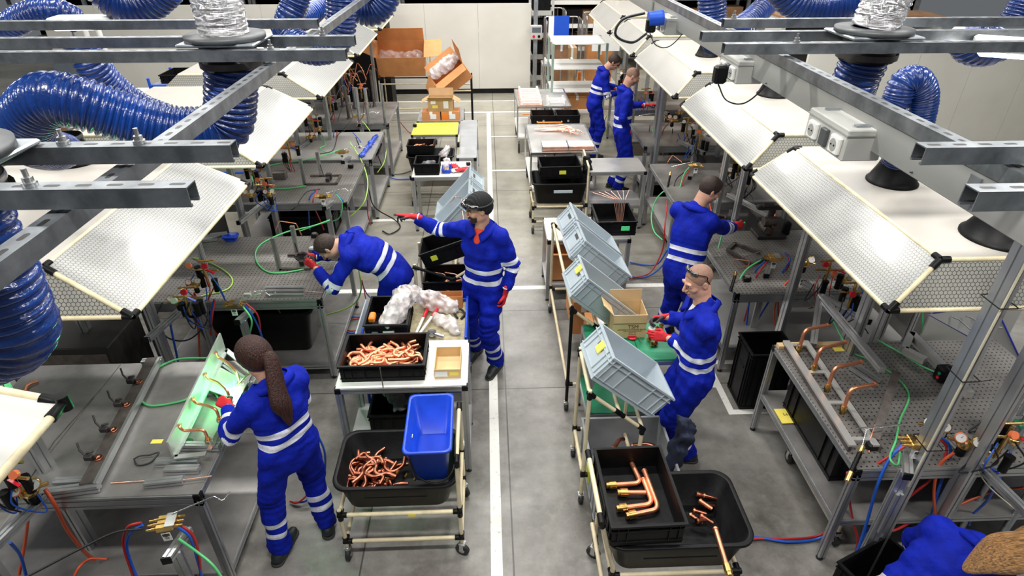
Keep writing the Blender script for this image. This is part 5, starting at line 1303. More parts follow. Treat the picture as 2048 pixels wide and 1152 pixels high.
hose(P((448, 712, .93), (415, 716, .91), (350, 720, .91), (300, 748, .91), (281, 788, .91), (298, 811, .91), (360, 803, .91), (400, 787, .92), (428, 786, .92), (440, 803, .92)), .0075, 'hose_green', 'green hose looped on the near left benchtop')
# dark strip fixture with toggle clamps
s0 = at(172, 968, .965); s1 = at(305, 716, .965)
t = thing('clamp_rail', 'long dark steel rail carrying toggle clamps on the near left bench', 'fixture', s0)
d_ = (s1-s0).normalized(); nr = Vector((d_.y, -d_.x, 0))
m = MB(); m.bar(s0, s1, .075, .012); m.build('rail_plate', 'dark_steel', t)
m = MB(); m.bar(s0+nr*.045-Vector((0, 0, .02)), s1+nr*.045-Vector((0, 0, .02)), .02, .05); m.build('side_profile', 'aluminium', t)
m = MB(); m.profile(s0-nr*.25-Vector((0, 0, .035)), s0+nr*.06-Vector((0, 0, .035)), .045, .05); m.build('foot_bar', 'aluminium', t)
m = MB(); m.profile(s1-nr*.08-Vector((0, 0, .035)), s1+nr*.06-Vector((0, 0, .035)), .045, .05); m.build('foot_bar', 'aluminium', t)
for i, q in enumerate((.16, .36, .56, .76)):
    p = s0.lerp(s1, q)+Vector((0, 0, .006)); c = thing('toggle_clamp', 'dark rusty toggle clamp, %s on the steel rail' % ['nearest', 'second nearest', 'second farthest', 'farthest'][i], 'clamp', p)
    m = MB(); m.lathe([(0, 0), (.024, 0), (.024, .010), (.014, .010), (.012, .003), (0, .003)], Matrix.Translation(p), 18); m.build('ring_seat', 'copper_dark', c)
    b0 = p-nr*.05; m = MB(); m.box(b0+Vector((0, 0, .018)), (.05, .03, .035), ch=.004); m.bar(b0, p-nr*.01+Vector((0, 0, .02)), .015, .01); m.build('clamp_base', 'iron_dark', c)
    m = MB(); m.tube([b0+Vector((-.01, 0, .02)), b0+Vector((-.05, .02, .06)), b0+Vector((-.065, .045, .10))], .006, 8); m.build('clamp_handle', 'iron_dark', c)
    m = MB(); m.tube([b0+Vector((-.02, .02, .035)), b0+Vector((.02, .025, .042))], .008, 8); m.build('clamp_arm', 'dark_steel', c)
for (x0, y0, x1, y1, lb, w_) in ((290, 968, 366, 960, 'short aluminium profile with its end over the near bench edge', .04), (312, 925, 398, 922, 'aluminium profile under the front of brazing fixture', .045), (330, 940, 398, 938, 'lower aluminium profile stacked before the fixture', .045), (110, 965, 172, 962, 'aluminium profile stack lying at the left by the rail', .045)):
    alu_bar(at(x0, y0, .925), at(x1, y1, .925), w_, .04, lb)
rod(at(222, 966, .91), at(300, 961, .91), .004, 'copper_pale', 'thin copper rod sticking out left of the profile'); rod(at(366, 960, .93), at(424, 952, .93), .004, 'copper_pale', 'thin copper rod sticking out right of the profile')
m = MB(); m.box(at(314, 883, Z+.002), (.07, .035, .003)); tag(m.build('sticky_note', 'yellow_paper'), 'small yellow note lying on near left bench', 'note')
m = MB(); m.box(at(374, 884, Z+.012), (.055, .05, .022), ch=.004); tag(m.build('scouring_pad', 'ink_green'), 'dark green scouring pad beside the brazing fixture', 'pad')
m = MB(); m.tube(smooth_path(P((268, 918, .92), (280, 912, .93), (300, 910, .93), (318, 905, .93), (300, 925, .91), (275, 930, .91), (268, 918, .92)), 6), .005, 6); tag(m.build('safety_glasses', 'hose_black'), 'black rimmed glasses lying on the near left bench', 'glasses')
bent(P((50, 782, .915), (54, 770, .92), (76, 762, .915)), .011, 'short orange copper elbow on the near left bench', 'copper', bend=.02)
# paper board with blue edge at far left
t = thing('drawing_board', 'pale drawing board edged in blue standing left of the near bench', 'board', at(60, 720, .5))
q = P((120, 655, .35), (45, 760, .6), (-60, 700, .9), (10, 600, .6)); m = MB(); m.slab(q, .006); m.build('panel', 'tote_grey', t)
m = MB(); m.tube(q, .008, 6, closed=True); m.build('blue_edge', 'blue_film', t)
t = thing('drawing_board', 'white board with pipe drawings hanging under the near right hood', 'board', at(1930, 650, .7))
q = P((1855, 628, .9), (1990, 610, .9), (2050, 740, .5), (1950, 680, .5)); m = MB(); m.slab(q, .006); m.build('panel', 'paper', t)
m = MB(); m.tube(q, .008, 6, closed=True); m.build('blue_edge', 'blue_film', t)
for k in range(3):
    a = q[0].lerp(q[1], .25+.22*k).lerp(q[3].lerp(q[2], .25+.22*k), .15)+Vector((0, 0, .006)); m = MB(); m.tube(round_path([a, a+Vector((.05, -.03, -.01)), a+Vector((.10, -.12, -.05)), a+Vector((.13, -.12, -.05))], .02), .006, 6); m.build('pipe_drawing', 'tote_grey', t)
# black tote below the near left manifold
crate('black crate on the floor at the bottom left edge', (-2.25, 2.0, 0), .9, .5, .42)
# ================================================================ second left bench
hose(P((640, 525, .92), (600, 540, .91), (540, 545, .91), (512, 520, .91), (520, 490, .91), (570, 465, .91), (625, 452, .93), (660, 440, .95)), .0075, 'hose_green', 'green hose looped round the steel fixture on the second bench')
hose(P((385, 515, .91), (430, 530, .91), (463, 555, .91), (455, 578, .91), (402, 592, .91)), .006, 'hose_lime', 'thin green hose curving at the left end of second bench')
hose(P((718, 540, .80), (722, 580, .6), (705, 610, .35), (650, 630, .25), (600, 630, .3)), .0075, 'hose_lime', 'lime green hose hanging off the right end of second bench')
def upright_fixture(label, px, z=TB, h=.34, w=.22, rz=0.0, hx=.28):
    p = at(px[0], px[1], z); t = rt('welding_jig', label, 'welding jig', p, (0, 0, rz))
    for s, hh, yy in ((0, h, 0), (1, h*.95, hx)):
        m = MB(); m.profile((s*w*.45, yy, 0), (s*w*.45, yy, hh), .04, .03); m.build('post', 'steel' if False else 'brushed', t, False)
    for a, b_ in (((0, 0, .012), (w*1.3, 0, .012)), ((0, hx, .012), (w*1.3, hx, .012)), ((w*1.3, 0, .012), (w*1.3, hx, .012))):
        m = MB(); m.bar(a, b_, .03, .02); m.build('base_bar', 'dark_steel', t, False)
    m = MB(); m.box((w*.9, hx*.55, .05), (.07, .05, .08), ch=.006); m.box((w*.9, hx*.3, .04), (.04, .08, .04)); m.build('clamp_body', 'iron_dark', t, False)
    m = MB(); m.tube([(w*.7, hx*.5, .05), (w*.6, hx*.6, .20)], .006, 8); m.build('clamp_handle', 'iron_dark', t, False)
    return t
upright_fixture('welding jig of upright steel bars before the bending worker', (560, 540)); upright_fixture('welding jig with upright bars on the third left bench', (610, 370), h=.34, w=.3)
bent(P((551, 462, 1.12), (558, 442, 1.22), (592, 447, 1.2), (603, 470, 1.05)), .005, 'thin bent copper tube held at the jig by the bending worker', bend=.02)
tub('small blue parts tray at the back of the second bench', at(463, 480, TB), .15, .11, .06, 'blue_plastic', rad=.02, taper=.8, name='parts_tray', cat='tray', rim=.005)
for i, (x, y, dz) in enumerate(((400, 482, .02), (405, 474, .045), (420, 470, .07))):
    alu_bar(at(x, y, TB+dz), at(x+34, y-4, TB+dz), .035, .024, ['lowest profile offcut under the hood corner', 'middle profile offcut under the hood corner', 'top profile offcut under the hood corner'][i])
for i in range(3):
    alu_bar(at(532, 590-i*7, TB+.014+.0*i), at(608, 590-i*7, TB+.014), .028, .026, ['front profile bar lying at the edge of second bench', 'middle profile bar at the edge of second bench', 'rear profile bar at the edge of second bench'][i])
rod(at(608, 582, .93), at(645, 585, .93), .003, 'copper_pale', 'thin copper rod pointing off the second bench'); rod(at(465, 588, .95), at(532, 580, .93), .002, 'chrome', 'thin bright rod from the manifold to the profile bars')
m = MB(); m.box(at(495, 590, .96), (.06, .03, .03), ch=.002); tag(m.build('foam_block', 'cream_box'), 'small cream block at the front edge of second bench', 'block')
def tape_roll(p, label, r=.035):
    t = thing('magnet_base', label, 'magnet base', p); m = MB(); m.box(Vector(p)+Vector((0, 0, .025)), (2*r, 2*r*.8, .05), ch=.01); m.build('block', 'black_plastic', t); m = MB(); m.cyl(Vector(p)+Vector((0, 0, .05)), Vector(p)+Vector((0, 0, .053)), r*.7, 16); m.build('top_disc', 'steel', t)
tape_roll(at(630, 475, TB), 'black magnet block beside the head of the bending worker'); tape_roll(at(702, 336, TB), 'black magnet block on the third left bench'); tape_roll(at(830, 254, .86), 'black round weight on the yellow tabletop', .03)
m = MB(); m.box(at(630, 500, TB+.03), (.12, .07, .06), ch=.01); tag(m.build('cast_fitting', 'galvanised'), 'grey cast fitting below the bending worker', 'fitting')
tub('black storage tub under the second left bench', (-2.25, 5.0, .175), 1.15, .60, .46, rad=.06)
hose(P((612, 372+.0, .92), (560, 378, .91), (520, 372+.0, .91), (505-.0, 352, .91), (545, 330, .91), (620, 318, .92), (680, 300, .95)), .0075, 'hose_green', 'green hose looped on the third left bench')
m = MB(); m.box(at(560, 350, TB+.05), (.16, .10, .10), ch=.006); tag(m.build('vice_block', 'dark_steel'), 'dark vice block at the left of the third bench', 'vice')
# blue rag
fr = Field([np.arange(-1.95, -1.55, .008), np.arange(8.0, 9.2, .008), np.arange(.86, 1.02, .008)])
pp = P((722, 312, .93), (735, 295, .93), (742, 285, .93), (752, 272, .94))
for i in range(3): fr.cone(pp[i], pp[i+1], .035, .03, .02, (0, 0, 1), .6)
fr.wrinkle(.007, .07, 4); ro = thing('blue_rag', 'crumpled blue rag on the corner of the left bench', 'rag', (-1.75, 8.5, .9)); field_obj('cloth', fr, 'blue_plastic', ro)
# ---- far left benches: clutter of upright pipes and wires
random.seed(11)
for i in range(9):
    x = 655+i*14+random.uniform(-4, 4); y = 235+random.uniform(-26, 22); p = at(x, y, TB)
    t = thing('upright_pipe', 'upright steel pipe, %s from the left on the far left bench' % ['first', 'second', 'third', 'fourth', 'fifth', 'sixth', 'seventh', 'eighth', 'ninth'][i], 'pipe', p)
    h_ = random.uniform(.35, .75); m = MB(); m.cyl(p, p+Vector((0, 0, h_)), random.uniform(.018, .03), 12); m.build('pipe', random.choice(['galvanised', 'aluminium', 'dark_steel']), t)
    m = MB(); m.cyl(p, p+Vector((0, 0, .015)), .04, 12); m.build('flange_foot', 'dark_steel', t)
for i in range(14):
    a = at(random.uniform(690, 765), random.uniform(140, 215), random.uniform(1.2, 1.6)); b_ = a+Vector((random.uniform(-.2, .2), random.uniform(-.2, .2), random.uniform(-.15, .15)))
    bent([a, a.lerp(b_, .5)+Vector((0, 0, random.uniform(.05, .2))), b_, b_+Vector((random.uniform(-.15, .15), 0, -.15))], .006, 'thin bent copper loop hanging in the tangle before the brown carton', random.choice(['copper_dark', 'copper', 'dark_steel']), bend=.05, group='copper loops in the far left tangle', seg=6)
# ================================================================ nearest right bench
g0, g1 = at(1590, 690, .95), at(1712, 878, .95)
t = thing('brazing_fixture', 'long steel fixture frame holding four copper bends on the right bench', 'fixture', g0)
gd = (g1-g0).normalized(); gn = Vector((-gd.y, gd.x, 0)); gn = gn if gn.x > 0 else -gn
m = MB(); m.bar(g0-gd*.05-gn*.05, g1+gd*.06-gn*.05, .05, .015); m.bar(g0-gd*.05+gn*.10, g1+gd*.06+gn*.10, .04, .015)
for q in (0, .33, .66, 1): m.bar(g0.lerp(g1, q)-gn*.07, g0.lerp(g1, q)+gn*.12, .03, .012)
m.build('base_frame', 'bright_sheet', t)
m = MB(); e0 = at(1640, 592, 1.14); e1 = at(1765, 740, 1.14); m.profile(g0+gn*.14+Vector((0, 0, 0)), e0, .045); m.build('corner_post', 'aluminium', t)
m = MB(); m.profile(e0, e1, .045); m.build('top_bar', 'aluminium', t)
m = MB(); m.bar(g1+gn*.12, e1+Vector((.06, -.05, .02)), .05, .02); m.build('end_post', 'dark_steel', t)
for s in (-.06, .13):
    m = MB(); m.bar(g0-gd*.05+gn*s-Vector((0, 0, .028)), g1+gd*.06+gn*s-Vector((0, 0, .028)), .02, .04); m.build('runner', 'dark_steel', t)
CB = [((1598, 698), (1618, 657), (1657, 650)), ((1627, 738), (1647, 692), (1692, 684)), ((1655, 776), (1676, 730), (1724, 724)), ((1686, 820), (1712, 772), (1752, 768))]
for i, (a, b_, c_) in enumerate(CB):
    A0 = at(*a, .96); B0 = A0+Vector((.02, .03, .16)); C0 = at(*c_, 1.12)
    bent([A0, B0, C0], .013, ['copper bend farthest back on the right bench fixture', 'second farthest copper bend on the right fixture', 'second nearest copper bend on the right fixture', 'nearest copper bend on the right fixture'][i], bend=.045, ends=('nut', 'ring'), seg=14)
hose(P((1665, 640, .92), (1700, 700, .91), (1740, 720, .91), (1790, 752, .91), (1818, 790, .91), (1800, 840, .93), (1792, 880, .96), (1780, 915, 1.0), (1795, 930, .98), (1800, 905, .96)), .0065, 'hose_green', 'green hose snaking over the perforated right bench')
hose(P((1755, 680, .92), (1800, 705, .91), (1840, 730, .92), (1872, 745, .95)), .0065, 'hose_green', 'green hose leading to the black switch box')
t = thing('switch_box', 'black switch box with red and green buttons on right bench', 'switch box', at(1882, 760, TB)); p = at(1882, 760, TB)
m = MB(); m.box(p+Vector((0, 0, .06)), (.10, .09, .12), ch=.012); m.build('housing', 'black_plastic', t)
m = MB(); m.cyl(p+Vector((-.052, -.02, .08)), p+Vector((-.06, -.02, .08)), .012, 12); m.build('green_button', 'green_paint', t)
m = MB(); m.cyl(p+Vector((-.052, -.02, .045)), p+Vector((-.06, -.02, .045)), .012, 12); m.build('red_button', 'red_plastic', t)
m = MB(); m.box(p+Vector((.07, .0, .05)), (.05, .08, .10), ch=.01); m.build('side_cover', 'cream_box', t)
t = thing('steel_angle_frame', 'whitish metal frame lying at the back of the right bench', 'frame', at(1850, 690, TB))
for a, b_ in (((1822, 668), (1940, 790)), ((1822, 668), (1808, 700)), ((1808, 700), (1850, 722))):
    m = MB(); m.bar(at(*a, .97), at(*b_, .97), .05, .05); m.build('frame_bar', 'bright_sheet', t)
for a, b_, lb in (((1700, 735), (1752, 770), 'first aluminium bar behind the copper bends'), ((1710, 728), (1762, 763), 'second aluminium bar behind the copper bends')):
    alu_bar(at(*a, .92), at(*b_, .92), .02, .025, lb)
m = MB(); m.box(at(1677, 699, Z+.004), (.075, .05, .004)); tag(m.build('sticky_note', 'yellow_paper'), 'yellow note on the right bench beside copper bends', 'note')
m = MB(); m.box((2.47, 3.70, .9135), (.5, .05, .025)); tag(m.build('wood_strip', 'cardboard_light'), 'pale wooden strip along the far edge of the right bench', 'wood strip')
tape_roll(at(1742, 897, TB), 'round black cup at the near corner of the right bench')
bent(P((1745, 862, .92), (1752, 845, 1.0), (1740, 880, .95), (1738, 905, .9)), .004, 'thin copper wire loop at the near corner of the right bench', bend=.02)
t = thing('gas_torch', 'brass and black torch hanging at the near corner of the right bench', 'torch', at(1710, 920, .95))
m = MB(); m.tube(P((1722, 902, .97), (1700, 948, .88)), .014, 10); m.build('handle', 'black_plastic', t)
m = MB(); m.tube(P((1726, 892, .99), (1720, 906, .96)), .016, 10); m.tube(P((1702, 944, .89), (1694, 962, .86)), .016, 10); m.build('fitting', 'brass', t)
m = MB(); m.tube(smooth_path(P((1724, 895, .99), (1732, 865, 1.03), (1738, 858, 1.04), (1815, 849, 1.05))), .004, 8); m.build('tip', 'chrome', t)
# shelf below the right bench
q = at(1572, 832, .43); m = MB(); m.box(q, (.13, .16, .004)); nt_ = thing('sticky_note', 'large yellow sheet numbered 54 on the lower shelf at right', 'note', q); nt2 = m.build('sheet', 'yellow_paper', nt_)
text(nt2, '54', Matrix.Translation((0, 0, .0025)), .04); nt2.children[0].location = (0, 0, 0)
pipe_frame('pipe_cart', 'cream pipe frame cart parked under the right bench', 'cart', (2.62, 3.0, 0),
    [((-.25, -.4, .30), (-.25, .35, .30)), ((.1, -.4, .30), (.1, .35, .30)), ((-.25, .0, .30), (.1, .0, .30)), ((-.25, .35, .30), (.1, .35, .30)), ((-.25, -.4, .12), (-.25, .3, .12)), ((-.25, -.4, .12), (-.25, -.4, .38)), ((.1, -.4, .12), (.1, -.4, .38))],
    [((-.25, -.4, .30), ((0, 1, 0), (0, 0, -1))), ((-.25, .35, .30), ((0, -1, 0), (1, 0, 0))), ((-.25, 0, .30), ((0, 1, 0), (1, 0, 0))), ((-.25, -.4, .12), ((0, 1, 0),))], [(-.25, -.4, 0), (-.25, .35, 0), (.1, .35, 0), (.1, -.4, 0)])
crate('black crate standing behind the far leg of the near right bench', (2.38, 4.12, 0), .40, .34, .62)
crate('black crate under the nearest right bench', (3.1, 3.15, 0), .6, .8, .36)
crate('wide black crate on the lower shelf of the nearest right bench', (2.90, 3.17, .425), 1.2, .78, .42)
crate('large black crate at the lower right beside the blond worker', (2.35, 2.05, 0), .45, .45, .45, rot=(0, 0, .4))
crate('black crate beneath the second right bench', (2.75, 5.1, .0), .7, .5, .26); crate('black crate beneath the third right bench', (2.75, 7.1, .0), .8, .5, .36); crate('black crate beneath the fourth right bench', (2.8, 9.0, .0), .8, .5, .34)
crate('black crate beneath the third left bench', (-2.4, 7.3, .22), .8, .5, .3); crate('black crate beneath the farthest left bench', (-2.3, 10.4, .22), .8, .5, .3)
crate('wide low black crate beneath the near left bench', (-2.3, 2.9, .0), .8, .5, .12)
# ---- second right bench: dark jig
p = at(1535, 470, TB); t = thing('clamping_jig', 'dark iron clamping jig with copper parts beside the turned worker', 'clamping jig', p)
m = MB(); m.box(p+Vector((0, 0, .02)), (.30, .22, .04), ch=.006); m.build('base', 'iron_dark', t)
m = MB(); m.cyl(p+Vector((0, .02, .04)), p+Vector((0, .02, .30)), .035, 14); m.box(p+Vector((-.02, .02, .31)), (.30, .06, .05), ch=.01); m.cyl(p+Vector((-.12, 0, .34)), p+Vector((-.02, 0, .34)), .03, 12); m.build('arm', 'iron_dark', t)
m = MB(); m.cyl(p+Vector((-.10, -.04, .18)), p+Vector((.03, -.04, .18)), .05, 16); m.cyl(p+Vector((-.06, -.10, .10)), p+Vector((-.06, .06, .10)), .04, 16); m.build('drum', 'dark_steel', t)
m = MB(); m.tube(round_path([p+Vector((-.02, -.06, .0)), p+Vector((0, -.06, .14)), p+Vector((.03, -.0, .24))], .03), .020, 12); m.build('copper_part', 'copper_dark', t)
m = MB(); m.box(p+Vector((.17, -.03, .09)), (.07, .08, .16), ch=.02); m.build('side_clamp', 'black_plastic', t)
t = thing('steel_angle_frame', 'dark rectangular frame of bars lying on the second right bench', 'frame', at(1480, 500, TB))
for a, b_ in (((1455, 500), (1500, 528)), ((1455, 500), (1470, 487)), ((1470, 487), (1520, 505)), ((1500, 528), (1540, 515))):
    m = MB(); m.bar(at(*a, .92), at(*b_, .92), .03, .03); m.build('frame_bar', 'dark_steel', t)
bent(P((1467, 528, .92), (1470, 518, 1.0), (1500, 522, 1.0), (1497, 532, .93), (1478, 537, .92)), .005, 'copper wire loop standing on the second right bench', bend=.02)
t = thing('gas_valve', 'blue gas valve beside the gloves of the turned worker', 'valve', at(1455, 447, .97)); p = at(1455, 447, .97); m = MB(); m.box(p, (.07, .06, .06), ch=.01); m.build('block', 'blue_paint', t); m = MB(); m.cyl(p+Vector((.05, 0, .02)), p+Vector((.09, 0, .03)), .02, 12); m.build('port', 'brass', t)
t = thing('gas_torch', 'brass torch with black handle leaning on the second right bench', 'torch', at(1470, 555, .95))
m = MB(); m.tube(P((1470, 552, .97), (1461, 582, .88)), .014, 10); m.build('handle', 'black_plastic', t); m = MB(); m.tube(P((1472, 543, 1.0), (1470, 553, .96)), .016, 10); m.build('fitting', 'brass', t)
tape_roll(at(1493, 562, TB), 'grey magnet disc near the green hose on the second right bench')
# ---- third right bench
hose(P((1342, 372, .9), (1315, 395, .75), (1303, 430, .55), (1308, 462, .45), (1325, 480, .45)), .0075, 'hose_green', 'green hose hanging off the third right bench')
bent(P((1335, 325, .92), (1345, 310, 1.0), (1365, 325, .98), (1350, 340, .93)), .004, 'thin copper wire loop on the third right bench', bend=.03)
t = thing('gas_torch', 'torch with black handle at the corner of the third right bench', 'torch', at(1338, 355, .95)); m = MB(); m.tube(P((1340, 352, .97), (1332, 388, .85)), .013, 10); m.build('handle', 'black_plastic', t); m = MB(); m.tube(P((1341, 345, 1.0), (1340, 352, .97)), .015, 10); m.build('fitting', 'brass', t)
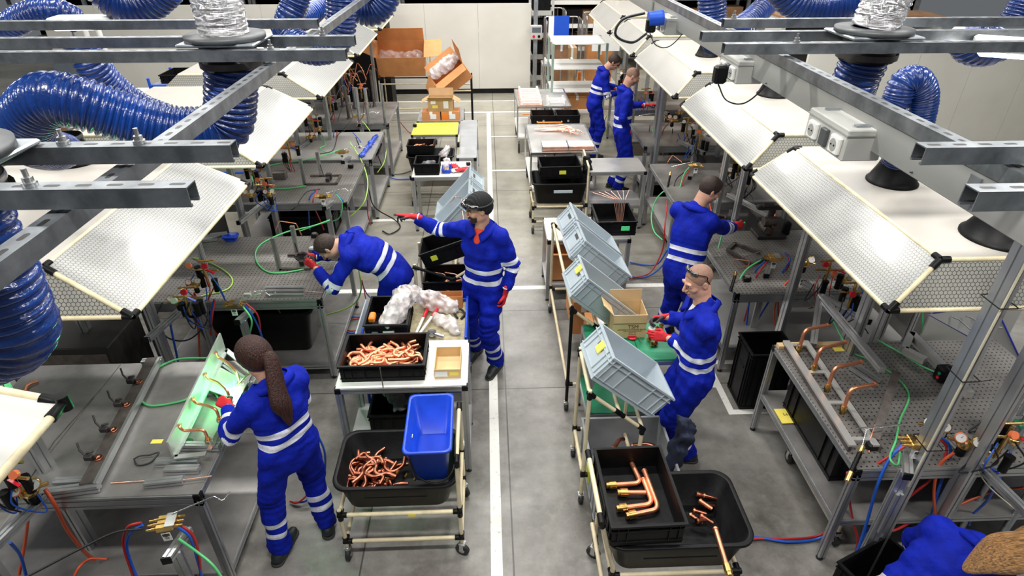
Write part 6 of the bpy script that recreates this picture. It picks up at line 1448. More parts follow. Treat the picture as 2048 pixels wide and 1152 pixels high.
# ---- hoses
HS = [
 # left near station
 ('hose_red', [(283, 1045, 1.0), (255, 1055, .98), (247, 1090, .8), (262, 1140, .6), (275, 1175, .5)], 'red hose left of the near left manifold', .0075),
 ('hose_blue', [(285, 1050, .99), (262, 1065, .95), (254, 1095, .78), (268, 1140, .6), (285, 1178, .5)], 'blue hose left of the near left manifold', .0075),
 ('hose_red', [(357, 1048, .98), (385, 1070, .9), (398, 1110, .75), (402, 1165, .5)], 'red hose right of the near left manifold', .0075),
 ('hose_blue', [(357, 1055, .98), (380, 1075, .9), (395, 1120, .7), (408, 1170, .5)], 'blue hose right of the near left manifold', .0075),
 ('hose_green', [(357, 1078, .95), (395, 1105, .85), (425, 1130, .8), (450, 1165, .7)], 'green hose leaving the near left manifold to the right', .0075),
 ('hose_black', [(285, 1058, .98), (230, 1065, .98), (160, 1098, .95), (60, 1150, .9), (20, 1165, .9)], 'black cable running left from the near left manifold', .006),
 ('hose_orange', [(90, 978, 1.0), (110, 1010, .9), (135, 1060, .6), (170, 1105, .3), (190, 1120, .2)], 'orange hose falling from the lower left regulator', .011),
 ('hose_orange', [(56, 1040, .8), (50, 1085, .6), (38, 1150, .4)], 'orange hose hanging at the lower left corner', .009),
 ('hose_orange', [(215, 1118, .5), (180, 1118, .5), (158, 1135, .5), (142, 1165, .45)], 'orange hose curling over the black crate at bottom left', .008),
 ('hose_blue', [(20, 1085, .8), (40, 1110, .6), (52, 1150, .4)], 'blue hose hanging at the lower left corner', .009),
 # left 2
 ('hose_black', [(325, 605, 1.0), (312, 640, .9), (335, 675, .7), (375, 680, .7), (410, 650, .85), (418, 610, .98)], 'black hose in a loop under the first left hood', .0065),
 ('hose_orange', [(385, 590, 1.0), (395, 640, .7), (400, 720, .3)], 'orange hose falling beside the second bench leg', .009),
 ('hose_orange', [(388, 585, 1.0), (412, 640, .7), (445, 682, .35)], 'orange hose slanting down behind the near bench', .009),
 ('hose_blue', [(340, 645, .9), (347, 680, .7), (356, 722, .4)], 'blue hose below the first left hood', .009),
 ('hose_blue', [(428, 598, .98), (420, 640, .8), (425, 690, .4), (424, 720, .3)], 'blue hose left of the second left manifold', .0075),
 ('hose_red', [(430, 600, .98), (423, 645, .8), (421, 700, .4), (420, 730, .3)], 'dark red hose left of the second left manifold', .0075),
 ('hose_red', [(490, 605, .97), (515, 630, .85), (522, 670, .6)], 'red hose right of the second left manifold', .0075),
 ('hose_blue', [(488, 608, .97), (510, 640, .8), (530, 690, .5), (545, 740, .2)], 'blue hose right of the second left manifold', .0075),
 ('hose_green', [(485, 612, .96), (503, 640, .85), (498, 670, .65), (485, 688, .55)], 'green hose curving beside the second left manifold', .0075),
 ('hose_lime', [(553, 612, .4), (565, 640, .35), (555, 670, .3), (520, 685, .25), (470, 695, .2)], 'lime hose lying under the second left bench', .006),
 ('hose_blue', [(210, 640, .5), (222, 680, .3), (232, 720, .1)], 'blue hose hanging below the first left hood rim', .009),
 ('hose_red', [(250, 645, .5), (268, 690, .3), (278, 710, .1)], 'dark hose hanging left of the hood post', .009),
 ('hose_blue', [(610, 832, .8), (635, 870, .6), (650, 910, .4), (645, 960, .15), (615, 1000, .05), (585, 1005, .02)], 'blue hose trailing behind the worker with ponytail', .008),
 ('hose_red', [(613, 835, .8), (630, 875, .6), (643, 915, .4), (638, 960, .15), (600, 1003, .05), (580, 1003, .02)], 'red hose trailing behind the worker with ponytail', .007),
 ('hose_blue', [(722, 560, .4), (732, 585, .2), (745, 605, .02), (725, 632, .02), (700, 635, .02), (685, 650, .02), (695, 665, .02), (720, 665, .02)], 'blue hose coiled on the floor beside the blue tray cart', .007),
 ('hose_red', [(724, 560, .4), (730, 590, .2), (735, 630, .02), (700, 640, .02), (690, 655, .02), (700, 662, .02), (722, 660, .02)], 'red hose coiled on the floor beside the blue tray cart', .006),
 # left 3
 ('hose_black', [(640, 378, 1.0), (612, 385, 1.0), (590, 415, .9), (582, 420, .85)], 'black hose left of the third left manifold', .0065),
 ('hose_blue', [(632, 380, 1.0), (618, 400, .9), (618, 440, .6), (620, 460, .5)], 'blue hose left of the third left manifold', .0075),
 ('hose_red', [(634, 380, 1.0), (626, 405, .9), (640, 440, .6), (648, 460, .5)], 'red hose left of the third left manifold', .0075),
 ('hose_green', [(672, 388, 1.0), (684, 405, .9), (682, 428, .75), (672, 440, .65), (640, 448, .6), (600, 462, .6)], 'turquoise hose right of the third left manifold', .0065),
 ('hose_blue', [(672, 386, 1.0), (690, 410, .85), (695, 450, .5)], 'dark blue hose right of the third left manifold', .0075),
 ('hose_lime', [(700, 285, 1.0), (722, 320, .9), (735, 360, .8), (730, 400, .7), (710, 425, .55), (690, 438, .45)], 'lime hose bowing past the third bench corner', .0075),
 ('hose_black', [(712, 275, 1.0), (728, 320, .8), (738, 380, .6), (750, 415, .3), (790, 440, .05), (800, 455, .02), (780, 468, .02), (765, 462, .02)], 'black hose dropping from the left benches to the aisle floor', .009),
 ('hose_red', [(735, 400, .6), (736, 430, .4), (742, 450, .2)], 'red hose hanging off the third bench end', .008),
 ('hose_lime', [(766, 285, .6), (772, 300, .6), (768, 325, .5), (755, 345, .4)], 'lime hose at the corner of the fourth left bench', .007),
 ('hose_black', [(755, 310, .5), (772, 345, .1), (800, 348, .02), (822, 342, .02)], 'black hose leading to the low far table', .008),
 ('hose_blue', [(770, 350, .05), (790, 358, .02), (822, 358, .02)], 'dark blue hose on the floor at the low far table', .009),
 ('hose_red', [(795, 238, .3), (815, 262, .02), (822, 266, .02)], 'dark red hose on the floor behind the yellow-topped stand', .008),
 ('hose_black', [(690, 260, 1.05), (676, 270, 1.0), (666, 300, .95), (640, 308, .95)], 'black hose left of the fourth left manifold', .007),
 ('hose_blue', [(668, 262, 1.0), (666, 290, .8), (672, 322, .7)], 'blue hose at the fourth left manifold', .007),
 ('hose_red', [(674, 262, 1.0), (674, 292, .8), (685, 322, .7)], 'red hose at the fourth left manifold', .007),
 ('hose_blue', [(706, 265, 1.0), (722, 285, .9), (726, 310, .8)], 'dark blue hose right of the fourth left manifold', .007),
 ('hose_green', [(645, 270, .93), (650, 290, .93), (640, 296, .93), (655, 305, .93), (680, 300, .93)], 'small green hose coil on the fourth left bench', .006),
 ('hose_lime', [(702, 225, 1.0), (725, 243, .98), (740, 262, .95)], 'lime hose at the farthest left manifold', .006),
 # right 1
 ('hose_red', [(1808, 893, 1.02), (1775, 915, .95), (1725, 950, .8), (1700, 985, .65), (1705, 1040, .4), (1715, 1090, .2), (1690, 1160, .02)], 'red hose swinging left from the nearest right manifold', .0085),
 ('hose_blue', [(1805, 890, 1.02), (1778, 920, .95), (1755, 970, .8), (1735, 1040, .5), (1715, 1100, .25), (1685, 1165, .02)], 'blue hose falling from the nearest right manifold', .0095),
 ('hose_blue', [(1868, 868, 1.03), (1895, 885, 1.0), (1900, 915, .9), (1880, 970, .7), (1860, 1040, .4), (1835, 1110, .15)], 'blue hose arching down behind the brass gauges', .009),
 ('hose_red', [(1875, 872, 1.03), (1893, 900, .95), (1870, 950, .8), (1800, 1010, .5), (1770, 1055, .35), (1790, 1060, .35), (1850, 1028, .35)], 'red hose looping under the nearest right manifold', .0085),
 ('hose_orange', [(1908, 905, 1.0), (1880, 930, .9), (1868, 980, .7), (1872, 1040, .45), (1880, 1075, .3)], 'orange red hose hanging from the lower gauge', .009),
 ('hose_orange', [(2048, 975, .6), (1980, 985, .5), (1900, 1020, .4), (1880, 1050, .3), (1890, 1065, .3), (1930, 1060, .3)], 'orange red hose curving in from the right edge', .0085),
 ('hose_clear', [(1945, 925, 1.0), (1975, 970, .8), (2020, 1010, .65), (2060, 1040, .6)], 'thin clear hose sagging at the lower right', .004),
 ('hose_blue', [(2000, 955, .9), (1975, 1000, .6), (1945, 1030, .4), (1938, 1050, .3)], 'dark blue hose behind the right gas stand', .008),
 ('hose_blue', [(1780, 1030, .5), (1745, 1050, .3), (1722, 1085, .15), (1730, 1125, .05), (1760, 1150, .02), (1790, 1155, .02)], 'blue hose curling to the floor at the lower right', .009),
 ('hose_red', [(1695, 945, .85), (1690, 985, .6), (1670, 1040, .2), (1640, 1070, .03), (1580, 1078, .02), (1510, 1078, .02), (1475, 1090, .02), (1455, 1110, .02)], 'red hose crossing the floor before the nearest right bench', .008),
 ('hose_blue', [(1699, 948, .85), (1694, 990, .6), (1675, 1045, .2), (1640, 1076, .03), (1580, 1084, .02), (1510, 1075, .02), (1470, 1082, .02), (1450, 1100, .02)], 'blue hose crossing the floor before the nearest right bench', .009),
 # right 2
 ('hose_green', [(1522, 520, 1.02), (1492, 540, .95), (1477, 570, .85), (1490, 595, .7), (1525, 595, .7), (1550, 575, .8), (1565, 550, .9)], 'green hose in a wide loop at the second right bench', .008),
 ('hose_blue', [(1530, 522, 1.02), (1510, 545, .9), (1500, 590, .6), (1493, 650, .3), (1485, 690, .1)], 'light blue hose hanging at the second right bench', .008),
 ('hose_red', [(1533, 525, 1.02), (1512, 555, .9), (1500, 600, .5), (1478, 680, .15), (1470, 720, .02)], 'dark red hose hanging at the second right bench', .008),
 ('hose_blue', [(1570, 505, 1.04), (1580, 520, 1.0), (1565, 545, .9), (1545, 590, .6), (1510, 650, .3), (1490, 700, .05)], 'bright blue hose slanting down between the right benches', .009),
 ('hose_red', [(1575, 508, 1.04), (1578, 530, .95), (1560, 560, .8), (1556, 620, .5), (1560, 660, .3)], 'red hose hanging behind the blue one between right benches', .008),
 ('hose_orange', [(1578, 560, .95), (1556, 590, .8), (1548, 640, .5), (1565, 670, .3)], 'orange hose between the right benches', .009),
 ('hose_red', [(1625, 615, .3), (1580, 635, .25), (1545, 670, .1), (1520, 690, .02)], 'dark red hose running out from the floor between right benches', .009),
 ('hose_red', [(1540, 660, .1), (1570, 665, .05), (1565, 680, .02), (1545, 690, .02)], 'short red hose on the floor between the right benches', .008),
 ('hose_clear', [(1603, 565, 1.0), (1615, 600, .8), (1632, 615, .7)], 'thin clear tube below the orange gauges', .003),
 ('hose_green', [(1490, 445, 1.15), (1470, 448, 1.1), (1445, 470, 1.0), (1432, 520, .8), (1428, 530, .7)], 'green hose held by the turned worker', .0075),
 ('hose_black', [(1710, 575, .9), (1725, 600, .8), (1722, 640, .5), (1745, 680, .2)], 'black cable hanging below the near right hood corner', .006),
 ('hose_green', [(1845, 625, .9), (1845, 650, .8), (1843, 665, .7)], 'short green hose under the near right hood', .006),
 ('hose_orange', [(1418, 400, 1.1), (1424, 425, 1.0), (1440, 450, .95)], 'orange hose behind the head of the turned worker', .008),
 ('hose_black', [(1490, 380, 1.0), (1505, 395, .95), (1508, 415, .9)], 'black cable curling beneath the second right hood', .006),
 # aisle loops right
 ('hose_blue', [(1340, 480, .5), (1332, 520, .3), (1310, 545, .1), (1285, 555, .02), (1258, 553, .02)], 'blue hose swinging to the floor by the grey bins', .009),
 ('hose_red', [(1335, 400, .8), (1330, 450, .6), (1325, 500, .3), (1300, 545, .05), (1265, 556, .02), (1258, 555, .02)], 'purple red hose swinging to the floor by the grey bins', .009),
 ('hose_blue', [(1335, 500, .3), (1315, 528, .1), (1290, 530, .02), (1260, 525, .02)], 'dark hose in the loop on the floor beyond the grey bins', .009),
 # right 3, 4
 ('hose_green', [(1378, 335, 1.02), (1368, 348, .98), (1360, 375, .9)], 'green hose above the third right bench', .007),
 ('hose_black', [(1375, 340, 1.0), (1352, 360, .95), (1345, 395, .8)], 'black hose above the third right bench', .007),
 ('hose_red', [(1380, 338, 1.0), (1367, 360, .95), (1362, 385, .85)], 'red hose above the third right bench', .007),
 ('hose_green', [(1305, 258, 1.0), (1310, 280, .85), (1318, 300, .7), (1312, 312, .6), (1306, 300, .65), (1312, 275, .85), (1320, 262, 1.0)], 'green hose dangling in a teardrop loop by the tall worker', .007),
 ('hose_orange', [(1338, 245, 1.05), (1325, 265, .9), (1325, 300, .5), (1330, 325, .2)], 'orange hose dangling by the fourth right bench', .008),
 ('hose_red', [(1300, 250, 1.0), (1298, 275, .8), (1302, 305, .5), (1298, 328, .3)], 'dark red hose near the tall worker', .008),
 ('hose_black', [(1345, 258, 1.0), (1345, 290, .6), (1348, 320, .3)], 'black hose near the fourth right bench', .007),
 ('hose_black', [(1388, 280, 1.0), (1392, 300, .8), (1390, 322, .6)], 'black cable under the second right hood rim', .006),
 ('hose_lime', [(1213, 232, .6), (1208, 250, .3), (1215, 268, .1)], 'lime hose between the two far workers', .008),
]
for mt_, pts_, lb_, r_ in HS: hose([at(*p_) for p_ in pts_], r_, mt_, lb_)
# ================================================================ aisle, left side
random.seed(5)
table('table carrying the black crate of copper bends in the left aisle', -1.14, -.19, 3.34, 3.90, .9, 'white_paint', .25, 'aluminium_table', cat='table', apron=0)
crate('black crate heaped with copper bends on the aisle table', (-.80, 3.60, .9), .62, .40, .15)
PILE = []
def ubend(kind):
    m = MB()
    if kind == 0: p = [(-.06, -.05, 0), (-.06, .03, 0), (.0, .07, 0), (.05, .03, 0), (.05, -.05, 0)]
    elif kind == 1: p = [(-.09, 0, 0), (-.02, 0, 0), (.02, .06, .01), (.09, .06, .01)]
    elif kind == 2: p = [(-.10, -.02, 0), (.03, -.02, 0), (.07, .05, 0), (.03, .08, 0)]
    else: p = [(-.08, -.03, 0), (-.05, .03, .01), (.0, -.02, .01), (.05, .03, 0), (.09, -.02, 0)]
    o = thing('copper_bend', 'x', 'copper tube')
    m.tube(round_path(p, .035, 6), .0115, 10); m.build('tube', 'copper', o, False)
    for a, b_ in ((p[0], p[1]), (p[-1], p[-2])):
        a, b_ = Vector(a), Vector(b_); d = (a-b_).normalized(); m = MB(); m.cyl(a, a+d*.0006, .008, 10); m.build('bore', 'copper_dark', o, False)
    return o
def heap(c, L, W, z0, n, layers, label, group, sc=1.0, seed=1, kinds=(0, 1, 2, 3), mt=None):
    random.seed(seed); protos = [ubend(k) for k in kinds]
    for k, p in enumerate(protos):
        if mt:
            for ch in kids(p):
                if ch.name.startswith('tube'): ch.data.materials[0] = M[mt]
    for i in range(n):
        p = protos[i] if i < len(protos) else copy_tree(protos[random.randrange(len(protos))])
        l = i*layers//n
        p.location = (c[0]+random.uniform(-L/2, L/2), c[1]+random.uniform(-W/2, W/2), z0+.011+l*.018+random.uniform(0, .004))
        p.rotation_euler = (random.uniform(-.12, .12), random.uniform(-.12, .12), random.uniform(0, 6.28)); p.scale = (sc,)*3
        p['label'] = label; p['group'] = group; p['category'] = 'copper tube'
heap((-.80, 3.62), .40, .17, .91, 62, 4, 'pale copper bend in the heap inside the aisle table crate', 'copper bends in the aisle table crate', 1.12, 3)
rod((-.80, 3.37, 1.06), (-.79, 3.34, .82), .004, 'dark_steel', 'thin dark rod hooked over the front of the copper bend crate')
t = carton('shallow open cardboard box beside the crate of copper bends', (-.335, 3.56, .9), .19, .27, .085, mt='cardboard_light')
m = MB(); m.bb((-.09, -.1365, .02), (.0, -.1355, .065)); m.build('paper_label', 'paper', t, False); m = MB(); m.bb((.015, -.137, .03), (.08, -.1358, .06)); m.build('paper_label', 'yellow_paper', t, False)
crate('black crate with a grey cloth inside beneath the aisle table', (-.66, 3.62, .26), .60, .42, .30)
fr = Field([np.arange(-.95, -.5, .008), np.arange(3.36, 3.75, .008), np.arange(.44, .78, .008)])
for a, b_ in (((-.80, 3.5, .70), (-.72, 3.55, .58)), ((-.72, 3.55, .58), (-.62, 3.55, .58)), ((-.74, 3.5, .56), (-.66, 3.62, .6))): fr.cone(a, b_, .03, .07, .03)
fr.wrinkle(.010, .06, 2); ro = thing('work_cloth', 'crumpled grey cloth in the crate under the aisle table', 'cloth', (-.7, 3.55, .5)); field_obj('cloth', fr, 'cloth_grey', ro)
# cart in front
x0, x1, y0, y1 = -1.02, -.24, 2.62, 3.12
cx, cy = (x0+x1)/2, (y0+y1)/2
a, b_ = (x1-x0)/2, (y1-y0)/2
pipe_frame('pipe_cart', 'cream pipe cart with black joints under the black tub, left aisle', 'cart', (cx, cy, 0),
 [((-a, -b_, .14), (-a, -b_, .50)), ((a, -b_, .14), (a, -b_, .92)), ((-a, b_, .14), (-a, b_, .50)), ((a, b_, .14), (a, b_, .92)), ((-a, -b_, .18), (a, -b_, .18)), ((-a, b_, .18), (a, b_, .18)), ((-a, -b_, .45), (a, -b_, .45), 'yellow_pipe'), ((-a, b_, .45), (a, b_, .45)),
  ((-a, -b_, .47), (-a, b_, .47)), ((a, -b_, .47), (a, b_, .47)), ((-a, -b_, .18), (-a, b_, .18)), ((a, -b_, .18), (a, b_, .18)), ((a, -b_, .92), (a, b_, .92)), ((-a, 0, .45), (a, 0, .45))],
 [((-a, -b_, .45), ((1, 0, 0), (0, 1, 0), (0, 0, 1), (0, 0, -1))), ((a, -b_, .45), ((-1, 0, 0), (0, 1, 0), (0, 0, 1), (0, 0, -1))), ((-a, -b_, .18), ((1, 0, 0), (0, 1, 0), (0, 0, 1))), ((a, -b_, .18), ((-1, 0, 0), (0, 1, 0), (0, 0, 1))),
  ((a, -b_, .92), ((0, 1, 0), (0, 0, -1))), ((a, b_, .92), ((0, -1, 0), (0, 0, -1))), ((-a, b_, .45), ((1, 0, 0), (0, -1, 0), (0, 0, -1))), ((a, b_, .45), ((-1, 0, 0), (0, -1, 0), (0, 0, 1))), ((a, b_, .18), ((-1, 0, 0), (0, 0, 1))), ((-a, b_, .18), ((1, 0, 0), (0, 0, 1)))],
 [(-a, -b_, 0), (a, -b_, 0, 1.2), (-a, b_, 0), (a, b_, 0, .8)], R=.05)
m = MB(); m.box((cx+.08, 2.60, .45), (.05, .002, .024)); tag(m.build('yellow_tag', 'yellow_paper'), 'small yellow tag on the front pipe of the left cart', 'tag')
tub('large black tub of copper hooks on the cream pipe cart', (cx-.01, cy-.02, .485), .80, .52, .24)
heap((-.82, 2.85), .26, .22, .53, 30, 5, 'dark copper hook in the heap inside the large black tub', 'copper hooks in the black tub', 1.15, 8, (0, 1, 3), 'copper_dark')
for i in range(5):
    p = Vector((-.72+.06*i, 2.76+.03*((i*2) % 3), .60)); m = MB(); m.cyl(p, p+Vector((.015, .01, .02)), .011, 6); tag(m.build('brass_nut', 'brass'), 'brass nut among the copper hooks in the tub', 'nut', 'brass nuts in the black tub')
t = rt('plastic_bin', 'bright blue rectangular bin standing on the black tub, black handle hanging', 'bin', (-.415, 2.84, .735), (-.04, 0, .02))
def rbin(t, L, W, Hh, mt, taper=.80, rad=.04, rim=.014):
    x, y = L/2, W/2; rings = [(taper, 0, 0), (1, 0, Hh-.015), (1, rim, Hh-.015), (1, rim, Hh), (1, 0, Hh), (1, -.004, Hh-.004), (taper, -.004, .008)]
    vs = []
    for k, o, z in rings:
        R_ = rrect(x*k+o-rim, y*k+o-rim, rad); n = len(R_); vs += [(p, q, z) for p, q in R_]
    fs = [(i*n+j, i*n+(j+1) % n, (i+1)*n+(j+1) % n, (i+1)*n+j) for i in range(len(rings)-1) for j in range(n)]
    m = MB(); m.add(vs, fs, True); N = len(rings)-1; m.f += [tuple(range(n-1, -1, -1)), tuple(range(N*n, N*n+n))]; m.sm += [False, False]; return m.build('shell', mt, t, False)
rbin(t, .30, .55, .30, 'blue_plastic')
m = MB(); m.tube(smooth_path([(-.11, -.26, .24), (-.06, -.31, .14), (.06, -.33, .10), (.15, -.27, .15), (.16, -.1, .24)]), .007, 8); m.build('handle', 'black_plastic', t, False)
m = MB(); m.box((-.118, -.0, .17), (.004, .03, .03)); m.build('clip', 'steel', t, False)
# blue tray cart
t = thing('tray_cart', 'blue-framed tray cart with worn top behind the black crate', 'cart', (-.65, 4.27, 0))
m = MB(); m.bb((-.42, -.31, .80), (.42, .31, .81)); m.build('tray_mat', 'mat_brown', t, False)
m = MB(); m.bb((-.435, -.33, .785), (.435, -.31, .84)); m.bb((-.435, .31, .785), (.435, .33, .84)); m.bb((.42, -.31, .785), (.44, .31, .88), ch=.005); m.bb((-.44, -.31, .785), (-.42, .31, .84)); m.build('tray_rim', 'blue_plastic', t, False)
m = MB(); m.bar((-.44, .25, .82), (-.44, -.28, .82), .16, .012, (1, 0, .2)); m.build('side_panel', 'bin_grey', t, False)
for sx in (-1, 1):
    for sy in (-1, 1):
        m = MB(); m.tube([(sx*.42, sy*.30, .12), (sx*.42, sy*.30, .79)], .014, 10); m.build('leg', 'blue_paint', t, False); caster(t, (sx*.42, sy*.30, 0), .045)
m = MB(); m.bb((-.42, -.30, .28), (.42, .30, .29)); m.build('shelf', 'blue_paint', t, False)
crate('black crate of plastic bags on the blue tray cart', (-.86, 4.22, .812), .36, .44, .17, lab=[('-y', -.09, .07, .05, .06, 'tote_grey'), ('-y', .02, .08, .09, .05, 'paper')], hand='y')
def blob(name, label, cat, pts, mt, res=.009, wr=(.008, .06), k=.03, flat=None):
    P_ = [Vector(p[:3]) for p in pts]; R_ = [p[3] for p in pts]; lo = [min(p[i]-r for p, r in zip(P_, R_))-.06 for i in range(3)]; hi = [max(p[i]+r for p, r in zip(P_, R_))+.06 for i in range(3)]
    f = Field([np.arange(a, b_, res) for a, b_ in zip(lo, hi)])
    if len(P_) == 1: f.ell(P_[0], (R_[0],)*3, k=k)
    for i in range(len(P_)-1): f.cone(P_[i], P_[i+1], R_[i], R_[i+1], k, flat, .6 if flat else 1)
    f.wrinkle(wr[0], wr[1], len(label)); o = thing(name, label, cat, (P_[0].x, P_[0].y, lo[2]+.06)); field_obj('crumple', f, mt, o); return o
blob('plastic_bag', 'crumpled clear bag bulging out of the black crate', 'plastic bag', [(-.86, 4.08, .93, .07), (-.80, 4.2, .97, .09), (-.74, 4.35, 1.03, .09), (-.66, 4.45, 1.02, .05)], 'poly_bag')
blob('plastic_bag', 'crumpled clear bag lying across the back of the tray cart', 'plastic bag', [(-.66, 4.50, .93, .06), (-.52, 4.47, .90, .08), (-.36, 4.42, .87, .07)], 'poly_bag')
blob('plastic_bag', 'small clear bag with pink parts beside the red-handled cutter', 'plastic bag', [(-.46, 4.25, .86, .05), (-.35, 4.18, .85, .055), (-.31, 4.10, .84, .04)], 'poly_bag')
for i in range(7): bent([(-.84+.012*i, 4.30+.01*i, 1.02), (-.80+.012*i, 4.37, 1.07), (-.77+.012*i, 4.40, 1.08), (-.72+.012*i, 4.46, 1.03)], .004, 'fine copper tube bundled in the clear bag', 'copper', bend=.02, group='fine copper tubes in the clear bag', seg=6)
t = carton('orange-brown carton behind the red-handled cutter', (-.43, 4.53, .81), .34, .10, .12, mt='cardboard_orange')
m = MB(); p = Vector((-.98, 4.12, .98)); m.box(p, (.05, .10, .05), ch=.01); tag(m.build('orange_packet', 'orange_paint'), 'orange and yellow packet in the bag crate', 'packet')
t = thing('tube_cutter', 'long white cutter with two red handles on the tray cart', 'cutter', (-.62, 4.05, .815))
h0 = Vector((-.64, 4.03, .835))
for s, e in (((-.56, 4.42, .86), 0), ((-.46, 4.42, .87), 1)):
    e_ = Vector(s); st = h0+Vector((.02*e+.0, 0, .0)); m = MB(); m.bar(st, st.lerp(e_, .72), .02, .012); a_ = m.build('arm', 'white_paint', t)
    m = MB(); m.tube([st.lerp(e_, .66), e_], .015, 10); m.build('grip', 'red_plastic', t)
m = MB(); m.box(h0, (.06, .05, .018), ch=.005); m.cyl(h0+Vector((.04, 0, 0)), h0+Vector((.08, .0, 0)), .014, 12); m.build('head', 'white_paint', t)
t = thing('pipe_tool', 'black and steel pipe tool beside the cutter head', 'tool', (-.48, 4.05, .82)); m = MB(); m.box((-.50, 4.06, .85), (.07, .05, .06), ch=.012); m.build('housing', 'dark_grey_plastic', t); m = MB(); m.cyl((-.475, 4.045, .85), (-.40, 4.02, .84), .015, 12); m.cyl((-.5, 4.033, .85), (-.5, 4.03, .85), .02, 16); m.build('shaft', 'steel', t)
m = MB(); m.tube(smooth_path([(-.27, 4.3, .82), (-.24, 4.36, .83), (-.28, 4.42, .84), (-.33, 4.38, .83), (-.30, 4.31, .82)], 6), .010, 8, closed=False); tag(m.build('cable_coil', 'hose_black'), 'black cable coil in the corner of the blue tray cart', 'cable')
# rack behind the pointing worker with tilted bins
def tilted_bin(label, A, side, mt='bin_grey', phi=math.radians(41), L=.61, W=.40, Hh=.22, lab=None, name='plastic_bin'):
    """A = far upper corner of the rim at the high end; opening faces `side` (+1 right, -1 left)"""
    yw = Matrix.Rotation(.06 if side > 0 and mt == 'bin_grey' else 0, 3, 'Z'); Lv = yw @ Vector((side*math.cos(phi), 0, -math.sin(phi))); n = yw @ Vector((side*math.sin(phi), 0, math.cos(phi))); Wv = yw @ Vector((0, -1, 0))
    c = Vector(A)+Lv*L/2+Wv*W/2-n*Hh
    X = Lv*side; Y = n.cross(X); R_ = Matrix((X, Y, n)).transposed(); e = R_.to_euler()
    return crate(label, c, L, W, Hh, mt, tuple(e), name, 'bin', lab=lab)
Z0 = 1.35
tilted_bin('farthest of the grey tilted bins on the right rack', (.79, 5.52, Z0), 1); tilted_bin('grey tilted bin in the middle of the right rack', (.80, 5.07, Z0+.01), 1)
tilted_bin('grey tilted bin with yellow mark behind the open carton', (.728, 4.43, Z0+.011), 1, lab=[('-x', .02, .17, .07, .07, 'yellow_paper')])
tilted_bin('nearest grey tilted bin above the grey tote, yellow mark on its end', (.746, 3.42, Z0+.028), 1, lab=[('-x', -.01, .15, .07, .07, 'yellow_paper')])
tilted_bin('far grey tilted bin beside the beanie of the pointing worker', (-.215, 6.62, 1.34), -1, phi=math.radians(48)); tilted_bin('grey tilted bin directly behind the pointing worker', (-.215, 6.20, 1.34), -1, phi=math.radians(48))
tilted_bin('black tilted crate at the hip of the pointing worker', (-.22, 5.42, 1.20), -1, 'black_plastic', math.radians(20), .5, .36, .17, lab=[('-y', -.12, .09, .06, .05, 'yellow_top')])
crate('black crate of dark copper under the tilted black crate', (-.42, 5.20, .58), .5, .36, .17)
heap((-.42, 5.18), .3, .15, .60, 10, 2, 'copper bend in the low crate behind the pointing worker', 'copper bends in the low crate', 1.0, 12)
crate('grey crate low on the rack behind the pointing worker', (-.42, 5.15, .28), .5, .38, .22, 'tote_grey')
for i, (a, b_) in enumerate((((868, 545), (862, 575)), ((890, 545), (902, 575)))):
    bent([at(a[0], a[1], .75), at(a[0]+20, a[1]+3, .75), at(b_[0]+40, b_[1]-5, .65), at(b_[0]+32, b_[1]+10, .6)], .006, ['thin copper tube poking out of the left rack', 'second thin copper tube at the left rack crates'][i], 'copper_pale', bend=.02)
bent([(-.42, 6.0, 1.15), (-.36, 5.85, 1.28), (-.30, 5.9, 1.25), (-.28, 5.75, 1.05)], .006, 'thin copper tube sticking out of the left grey bins', 'copper_pale', bend=.02)
def rack(label, ox, y0, y1, side, hi, lo, depth=.55, low=.30, mid=None):
    """pipe rack whose deck slopes down toward `side`"""
    s = side; X0, X1 = 0, s*depth; P_ = []; J = []
    for y in (y0, y1):
        P_ += [((X0, y, .10), (X0, y, hi), 'black_plastic' if y == y0 and y1-y0 > 1.2 else 'ivory_pipe'), ((X1, y, .10), (X1, y, lo)), ((X0, y, hi-.03), (X1, y, lo)), ((X0, y, low), (X1, y, low))]
        J += [((X0, y, hi-.03), ((s, 0, (lo-hi)/depth), (0, 0, -1))), ((X1, y, lo), ((-s, 0, (hi-lo)/depth), (0, 0, -1))), ((X0, y, low), ((s, 0, 0), (0, 0, 1))), ((X1, y, low), ((-s, 0, 0), (0, 0, 1))), ((s*depth*.55, y, lo+(hi-lo)*.42), ((s, 0, (lo-hi)/depth), (-s, 0, (hi-lo)/depth)))]
    for x, z in ((X0, hi-.03), (X1, lo), (X0, low), (X1, low), (s*depth*.55, lo+(hi-lo)*.42)): P_.append(((x, y0, z), (x, y1, z)))
    return pipe_frame('pipe_rack', label, 'rack', (ox, 0, 0), P_, J, [(X0, y0, 0), (X0, y1, 0), (X1, y0, 0), (X1, y1, 0)], R=.038)
def rackb(label, A, side, y0, y1, phi=math.radians(41), Hh=.22, low=.3):
    n = Vector((side*math.sin(phi), 0, math.cos(phi))); b0 = Vector(A)-n*(Hh+.04); 
    L_ = .62; x1 = b0.x+side*math.cos(phi)*L_; z1 = b0.z-math.sin(phi)*L_
    ox = b0.x+side*.06; hi = b0.z-.06*math.tan(phi)+.01; return rack(label, ox, y0, y1, side, hi, max(.35, z1+.0), abs(x1-ox)-.02, low)
rackb('cream pipe rack holding the three far grey bins', (.75, 0, Z0), 1, 4.02, 5.58); rackb('cream pipe rack holding the nearest grey bin', (.745, 0, Z0), 1, 3.02, 3.48)
rackb('cream pipe rack holding the left grey bins', (-.215, 0, 1.34), -1, 5.82, 6.60, math.radians(48)); 
